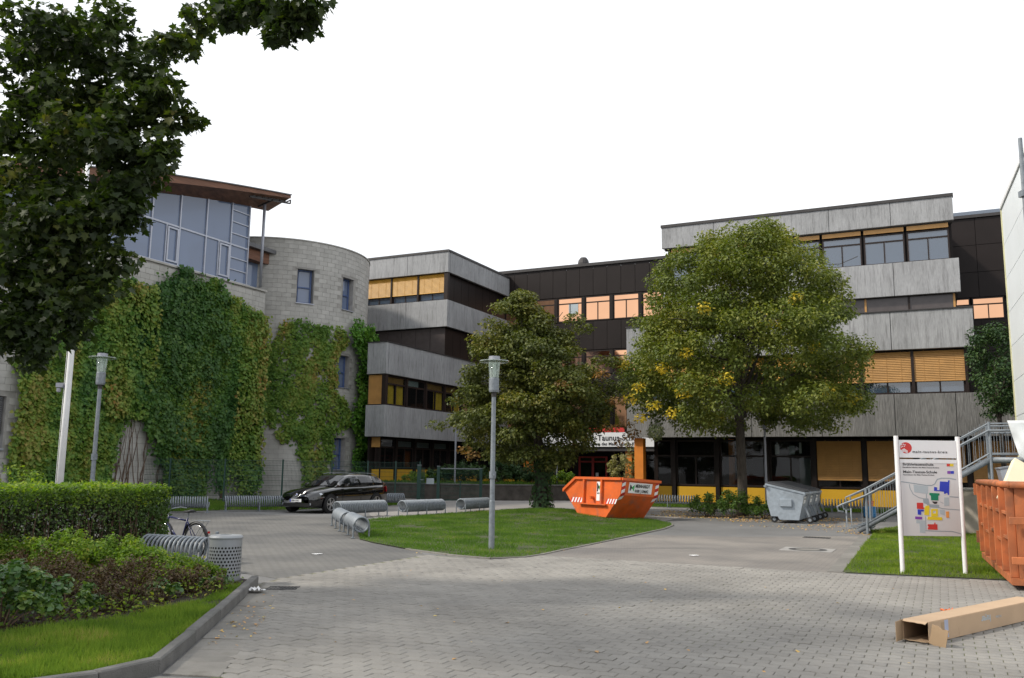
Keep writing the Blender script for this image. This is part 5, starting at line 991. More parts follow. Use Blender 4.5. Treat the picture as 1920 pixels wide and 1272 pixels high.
for i, t_ in enumerate(ft):
    p_ = F0 + Fd * t_; MB().box(p_.x - .035, p_.x + .035, p_.y - .03, p_.y + .03, 0, 1.9).build('post', m_green, FE, off_)
    if i: mesh_panel(F0 + Fd * (ft[i - 1] + .04) + Vector((0, -.035, 0)), F0 + Fd * (t_ - .04) + Vector((0, -.035, 0)), .05, 1.84, 'mesh_panel', FE, off_)
GT = thing('mesh_gate', 'dark green mesh gate with bright top rail before the raised bed', 'gate', (-2.5, 42.5, 0)); go = (2.5, -42.5, 0)
for (x, y, wd, h) in ((-4.28, 41.6, .09, 1.72), (-3.42, 42.2, .07, 1.68), (-1.43, 43.2, .07, 1.6)):
    MB().box(x - wd, x + wd, y - .07, y + .07, 0, h).build('post', m_green, GT, go); MB().box(x - wd - .01, x + wd + .01, y - .08, y + .08, h + .001, h + .03).build('post_cap', m_galv, GT, go)
mesh_panel(Vector((-3.33, 42.25, 0)), Vector((-1.52, 43.15, 0)), .12, 1.55, 'mesh_panel', GT, go)
mb = MB(); mb.bar((-3.33, 42.25, 1.59), (-1.52, 43.15, 1.59), .05, .05); mb.build('top_rail', m_galv, GT, go)
mb = MB()
for (x, y) in ((-2.4, 42.71),): mb.bar((x, y, .1), (x, y, 1.0), .06, .06); mb.bar((x - .12, y - .06, .98), (x + .05, y - .02, .98), .03, .03)
mb.bar((-3.33, 42.25, .1), (-1.52, 43.15, .1), .05, .05); mb.build('gate_frame', m_green, GT, go)
MB().box(-3.98, -3.62, 42.12, 42.14, .85, 1.12).build('notice', m_pale, GT, go); mesh_panel(Vector((-4.3, 41.7, 0)), Vector((-4.15, 43.2, 0)), .1, 1.6, 'mesh_panel', GT, go)
mb = MB(); mb.bar((-4.12, 41.52, 1.05), (-4.12, 41.42, 1.05), .03); mb.bar((-4.2, 41.42, 1.06), (-4.06, 41.42, 1.06), .03); mb.build('handle', m_galv, GT, go)
# ------------------------------------------------------------------ coil bicycle stands
def coil_mesh(L, r=.22, tr=.032, pitch=.082):
    n = int(L / pitch); mb = MB(); pts = []
    for i in range(n * 18 + 1):
        a = 2 * math.pi * i / 18; pts.append((i / 18 * pitch - L / 2, r * math.cos(a), r * math.sin(a)))
    mb.tube(pts, tr, 6); return mb.mesh('coil', m_galv, smooth=True)
legm = MB().tube([(0, 0, 0), (0, 0, .36)], .02, 8).mesh('leg', m_galv); platem = MB().box(-.07, .07, -.05, .05, 0, .008).mesh('foot_plate', m_galv); railcache = {}
def stand(p, q, label, z=.34, r=.18, grp='galvanized coil bicycle stands', pitch=.078, tr=.026):
    p, q = Vector(p + (0,)), Vector(q + (0,)); L = (q - p).length; c = (p + q) / 2; t = thing('bicycle_stand', label, 'bicycle stand', tuple(c), math.atan2(q.y - p.y, q.x - p.x), grp); key = (round(L, 1), r, pitch, tr)
    if key not in railcache: railcache[key] = (coil_mesh(key[0], r, tr, pitch), MB().bar((-L / 2, 0, 0), (L / 2, 0, 0), .03).mesh('rail', m_galv))
    inst(railcache[key][0], 'coil', t, (0, 0, z)); inst(railcache[key][1], 'rail', t, (0, 0, z - r + .035))
    for sx in (-L / 2 + .05, 0, L / 2 - .05) if L > 1.3 else (-L / 2 + .05, L / 2 - .05):
        for sy in (-r - .015, r + .015):
            l_ = inst(legm, 'leg', t, (sx, sy, 0)); l_.scale = (1, 1, z / .36); inst(platem, 'foot_plate', l_, (0, 0, 0))
    return t
stand((-13.4, 29.6), (-10.3, 30.5), 'coil bicycle stand at the fence half hidden by the hedge end')
stand((-10.1, 31.5), (-7.9, 32.4), 'coil bicycle stand at the fence reaching behind the bonnet of the black car')
stand((-7.2, 36.4), (-4.45, 37.6), 'coil bicycle stand at the fence behind the rear of the black car')
stand((-3.38, 20.4), (-3.98, 22.4), 'coil bicycle stand with its open end nearest the lamp on the lawn', .30, .165, pitch=.07, tr=.024)
stand((-4.1, 22.55), (-4.75, 24.75), 'coil bicycle stand ending in front of the car wheel, behind the nearest open one', .30, .165, pitch=.07, tr=.024)
stand((-5.5, 28.3), (-4.25, 30.1), 'shiny coil bicycle stand seen from its side just below the car', .32, .18)
stand((-3.62, 29.9), (-2.42, 31.7), 'coil bicycle stand at the lawn edge in front of the gate', .32, .18)
stand((-1.8, 32.3), (-.8, 34.2), 'coil bicycle stand at the lawn edge beside the lamp post', .32, .18)
stand(W(-12.4, 38.7)[:2], W(-9.6, 38.7)[:2], 'coil bicycle stand at the school wall right of the orange skip', .36, .18, pitch=.12, tr=.022)
stand(W(-5.6, 38.9)[:2], W(-2.7, 38.9)[:2], 'coil bicycle stand at the school wall between waste containers and stairs', .36, .18, pitch=.12, tr=.022)
ns = stand((-4.52, 13.5), (-5.75, 14.05), 'close coil bicycle stand between hedge and litter bin', .32, .19, pitch=.085, tr=.021)
MB().box(-.005, .005, -.06, .06, .0, .36).build('end_plate', m_galv, ns).location = (-.70, 0, .18)
# ------------------------------------------------------------------ litter bin
LB = thing('litter_bin', 'round grey perforated steel litter bin at the kerb end', 'litter bin', (-3.86, 12.2, .07)); br, bh_ = .215, .56; mb = MB(); NA, z0r = 30, .05; rows = 9; dz = .045
def CP(a, z, r=br): return (r * math.cos(a), r * math.sin(a), z)
da = 2 * math.pi / NA
for j in range(rows):
    for i in range(NA):
        a0 = da * (i + (.5 if j % 2 else 0)); zc = z0r + dz * (j + .5); o8 = [(-.5, -.5), (0, -.5), (.5, -.5), (.5, 0), (.5, .5), (0, .5), (-.5, .5), (-.5, 0)]
        h8 = [(.33 * math.cos(math.radians(225 + 45 * k)), .33 * math.sin(math.radians(225 + 45 * k))) for k in range(8)]
        for k in range(8):
            q0, q1, r0_, r1_ = o8[k], o8[(k + 1) % 8], h8[k], h8[(k + 1) % 8]; mb.quad(*[CP(a0 + da * x, zc + dz * y) for x, y in (q0, q1, r1_, r0_)])
mb.lathe([(br, 0), (br, z0r)], NA); mb.lathe([(br, z0r + rows * dz), (br, bh_)], NA); mb.build('drum', m_bin, LB)
MB().lathe([(br * .94, .0), (br * .94, bh_ - .01)], 24).build('liner', m_void, LB)
mb = MB(); mb.lathe([(br + .006, bh_ - .015), (br + .012, bh_ + .005), (br - .01, bh_ + .03), (.08, bh_ + .035), (.075, bh_ + .01)], 30); mb.build('lid', m_bin, LB); MB().disc((0, 0, bh_ + .005), .08, 'Z', 20).build('opening', m_void, LB)
mb = MB(); mb.tube([(-.2, .22, 0), (-.2, .22, .62)], .025, 8); mb.bar((-.2, .22, .5), (-.1, .12, .5), .04); mb.build('post', m_galv, LB)
# ------------------------------------------------------------------ bicycle
BK = thing('bicycle', 'dark blue bicycle with black saddle parked behind the hedge', 'bicycle', (-5.42, 15.45, 0), math.radians(148)); BK.scale = (.86, .86, .86)   # +x forward from the rear axle
def wheel(x):
    w_ = bpy.data.objects.new('wheel', None); 
    mb = MB(); pts = [(.335 * math.cos(2 * math.pi * k / 32), 0, .335 * math.sin(2 * math.pi * k / 32)) for k in range(33)]; mb.tube(pts, .019, 8, False); o = mb.build('wheel', m_rubber, BK, smooth=True); o.location = (x, 0, .355)
    mb = MB(); pts = [(.308 * math.cos(2 * math.pi * k / 32), 0, .308 * math.sin(2 * math.pi * k / 32)) for k in range(33)]; mb.tube(pts, .010, 6, False)
    for k in range(18):
        a = 2 * math.pi * k / 18; mb.tube([(.02 * math.cos(a + 1.2), (.025 if k % 2 else -.025), .02 * math.sin(a + 1.2)), (.305 * math.cos(a), 0, .305 * math.sin(a))], .0016, 3, False)
    mb.tube([(0, -.05, 0), (0, .05, 0)], .02, 8); mb.build('rim', m_chrome, o, smooth=True)
    mb = MB(); pts = [(.375 * math.cos(math.radians(a)), 0, .375 * math.sin(math.radians(a))) for a in range(20, 201, 12)]; base = len(mb.v)
    for k, (px, _, pz) in enumerate(pts):
        mb.v += [(px, -.028, pz - .012 * 0), (px * 1.03, 0, pz * 1.03), (px, .028, pz)]
        if k: b = base + 3 * k; mb.f += [(b - 3, b - 2, b + 1, b), (b - 2, b - 1, b + 2, b + 1)]
    mb.build('mudguard', m_black, o); return o
wheel(0); wheel(1.06)
mb = MB(); bbk, st_, hd_ = (.44, 0, .29), (.27, 0, .80), (.86, 0, .82)
for a, b, r in ((bbk, st_, .017), (bbk, (.9, 0, .66), .019), ((.29, 0, .74), (.86, 0, .80), .017), ((.86, 0, .84), (.91, 0, .6), .018)): mb.tube([a, b], r, 8)
for sy in (-.055, .055): mb.tube([bbk, (0, sy, .355)], .011, 6); mb.tube([(.28, 0, .74), (0, sy, .355)], .009, 6); mb.tube([(.91, 0, .6), (1.06, sy, .355)], .012, 6)
mb.build('frame', m_bluef, BK, smooth=True)
mb = MB(); mb.tube([st_, (.25, 0, .9)], .013, 8); mb.tube([(.85, 0, .84), (.83, 0, .95)], .013, 8); mb.tube([(.68, -.28, .97), (.78, -.2, .99), (.83, 0, .96), (.78, .2, .99), (.68, .28, .97)], .011, 8); mb.tube([(.05, -.06, .76), (-.35, -.06, .76), (-.37, 0, .76), (-.35, .06, .76), (.05, .06, .76), (.24, 0, .72)], .006, 6); mb.tube([(-.3, -.06, .76), (0, -.06, .36)], .005, 5); mb.tube([(-.3, .06, .76), (0, .06, .36)], .005, 5)
for x in (-.05, -.15, -.25): mb.tube([(x, -.06, .76), (x, .06, .76)], .004, 5)
mb.build('luggage_rack', m_galv, BK)
mb = MB(); sec = [(-.13, .085, .03), (-.08, .09, .04), (0, .06, .035), (.08, .03, .03), (.14, .022, .022)]; base = 0
for (x, w_, h) in sec:
    mb.v += [(.25 + x, w_ * math.cos(t), .915 + h * (math.sin(t) if math.sin(t) > 0 else .5 * math.sin(t)) + (.015 if x < -.07 else 0)) for t in [2 * math.pi * k / 10 for k in range(10)]]
for i in range(4):
    for k in range(10): mb.f.append((i * 10 + k, i * 10 + (k + 1) % 10, i * 10 + 10 + (k + 1) % 10, i * 10 + 10 + k))
mb.f += [tuple(range(9, -1, -1)), tuple(range(40, 50))]; mb.build('saddle', m_black, BK, smooth=True)
mb = MB(); mb.lathe([(0, -.02), (.09, -.02), (.09, .02), (0, .02)], 20); o = mb.build('crank', m_trim, BK); o.location = (.44, -.06, .29); o.rotation_euler = (R(90), 0, 0)
mb = MB(); mb.bar((.44, -.09, .29), (.36, -.09, .14), .02); mb.box(.31, .41, -.17, -.09, .12, .145); mb.bar((.44, .09, .29), (.52, .09, .44), .02); mb.box(.47, .57, .09, .17, .43, .455); mb.build('pedal', m_trim, BK)
MB().lathe([(0, .0), (.06, .01), (.06, .07), (.03, .12), (0, .12)], 14).build('coiled_lock', m_black, BK).location = (.30, -.06, .56)
MB().box(-.405, -.385, -.022, .022, .52, .56).build('rear_light', m_redlamp, BK)
# ------------------------------------------------------------------ manhole, drains, litter
MHt = thing('manhole_cover', 'round iron manhole cover set in a pale square frame', 'manhole cover', (6.3, 18.9, .001), R(-26)); MB().box(-.52, .52, -.46, .46, -.02, .003).build('frame', m_lightconc, MHt)
mb = MB(); mb.disc((0, 0, .0055), .39, 'Z', 28, .25); mb.build('ring', m_cast, MHt); mb = MB(); mb.disc((0, 0, .0052), .26, 'Z', 28); mb.build('cover', m_flag, MHt)
for (x, y, lb, rz, sx) in ((-3.0, 11.95, 'dark iron drain grate beside the kerb end', 0, 1), (7.7, 22.4, 'flat dark drain cover on the drive before the stairs', -26, 1.6)):
    t = thing('drain_grate', lb, 'drain grate', (x, y, .004), R(rz)); mb = MB(); mb.box(-.2 * sx, .2 * sx, -.16, -.13, -.02, .004); mb.box(-.2 * sx, .2 * sx, .13, .16, -.02, .004)
    for k in range(9): u = (-.18 + .045 * k) * sx; mb.box(u - .011, u + .011, -.13, .13, -.02, .0035)
    mb.build('grating', m_cast, t); MB().box(-.2 * sx, .2 * sx, -.13, .13, -.02, -.004).build('shaft', m_void, t)
def crumple(name, label, loc, sx, sy, h, mat, rz):
    bm = bmesh.new(); bmesh.ops.create_grid(bm, x_segments=9, y_segments=6, size=.5)
    for v_ in bm.verts: x, y = v_.co.x, v_.co.y; v_.co = (x * sx * (1 + .35 * sm((x * 4, y * 4, 1))), y * sy * (1 + .5 * sm((x * 3, y * 5, 9))), h * (.25 + abs(sm((x * 5, y * 5, 4))) * 2.2))
    me = bpy.data.meshes.new(name); bm.to_mesh(me); bm.free(); me.materials.append(mat); o = bpy.data.objects.new(name, me); C.objects.link(o); o.location = loc; o.rotation_euler = (0, 0, rz); m_ = o.modifiers.new('thickness', 'SOLIDIFY'); m_.thickness = .003
    return tag(o, label, 'litter')
crumple('paper_litter', 'crumpled white paper lying by the drain and kerb end', (-3.28, 11.55, .004), .3, .16, .05, m_paper, -.25)
crumple('paper_litter', 'small flat white scrap on the dark side paving', (-3.55, 16.6, -.003), .17, .1, .012, m_paper, .5)
crumple('paper_litter', 'tiny white scrap on the drive far from the kerb', (3.55, 17.2, .004), .16, .1, .014, m_paper, .1)
# ------------------------------------------------------------------ orange skip
SK = thing('skip', 'bright orange waste skip standing askew on the lawn edge', 'skip', (3.14, 29.1, .085), R(-52)); SK.rotation_euler = (R(-3.2), 0, R(-52))
prof = [(-1.32, 0), (0, 0), (.62, .74), (.70, 1.22), (-1.5, 1.22), (-2.08, .82)]; Wd = 1.75; th_ = .035
body = MB(); A_, B_ = [(x, 0, z) for x, z in prof], [(x, Wd, z) for x, z in prof]
body.quad(*A_[::-1][::-1]); body.quad(*B_[::-1])
for i in (0, 1, 2, 5): j = (i + 1) % 6; body.quad(A_[i], B_[i], B_[j], A_[j])
ip = [(-1.28, .03), (-.02, .03), (.58, .75), (.66, 1.22), (-1.5, 1.22), (-2.03, .83)]; A2, B2 = [(x, th_, z) for x, z in ip], [(x, Wd - th_, z) for x, z in ip]
body.quad(*A2[::-1]); body.quad(*B2)
for i in (0, 1, 2, 5): j = (i + 1) % 6; body.quad(A2[j], B2[j], B2[i], A2[i])
body.build('body', m_orange, SK)
rim = MB()
for a, b in (((.72, -.03, 1.25), (.72, Wd + .03, 1.25)), ((.69, -.035, 1.251), (-1.5, -.035, 1.251)), ((-1.5, -.035, 1.249), (-2.1, -.035, .83)), ((.69, Wd + .035, 1.251), (-1.5, Wd + .035, 1.251)), ((-1.5, Wd + .035, 1.249), (-2.1, Wd + .035, .83)), ((-2.1, -.05, .82), (-2.1, Wd + .05, .82))): rim.bar(a, b, .08, .085)
rim.build('rim', m_orange, SK)
rb = MB()
for x in (-1.05, -.2): rb.box(x - .035, x + .035, -.09, -.003, .42, 1.2)
rb.box(-1.25, .05, -.12, -.003, .38, .42); rb.build('side_frame', m_orange, SK)
rb = MB(); rb.tube([(-.62, -.17, .62), (-.62, -.003, .62)], .05, 12); rb.build('lifting_pin', m_orange, SK)
def stripes(x0, x1, z0, z1, y, ax='S', slope=.35):
    n = 4; w_ = MB(); r_ = MB()
    for k in range(n * 2):
        a0, a1 = k / (2 * n), (k + 1) / (2 * n)
        def pt(a, b):
            if ax == 'S': return (x0 + (x1 - x0) * a + .08 * b, y, z0 + (z1 - z0) * b)
            sgn = y; zc = z0 + (z1 - z0) * a; return None
        (w_ if k % 2 else r_).quad(pt(a0, 0), pt(a1, 0), pt(a1, 1), pt(a0, 1))
    w_.build('warning_stripe', m_pwhite, SK); r_.build('warning_stripe', m_pred, SK)
stripes(-1.78, -1.2, .44, .60, -.006); stripes(-.06, .42, .44, .60, -.006)
ex = lambda z: .62 + (z - .74) / .48 * .08 + .006     # the upright upper band of the sloped end
exl = lambda z: .62 * z / .74 + .008
for (y0, y1) in ((.02, .17), (Wd - .17, Wd - .02)):
    for k in range(6):
        z0, z1 = .56 + .11 * k, .56 + .11 * (k + 1) - .002; f_ = ex if z0 >= .72 else exl; dzz = .06
        MB().quad((f_(z0), y0, z0), (f_(z0 + dzz), y1, z0 + dzz), (f_(min(1.2, z1 + dzz)), y1, min(1.2, z1 + dzz)), (f_(z1), y0, z1)).build('warning_stripe', m_pwhite if k % 2 == 0 else m_pred, SK)
MB().hexa([(ex(.82), .33, .82), (ex(.82) + .004, .33, .82), (ex(.82) + .004, 1.42, .82), (ex(.82), 1.42, .82), (ex(1.16), .33, 1.16), (ex(1.16) + .004, .33, 1.16), (ex(1.16) + .004, 1.42, 1.16), (ex(1.16), 1.42, 1.16)]).build('name_plate', m_pwhite, SK)
til = math.atan2(.08, .48); rot = (R(90) - til * 0, 0, R(90))
lettering('lettering', 'MEINHARDT', .15, m_ink, SK, (ex(1.12) + .006, .62, 1.01), rot, extr=.001, sx=.80); lettering('lettering', '0180 | 634642', .135, m_ink, SK, (ex(.97) + .006, .62, .855), rot, extr=.001, sx=.80)
def logo(par, P, s):
    lg = MB(); lg.quad(P(0, 0), P(.3 * s, 0), P(.3 * s, .45 * s), P(.55 * s, .15 * s), P(.55 * s, .6 * s), P(.1 * s, s), P(0, s)); lg.build('emblem', m_ink, par)
    lg = MB(); lg.quad(P(.57 * s, .15 * s), P(.8 * s, .45 * s), P(.8 * s, 0), P(1.1 * s, 0), P(1.1 * s, s), P(1.0 * s, s), P(.57 * s, .6 * s)); lg.build('emblem', m_lgreen, par)
logo(SK, lambda a, b: (ex(.9 + b) + .006, .38 + a, .9 + b), .19)
MB().box(-.47, -.25, -.012, -.004, .52, 1.14).build('label_plate', m_pwhite, SK); logo(SK, lambda a, b: (-.455 + a * .95, -.016, .82 + b * 1.5), .19)
lettering('lettering', 'MEIN', .07, m_inkg, SK, (-.45, -.014, .74), (R(90), 0, 0), extr=.001, sx=.8)
# ------------------------------------------------------------------ steel waste containers
WC = thing('waste_container', 'front galvanized wheeled waste container with lifting pocket beside the shrubs', 'waste container', (8.36, 28.95, 0), R(-26), 'galvanized wheeled waste containers')
pr = [(.02, .62), (.13, .2), (.34, .2), (.40, .10), (1.0, .10), (1.19, .93), (.0, 1.2)]; DW = 1.32
mb = MB(); mb.quad(*[(x, 0, z) for x, z in pr]); mb.quad(*[(x, DW, z) for x, z in pr][::-1])
for i in range(7):
    j = (i + 1) % 7
    if i != 5: mb.quad((pr[i][0], 0, pr[i][1]), (pr[i][0], DW, pr[i][1]), (pr[j][0], DW, pr[j][1]), (pr[j][0], 0, pr[j][1]))
mb.build('body', m_galvd, WC)
mb = MB(); mb.hexa([(-.03, -.03, 1.18), (1.22, -.03, .9), (1.22, DW + .03, .9), (-.03, DW + .03, 1.18), (-.03, -.03, 1.25), (1.22, -.03, .975), (1.22, DW + .03, .975), (-.03, DW + .03, 1.25)]); mb.build('rim', m_galvd, WC, bev=.012)
mb = MB(); mb.hexa([(0, 0, 1.252), (1.2, 0, .985), (1.2, DW, .985), (0, DW, 1.252), (.05, .05, 1.30), (1.17, .05, 1.03), (1.17, DW - .05, 1.03), (.05, DW - .05, 1.30)]); 
for k in range(5): y = .18 + k * .24; mb.bar((.08, y, 1.305), (1.14, y, 1.045), .05, .02)
mb.build('lid', M('grey_lid', (.045, .047, .052), .5), WC)
mb = MB(); mb.box(.42, .80, -.075, -.002, .52, .76); mb.build('lifting_pocket', m_galvd, WC, bev=.01)
mb = MB(); mb.tube([(-.02, -.09, 1.16), (-.02, -.002, 1.16)], .045, 12); mb.tube([(1.2, -.09, .9), (1.2, -.002, .9)], .03, 10); mb.build('trunnion', m_galv, WC)
for y in (.12, DW - .12):
    mb = MB(); mb.bar((1.17, y, .55), (1.34, y, .12), .05); mb.build('brace', m_galv, WC)
for (x, y) in ((.22, .1), (.22, DW - .1), (1.32, .12), (1.32, DW - .12)):
    mb = MB(); mb.lathe([(.02, -.03), (.1, -.03), (.11, -.01), (.11, .01), (.1, .03), (.02, .03)], 18); o = mb.build('wheel', m_rubber, WC); o.location = (x, y, .11); o.rotation_euler = (R(90), 0, 0)
    mb = MB(); mb.lathe([(0, -.032), (.05, -.034), (.05, .034), (0, .032)], 12); mb.build('hub', m_galv, o)
sl = lambda z: 1.0 + .19 * (z - .10) / .83
mb = MB(); mb.quad((sl(.62) + .006, .12, .62), (sl(.62) + .006, .6, .62), (sl(.84) + .006, .6, .84), (sl(.84) + .006, .12, .84)); mb.build('label_plate', m_pwhite, WC)
lettering('lettering', 'MEINHARDT', .07, m_inkg, WC, (sl(.75) + .012, .15, .75), (R(90), R(0), R(90)), extr=.001); mb = MB(); mb.box(1.19, 1.24, .3, 1.0, .86, .89); mb.build('handle', m_galv, WC)
wc2 = copy_tree(WC); p_ = Vector((8.36, 28.95, 0)) + Vector((AV[0], AV[1], 0)) * 1.55; wc2.location = p_; wc2['label'] = 'rear galvanized wheeled waste container, hidden behind the one with the pocket'
wc3 = copy_tree(WC); p_ = Vector((8.36, 28.95, 0)) + Vector((AV[0], AV[1], 0)) * 3.0; wc3.location = p_; wc3['label'] = 'farthest galvanized wheeled waste container, nearest the ochre blinds'
# ------------------------------------------------------------------ map sign
MS = thing('map_sign', 'white map board of the school campus on two posts in the grass', 'sign', (6.44, 14.7, 0), math.atan2(.06, 1.06)); SWd = 1.06
for x in (0, SWd): MB().tube([(x, 0, -.2), (x, 0, 2.235)], .036, 16).build('post', m_white, MS, smooth=False)
MB().box(.04, SWd - .04, -.015, .015, 1.875, 2.165).build('header_panel', m_signw, MS); MB().box(.04, SWd - .04, -.015, .015, .60, 1.85).build('panel', m_sign, MS); MB().box(.04, SWd - .04, -.018, -.0155, 1.79, 1.85).build('white_strip', m_signw, MS)
def SX(x, y): return .04 + (x - 50 - (y - 30) / 1190 * 50) / 745 * (SWd - .08)
def SZ(y): return 2.165 - (y - 30) / 1195 * 1.565
layer = [0]
def pm_(name, mat, pts, lv=1):
    q = [(SX(x, y), SZ(y)) for x, y in pts]; mb = MB(); d = -.0155 - .0012 * lv; mb.quad(*[(x, d, z) for x, z in q]); n_ = len(q)
    for i in range(n_): (x0, z0), (x1, z1) = q[i], q[(i + 1) % n_]; mb.quad((x0, d, z0), (x1, d, z1), (x1, -.0152, z1), (x0, -.0152, z0))
    return mb.build(name, mat, MS)
def rd(pts, wd):
    mb = MB()
    for (a, b) in zip(pts[:-1], pts[1:]): mb.bar((SX(*a), -.0158, SZ(a[1])), (SX(*b), -.0158, SZ(b[1])), .002, wd, (0, 0, 1)) if False else mb.hexa((lambda p, q, n: [(p[0] - n[0], -.0154, p[1] - n[1]), (q[0] - n[0], -.0154, q[1] - n[1]), (q[0] + n[0], -.0154, q[1] + n[1]), (p[0] + n[0], -.0154, p[1] + n[1]), (p[0] - n[0], -.0163, p[1] - n[1]), (q[0] - n[0], -.0163, q[1] - n[1]), (q[0] + n[0], -.0163, q[1] + n[1]), (p[0] + n[0], -.0163, p[1] + n[1])])((SX(*a), SZ(a[1])), (SX(*b), SZ(b[1])), (lambda dx, dz: (-dz / math.hypot(dx, dz) * wd / 2, dx / math.hypot(dx, dz) * wd / 2))(SX(*b) - SX(*a), SZ(b[1]) - SZ(a[1]))))
    return mb.build('map_road', m_road, MS)
rd([(75, 555), (240, 575), (400, 598), (470, 598), (510, 580), (545, 520), (600, 505), (700, 505), (790, 520)], .016); rd([(180, 585), (190, 640), (230, 710), (300, 750), (370, 765)], .012); rd([(400, 700), (400, 760), (420, 860)], .014); rd([(700, 735), (820, 742)], .016); rd([(560, 870), (600, 885), (830, 900)], .014); rd([(360, 1160), (500, 1165), (720, 1165), (840, 1195)], .014); rd([(385, 985), (390, 1150)], .01); rd([(575, 800), (620, 820)], .008)
pm_('map_area', m_pale, [(235, 590), (425, 610), (420, 705), (245, 685)]); pm_('map_area', m_road, [(355, 760), (425, 760), (440, 830), (565, 840), (560, 880), (440, 870), (400, 830), (360, 815)]); pm_('map_area', m_pale, [(630, 745), (695, 745), (695, 850), (630, 850)]); pm_('map_area', m_pale, [(565, 895), (640, 905), (635, 970), (575, 950)]); pm_('map_area', m_pale, [(265, 1030), (380, 1035), (380, 1190), (310, 1185), (305, 1070), (265, 1070)])
pm_('map_building', m_pblue, [(580, 545), (685, 550), (685, 530), (705, 530), (695, 710), (680, 715), (675, 690), (655, 690), (650, 700), (630, 700), (630, 675), (570, 668), (500, 665), (503, 615), (540, 620), (540, 655), (570, 655)], 2); pm_('map_building', m_pgreen, [(440, 690), (570, 695), (570, 720), (555, 725), (555, 785), (460, 782), (458, 725), (440, 718)], 2)
pm_('map_building', m_pred, [(275, 815), (355, 815), (357, 870), (375, 880), (360, 895), (275, 890)], 2); pm_('map_building', m_pblue, [(283, 897), (365, 900), (362, 922), (330, 925), (328, 965), (285, 962)], 3); pm_('map_building', m_pyel, [(385, 855), (430, 845), (440, 870), (430, 970), (370, 965), (372, 890)], 2)
for q in ([(458, 890), (545, 890), (545, 912), (458, 912)], [(458, 912), (480, 912), (480, 945), (458, 945)], [(520, 912), (545, 912), (545, 945), (520, 945)], [(458, 945), (545, 945), (545, 985), (458, 985)], [(410, 985), (600, 992), (600, 1030), (410, 1025)]): pm_('map_building', m_pyel, q, 2)
pm_('map_building', m_por, [(650, 920), (690, 918), (690, 1000), (652, 995)], 2); pm_('map_building', m_ppur, [(250, 985), (340, 990), (342, 1022), (252, 1020)], 2); pm_('map_building', m_pred, [(410, 1080), (495, 1080), (500, 1058), (510, 1058), (512, 1080), (535, 1080), (538, 1148), (412, 1145), (410, 1125), (420, 1120), (420, 1105), (410, 1100)], 2); pm_('map_mark', m_ink, [(468, 798), (545, 800), (530, 826), (500, 826)], 2)
pm_('map_key', m_pred, [(672, 322), (712, 322), (712, 355), (672, 355)], 2); pm_('map_key', m_pyel, [(714, 322), (760, 322), (760, 355), (714, 355)], 2); pm_('map_key', m_ppur, [(678, 413), (718, 413), (718, 448), (678, 448)], 2); pm_('map_key', m_pblue, [(720, 413), (764, 413), (764, 448), (720, 448)], 2)
def sl_(txt, x, y, size, mat=m_ink, sx=1.0, spc=1.0): return lettering('lettering', txt, size, mat, MS, (SX(x, y), -.0165, SZ(y)), (R(90), 0, 0), extr=.0008, sx=sx, spacing=spc)
sl_('Brühlwiesenschule', 97, 350, .060, sx=1.18); sl_('Berufliche Schulen des Main-Taunus-Kreises', 97, 380, .026, sx=1.35); sl_('Main-Taunus-Schule', 102, 445, .060, sx=1.2); sl_('Gymnasium des Main-Taunus-Kreises', 102, 473, .026, sx=1.35)
sl_('main-taunus-kreis', 228, 190, .060, m_ink, 1.12, 1.22)
em = MB(); em.quad(*[(SX(143, 128) + .105 * math.cos(2 * math.pi * k / 28) * .95, -.0167, SZ(128) + .093 * math.sin(2 * math.pi * k / 28)) for k in range(28)]); em.build('emblem', m_pred, MS)
for k in range(3): pm_('emblem_mark', m_signw, [(72, 160 + 16 * k), (118, 136 + 14 * k), (166, 166 + 14 * k), (166, 175 + 14 * k), (118, 146 + 14 * k), (76, 170 + 16 * k)], 2)
for (x, y) in ((85, 82), (108, 75), (130, 82), (96, 102), (120, 100), (80, 112)): pm_('emblem_mark', m_signw, [(x, y), (x + 11, y + 7), (x + 2, y + 16), (x - 9, y + 8)], 2)
pm_('header_line', m_ink, [(55, 241), (330, 239), (430, 238), (360, 246), (55, 247)], -.0) if False else None
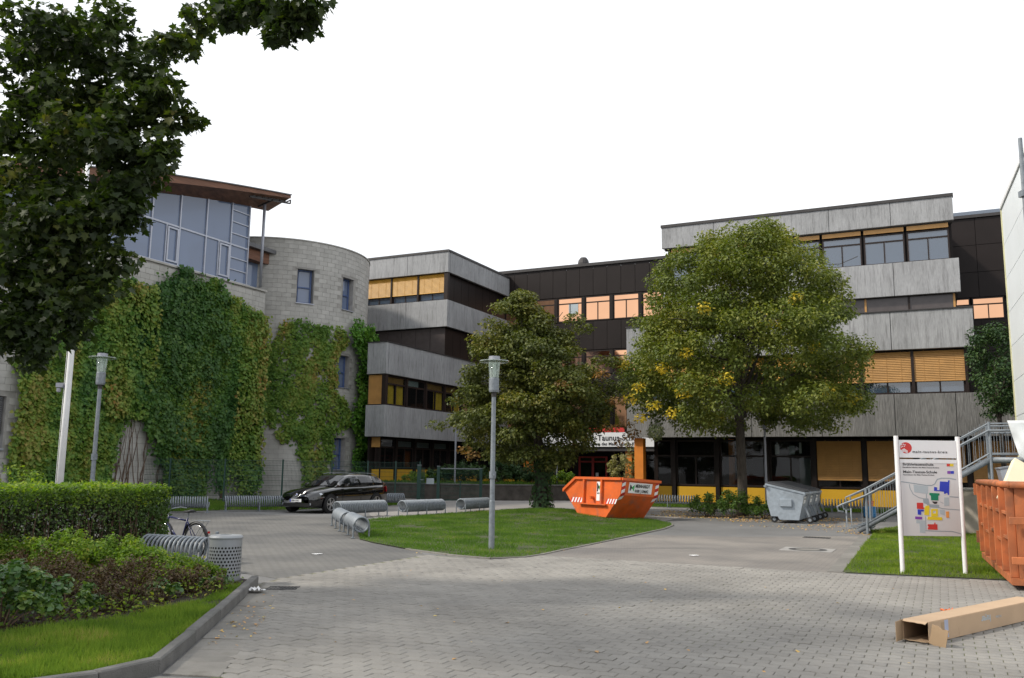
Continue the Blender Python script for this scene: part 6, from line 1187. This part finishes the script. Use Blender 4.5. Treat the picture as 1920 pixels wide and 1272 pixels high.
# ------------------------------------------------------------------ steel stairs
ST = thing('steel_stairs', 'galvanized steel stairs with railings rising to the white building', 'stairs', W(-2.1, 26), R(-26)); run, rise, wid = 3.25, 2.0, 1.25; ns_ = 11
for y in (0, wid):
    mb = MB(); mb.tube([(-.02, y, .06), (run, y, rise)], .075, 10); mb.tube([(run, y, rise), (run + 1.6, y, rise)], .075, 10); mb.build('stringer', m_galv, ST, smooth=True)
for k in range(ns_):
    x = run * (k + .5) / ns_; z = rise * (k + 1) / ns_; MB().box(x - .1, x + .2, .06, wid - .06, z - .05, z - .01).build('step', m_galv, ST)
MB().box(run, run + 1.6, .05, wid - .05, rise - .05, rise - .005).build('landing', m_galv, ST)
for y in (-.06, wid + .06):
    for (x, z0, z1) in ((.22, -.05, 1.22), (run + .02, 0.0, rise + .98), (run + 1.5, 0, rise + .98)): MB().tube([(x, y, z0), (x, y, z1)], .035, 10).build('post', m_galv, ST)
    sl2 = rise / run; mb = MB(); mb.tube([(-.3, y, .62), (-.3, y, .95), (.22, y, 1.2), (run, y, rise + .93), (run + 1.55, y, rise + .93)], .022, 8); mb.tube([(-.3, y, .62), (-.3, y, .10), (.2, y, .26)], .022, 8); mb.tube([(.2, y, .26), (run, y, rise + .16), (run + 1.55, y, rise + .16)], .02, 8); mb.build('rail', m_galv, ST, smooth=True)
    yo = y + (.07 if y > 0 else -.07); mb = MB(); mb.tube([(-.35, yo, .56), (-.5, yo, .58), (-.52, yo, .7), (-.4, yo, .76), (.22, yo, 1.02), (run, yo, rise + .75), (run + 1.55, yo, rise + .75)], .027, 10); mb.build('handrail', m_chrome if False else m_galv, ST, smooth=True)
    for k in range(24):
        x = .1 + (run - .15) * k / 23; z = sl2 * x; mb = MB(); mb.tube([(x, y, z + .16), (x, y, z + 1.0 + .03)], .007, 5, False); mb.build('baluster', m_galv, ST)
    for k in range(11):
        x = run + .12 + k * .135; MB().tube([(x, y, rise + .16), (x, y, rise + .92)], .007, 5, False).build('baluster', m_galv, ST)
fb_ = thing('concrete_block', 'beige concrete footing wall under the stair landing', 'wall', W(.35, 27.6), R(-26)); MB().box(0, 1.62, 0, .8, 0, 1.18).build('wall', M('beige_render', (.45, .40, .34), .9), fb_, bev=.01); MB().box(-.02, 1.63, -.03, .83, 1.182, 1.24).build('coping', m_lightconc, fb_)
# sheet hung over the landing rail
bm = bmesh.new(); bmesh.ops.create_grid(bm, x_segments=16, y_segments=14, size=.5)
for v_ in bm.verts:
    x, y = v_.co.x + .5, v_.co.y + .5; v_.co = (x * (.85 + .25 * y) + .22 * (1 - y), .05 * math.sin(x * 11 + y * 3) * (1.1 - y) - .05 + .06 * sm((x * 3, y * 3, 2)), -.92 * (1 - y) * (1 + .18 * math.sin(x * 4)))
me = bpy.data.meshes.new('plastic_sheet'); bm.to_mesh(me); bm.free(); me.materials.append(m_tarp); me.polygons.foreach_set('use_smooth', [True] * len(me.polygons)); tp = bpy.data.objects.new('plastic_sheet', me); C.objects.link(tp); tp.location = W(1.58, 25.74, rise + .99); tp.rotation_euler = (0, 0, R(-26)); tp.modifiers.new('thickness', 'SOLIDIFY').thickness = .004; tag(tp, 'white plastic sheet hung over the rail of the stair landing', 'plastic sheet')
ba = thing('barrel', 'low blue barrel behind the foot of the stairs', 'barrel', (13.35, 33.0, 0)); MB().lathe([(0, 0), (.2, 0), (.23, .05), (.23, .38), (.2, .4), (0, .4)], 20).build('drum', m_bluep, ba, smooth=False); MB().lathe([(.232, .12), (.242, .14), (.232, .16)], 20).build('hoop', m_bluep, ba)
bu = thing('bucket', 'small orange bucket standing on the blue barrel', 'bucket', (13.4, 33.0, .405)); MB().lathe([(0, 0), (.08, 0), (.11, .2), (.1, .2), (.075, .02), (0, .02)], 16).build('pail', m_orangep, bu); MB().tube([(-.105, 0, .19), (-.08, 0, .26), (0, 0, .3), (.08, 0, .26), (.105, 0, .19)], .005, 5).build('handle', m_galv, bu)
# ------------------------------------------------------------------ roll-off container
RO = thing('rolloff_container', 'rusty orange ribbed steel container at the right picture edge', 'container', W(.92, 14.55), R(-23.3)); CL, CW, CH, CZ = 4.9, 2.3, 1.30, .17
mb = MB(); mb.box(0, .05, 0, CL, CZ, CZ + CH); mb.box(CW - .05, CW, 0, CL, CZ, CZ + CH); mb.box(.05, CW - .05, 0, .05, CZ, CZ + CH); mb.box(.05, CW - .05, CL - .05, CL, CZ, CZ + CH); mb.box(.05, CW - .05, .05, CL - .05, CZ, CZ + .05); mb.build('shell', m_orange2, RO)
mb = MB(); rr = .05; mb.tube([(-.06, -.06, CZ + CH), (-.06, CL + .04, CZ + CH)], rr, 10); mb.tube([(-.06, -.06, CZ + CH), (CW + .06, -.06, CZ + CH)], rr, 10); mb.tube([(CW + .06, -.06, CZ + CH), (CW + .06, CL + .04, CZ + CH)], rr, 10); mb.tube([(-.06, CL + .04, CZ + CH), (CW + .06, CL + .04, CZ + CH)], rr, 10); mb.build('rim', m_orange2, RO, smooth=True)
for k in range(6):
    y = .1 + k * .92; MB().box(-.11, -.002, y - .035, y + .035, CZ + (0 if k > 2 else .0), CZ + CH - .05).build('rib', m_orange2, RO, bev=.006)
for k in range(5):
    y0 = .1 + k * .92 + .04; y1 = y0 + .84
    for z in ((.42, .86) if k % 2 else (.5, .86)): MB().box(-.08, -.002, y0, y1, CZ + z, CZ + z + .05).build('cross_bar', m_orange2, RO, bev=.005)
    mb = MB(); yc_ = (y0 + y1) / 2; mb.tube([(-.01, yc_ - .04, CZ + 1.12), (-.05, yc_ - .03, CZ + 1.14), (-.05, yc_ + .03, CZ + 1.14), (-.01, yc_ + .04, CZ + 1.12)], .01, 6); mb.build('hook', m_orange2, RO)
for x in (.3, 1.1, 1.9): MB().box(x - .04, x + .04, -.1, -.002, CZ, CZ + CH - .05).build('rib', m_orange2, RO, bev=.006)
MB().box(-.1, CW + .1, -.18, -.102, CZ + .75, CZ + .85).build('cross_bar', m_orange2, RO, bev=.006); MB().box(-.1, CW + .1, -.18, -.102, CZ + .2, CZ + .3).build('cross_bar', m_orange2, RO, bev=.006)
MB().box(-.1, CW, .0, CL - .3, CZ - .1, CZ - .002).build('base_frame', m_orange2, RO)
for y in (.35, CL - .35):
    for x in (.35, CW - .35): mb = MB(); mb.tube([(x - .09, y, .085), (x + .09, y, .085)], .083, 14); mb.build('roller', m_cast, RO)
for z in (.25, 1.15): MB().box(-.14, -.0, CL + .0, CL + .1, CZ + z - .1, CZ + z + .12).build('hinge', m_orange2, RO)
MB().box(-.012, -.003, 1.15, 1.55, CZ + .54, CZ + .84).build('label_plate', m_pwhite, RO); MB().box(-.015, -.0125, 1.38, 1.53, CZ + .6, CZ + .8).build('label_mark', m_lgreen, RO)
fs = thing('foam_slab', 'large cream coloured slab leaning out of the orange container', 'slab', W(1.25, 16.4, 1.2), R(-26)); o = MB().box(-.45, .9, -.06, .06, -.25, .62).build('board', m_cream, fs, bev=.008); o.rotation_euler = (R(-35), R(32), R(10))
gb = thing('metal_box', 'small grey sheet metal box sticking out of the orange container', 'box', W(1.05, 18.4, 1.2), R(-20)); mb = MB(); mb.box(0, .3, 0, .4, 0, .52); o = mb.build('casing', m_galvd, gb, bev=.01); MB().box(-.012, .31, -.01, .41, .521, .55).build('lid', m_galv, gb); gb.rotation_euler = (0, R(-10), R(-20))
for k, (b_, a_, rx, lb) in enumerate(((1.9, 15.9, 8, 'pale board lying flat in the orange container'), (2.2, 17.0, -6, 'second pale board lying deeper in the orange container'))):
    t = thing('scrap_board', lb, 'board', W(b_, a_, 1.1), R(-30 + 20 * k)); o = MB().box(-.6, .6, -.5, .5, 0, .04).build('board', m_white if k else m_cream, t); o.rotation_euler = (R(rx), R(5), 0)
# ------------------------------------------------------------------ cardboard box
CB = thing('cardboard_box', 'long brown cardboard carton lying open on the pavers at the lower right', 'cardboard box', (3.86, 8.86, .006), math.atan2(1.3, 1.6)); bl, bw_, bh2, t_ = 2.7, .25, .19, .006
mb = MB(); mb.box(0, bl, 0, t_, 0, bh2); mb.box(0, bl, -bw_, -bw_ + t_, 0, bh2); mb.box(0, bl, -bw_ + t_, -.0, bh2, bh2 + t_); mb.box(0.02, bl, -bw_ + t_, 0, 0, t_); mb.box(bl - t_, bl - .001, -bw_ + t_, 0, t_, bh2); mb.build('carton', m_card, CB)
mb = MB(); mb.box(.005, bl - .02, -.004, -.001, t_, bh2 - .001); mb.box(.005, bl - .02, -bw_ + t_ + .001, -bw_ + t_ + .003, t_, bh2 - .001); mb.box(.7, .71, -bw_ + t_, -.004, t_, bh2); mb.build('inner_side', M('dark_cardboard', (.20, .13, .075), .9), CB)
def flap(p, w_, h_, rot, name='flap', mat=m_cardin, tear=0.0):
    mb = MB(); n = 6; pts = [(0, 0), (w_, 0)] + [(w_ * (1 - k / n), h_ + (tear * (random.random() - .5))) for k in range(n + 1)]
    mb.prism(pts, 0, .005); o = mb.build(name, mat, CB); o.location = p; o.rotation_euler = rot
flap((0.0, .004, .0), .17, bh2, (R(90), 0, R(180 + 6)), tear=.012)          # left flap, swung out
flap((0.0, -bw_ + .002, .005), .17, bh2 * .98, (R(90), R(14), R(180 + 80)), tear=.02)   # right flap, turned towards the viewer
flap((0.0, -bw_ + .012, .004), .10, bw_ - .02, (0, 0, R(0)), tear=.02) if False else None
flap((0, -bw_ + .01, .006), bw_ - .02, .06, (R(6), 0, R(90)), tear=.05)
flap((0, -bw_ + .01, bh2 + .002), bw_ - .02, .045, (R(-20), 0, R(90)), tear=.03, mat=m_card)
mb = MB(); mb.box(.32, .40, -bw_ - .0012, -bw_ - .0002, .02, bh2 - .004); mb.build('tape', M('pale_blue_tape', (.42, .46, .60), .35), CB); mb = MB(); mb.box(.25, .32, -bw_ - .001, -bw_ - .0002, .03, bh2 - .02); mb.build('label', m_cardin, CB)
lettering('lettering', 'hager', .10, m_pale, CB, (1.36, -bw_ - .0014, .145), (R(90), R(180), 0), extr=.0004); lettering('lettering', '3 x 2,4 m', .035, m_pale, CB, (1.62, -bw_ - .0014, .12), (R(90), R(180), 0), extr=.0004)
mb = MB(); mb.box(.62, .622, -bw_ - .001, -bw_ - .0002, .01, .09); mb.build('crease', m_cardin, CB)
ol = crumple('autumn_leaf', 'single orange leaf lying behind the long carton', (5.2, 10.65, .004), .16, .1, .03, m_orangep, .4); ol['category'] = 'leaf'
# ------------------------------------------------------------------ black estate car
CAR = thing('estate_car', 'black estate car parked in front of the creeper covered stone tower', 'car', (-6.42, 32.8, .0), 0); CAR.scale = (.97, .97, .95)
CAR.rotation_euler = (0, 0, math.atan2(-.885, -.465))     # +x is the front of the car
def loft(mb, rings, close=False):
    n = len(rings[0]); b = len(mb.v)
    for r_ in rings: mb.v += r_
    for i in range(len(rings) - 1):
        for k in range(n - 1): mb.f.append((b + i * n + k, b + i * n + k + 1, b + (i + 1) * n + k + 1, b + (i + 1) * n + k))
    mb.f.append(tuple(b + k for k in range(n))); mb.f.append(tuple(b + (len(rings) - 1) * n + k for k in reversed(range(n))))
# stations: x, half width, bottom z, widest z, shoulder z, top z   (front positive)
stn = [(2.22, .58, .30, .46, .56, .60), (2.16, .74, .22, .46, .64, .68), (2.02, .84, .19, .5, .70, .75), (1.7, .885, .18, .55, .77, .84), (1.3, .9, .18, .58, .82, .90), (.85, .905, .17, .6, .87, .96), (.3, .905, .17, .6, .90, .97), (-.6, .905, .17, .6, .92, .98), (-1.3, .90, .18, .62, .95, 1.0), (-1.8, .88, .2, .64, .96, 1.01), (-2.12, .84, .26, .64, .95, 1.0), (-2.24, .76, .34, .62, .88, .92), (-2.28, .66, .42, .60, .78, .82)]
mb = MB(); rings = []
for (x, hw, zb, zw, zs, zt) in stn:
    half = [(.0, zb), (hw * .86, zb), (hw * .97, zb + .1), (hw, zw), (hw * .985, (zw + zs) / 2), (hw * .94, zs), (hw * .8, (zs + zt) / 2 + .02), (hw * .45, zt), (0, zt + .012)]
    ring = [(x, y, z) for y, z in half] + [(x, -y, z) for y, z in half[::-1]]; rings.append(ring)
loft(mb, rings); mb.build('body', m_carp, CAR, smooth=True)
gh = [(.98, .74, .93, .70, .95), (.62, .79, .93, .67, 1.14), (.22, .815, .94, .63, 1.335), (-.25, .825, .95, .60, 1.40), (-.9, .825, .96, .595, 1.405), (-1.5, .81, .97, .58, 1.37), (-1.9, .79, .98, .56, 1.29), (-2.1, .77, .98, .6, 1.16), (-2.2, .75, .97, .66, 1.0)]
mb = MB(); rings = []
for (x, wb, zb, wt, zt) in gh:
    half = [(wb, zb), (wb * .98, zb + (zt - zb) * .3), (wt + (wb - wt) * .14, zb + (zt - zb) * .85), (wt * .93, zt - .01), (wt * .5, zt + .018), (0, zt + .028)]
    rings.append([(x, y, z) for y, z in half] + [(x, -y, z) for y, z in half[::-1][1:]])
loft(mb, rings); mb.build('roof', m_carp, CAR, smooth=True)
def gs(x, t, side, out=.008):    # point on the cabin's side at height share t
    xs = [g_[0] for g_ in gh][::-1]; f = lambda k: float(np.interp(x, xs, [g_[k] for g_ in gh][::-1])); wb, zb, wt, zt = f(1), f(2), f(3), f(4)
    y = np.interp(t, [0, .3, .85], [wb, wb * .98, wt + (wb - wt) * .14]); return (x, side * (float(y) + out), zb + (zt - zb) * t)
for side in (1, -1):
    for (xa, xb, tl) in ((.55, -.32, 0), (-.42, -1.2, 0), (-1.3, -1.92, 0)):
        mb = MB(); nn_ = 6; xs = [xa + (xb - xa) * k / nn_ for k in range(nn_ + 1)]
        for x0, x1 in zip(xs[:-1], xs[1:]):
            for t0, t1 in ((.06, .3), (.3, .84)): mb.quad(gs(x0, t0, side), gs(x1, t0, side), gs(x1, t1, side), gs(x0, t1, side))
        mb.build('window', m_carg, CAR)
    mb = MB(); xs = [.6 + (-2.0 - .6) * k / 10 for k in range(11)]
    for x0, x1 in zip(xs[:-1], xs[1:]): mb.quad(gs(x0, .0, side, .01), gs(x1, .0, side, .01), gs(x1, .045, side, .01), gs(x0, .045, side, .01))
    mb.build('window_trim', m_chrome, CAR)
    mb = MB(); mb.tube([(.35 - .3, side * .6, 1.41), (-.3, side * .59, 1.45), (-.9, side * .585, 1.455), (-1.5, side * .57, 1.42), (-1.8, side * .555, 1.345)], .014, 6); mb.build('roof_rail', m_galv, CAR)
    mb = MB(); mb.hexa([(.5, side * .88, .95), (.64, side * .88, .95), (.64, side * 1.02, .96), (.5, side * 1.04, .96), (.5, side * .9, 1.06), (.6, side * .9, 1.06), (.6, side * 1.02, 1.06), (.5, side * 1.03, 1.07)]); mb.build('mirror', m_carp, CAR, bev=.015)
    for (xd, w2) in ((.72, 0), (-.37, 0), (-1.25, 0)):
        mb = MB(); mb.box(xd - .004, xd + .004, side * .906 - .002, side * .906 + .002, .3, .86); mb.build('door_gap', m_void, CAR)
    for xd in (-.2, -1.1):
        mb = MB(); mb.tube([(xd, side * .9, .80), (xd - .03, side * .935, .80), (xd - .17, side * .935, .80), (xd - .2, side * .9, .80)], .012, 6); mb.build('door_handle', m_carp, CAR)
    # headlight, fog lamp, rear light, side marker
    mb = MB(); mb.quad((2.10, side * .42, .585), (2.02, side * .72, .60), (1.80, side * .865, .68), (1.84, side * .83, .735), (2.0, side * .70, .705), (2.09, side * .42, .665)); o = mb.build('headlight', m_lens, CAR); o.modifiers.new('thickness', 'SOLIDIFY').thickness = .03; o.location = (.035, side * .012, .0)
    mb = MB(); mb.disc((2.2, side * .62, .33), .045, 'X', 14); mb.build('fog_lamp', m_lens, CAR)
    mb = MB(); mb.hexa([(-2.02, side * .86, .72), (-2.02, side * .9, .72), (-2.27, side * .74, .72), (-2.22, side * .6, .72), (-2.0, side * .85, .95), (-2.0, side * .875, .95), (-2.24, side * .74, .93), (-2.2, side * .6, .93)]); mb.build('tail_light', m_redlamp, CAR)
    mb = MB(); mb.box(1.02, 1.1, side * .91 - .003, side * .91 + .003, .56, .585); mb.build('side_marker', m_lens, CAR)
mb = MB()
def wsq(k0, k1, u0, u1):
    a, b = gh[k0], gh[k1]
    for j in range(6):
        v0, v1 = u0 + (u1 - u0) * j / 6, u0 + (u1 - u0) * (j + 1) / 6
        def pp(g_, v_): y = v_ * g_[3] * .93; return (g_[0] + .012, y, g_[4] + .034 - .03 * abs(v_) ** 2)
        mb.quad(pp(a, v0), pp(a, v1), pp(b, v1), pp(b, v0))
wsq(0, 1, -.93, .93); wsq(1, 2, -.93, .93); mb.build('windscreen', m_carg, CAR, smooth=True)
for sy in (1, -1):
    mb = MB(); pts = [(2.235 + .0, sy * .10 + .085 * math.cos(2 * math.pi * k / 16) * (1.0 if abs(math.cos(2 * math.pi * k / 16)) < .9 else .95), .585 + .075 * math.sin(2 * math.pi * k / 16)) for k in range(16)]; mb.tube(pts + [pts[0]], .011, 6, False); o = mb.build('grille', m_chrome, CAR); o.location = (-.03, 0, -.02)
    mb = MB(); mb.disc((2.2, sy * .10, .565), .08, 'X', 16); mb.build('grille_mesh', m_void, o).location = (.03, 0, .02)
mb = MB(); mb.box(2.20, 2.225, -.6, .6, .24, .36); mb.build('lower_grille', m_void, CAR)
npz = MB().box(2.245, 2.257, -.26, .26, .40, .505).build('number_plate', m_pwhite, CAR); MB().box(2.2572, 2.2578, -.26, -.215, .402, .503).build('plate_strip', m_pblue, npz); lettering('lettering', 'HM-A 862', .085, m_ink, npz, (2.259, -.2, .425), (R(90), 0, R(90)), extr=.0005)
MB().disc((2.205, 0, .672), .04, 'X', 16).build('badge', m_pwhite, CAR); MB().disc((2.2065, 0, .672), .025, 'X', 12).build('badge_centre', m_pblue, CAR)
for (x, sy) in ((1.42, 1), (1.42, -1), (-1.34, 1), (-1.34, -1)):
    mb = MB(); mb.disc((x, sy * .913, .335), .365, 'Y', 28); mb.build('wheel_arch', m_void, CAR)
    mb = MB(); mb.lathe([(.2, -.1), (.3, -.105), (.32, -.08), (.322, .08), (.3, .105), (.235, .108), (.22, .08)], 32); o = mb.build('wheel', m_rubber, CAR); o.location = (x, sy * .825, .322); o.rotation_euler = (R(-90) * sy, 0, 0)
    mb = MB(); mb.lathe([(.235, .085), (.228, .112), (.215, .112), (.205, .07)], 32); mb.lathe([(0, .1), (.05, .105), (.06, .08)], 16)
    for k in range(10):
        a = 2 * math.pi * (k // 2) / 5 + (.14 if k % 2 else -.14); mb.bar((.04 * math.cos(a), .04 * math.sin(a), .095), (.22 * math.cos(a), .22 * math.sin(a), .1), .028, .02)
    mb.build('rim', m_alloy, o); MB().lathe([(0, .05), (.215, .05)], 24).build('brake_disc', m_void, o)
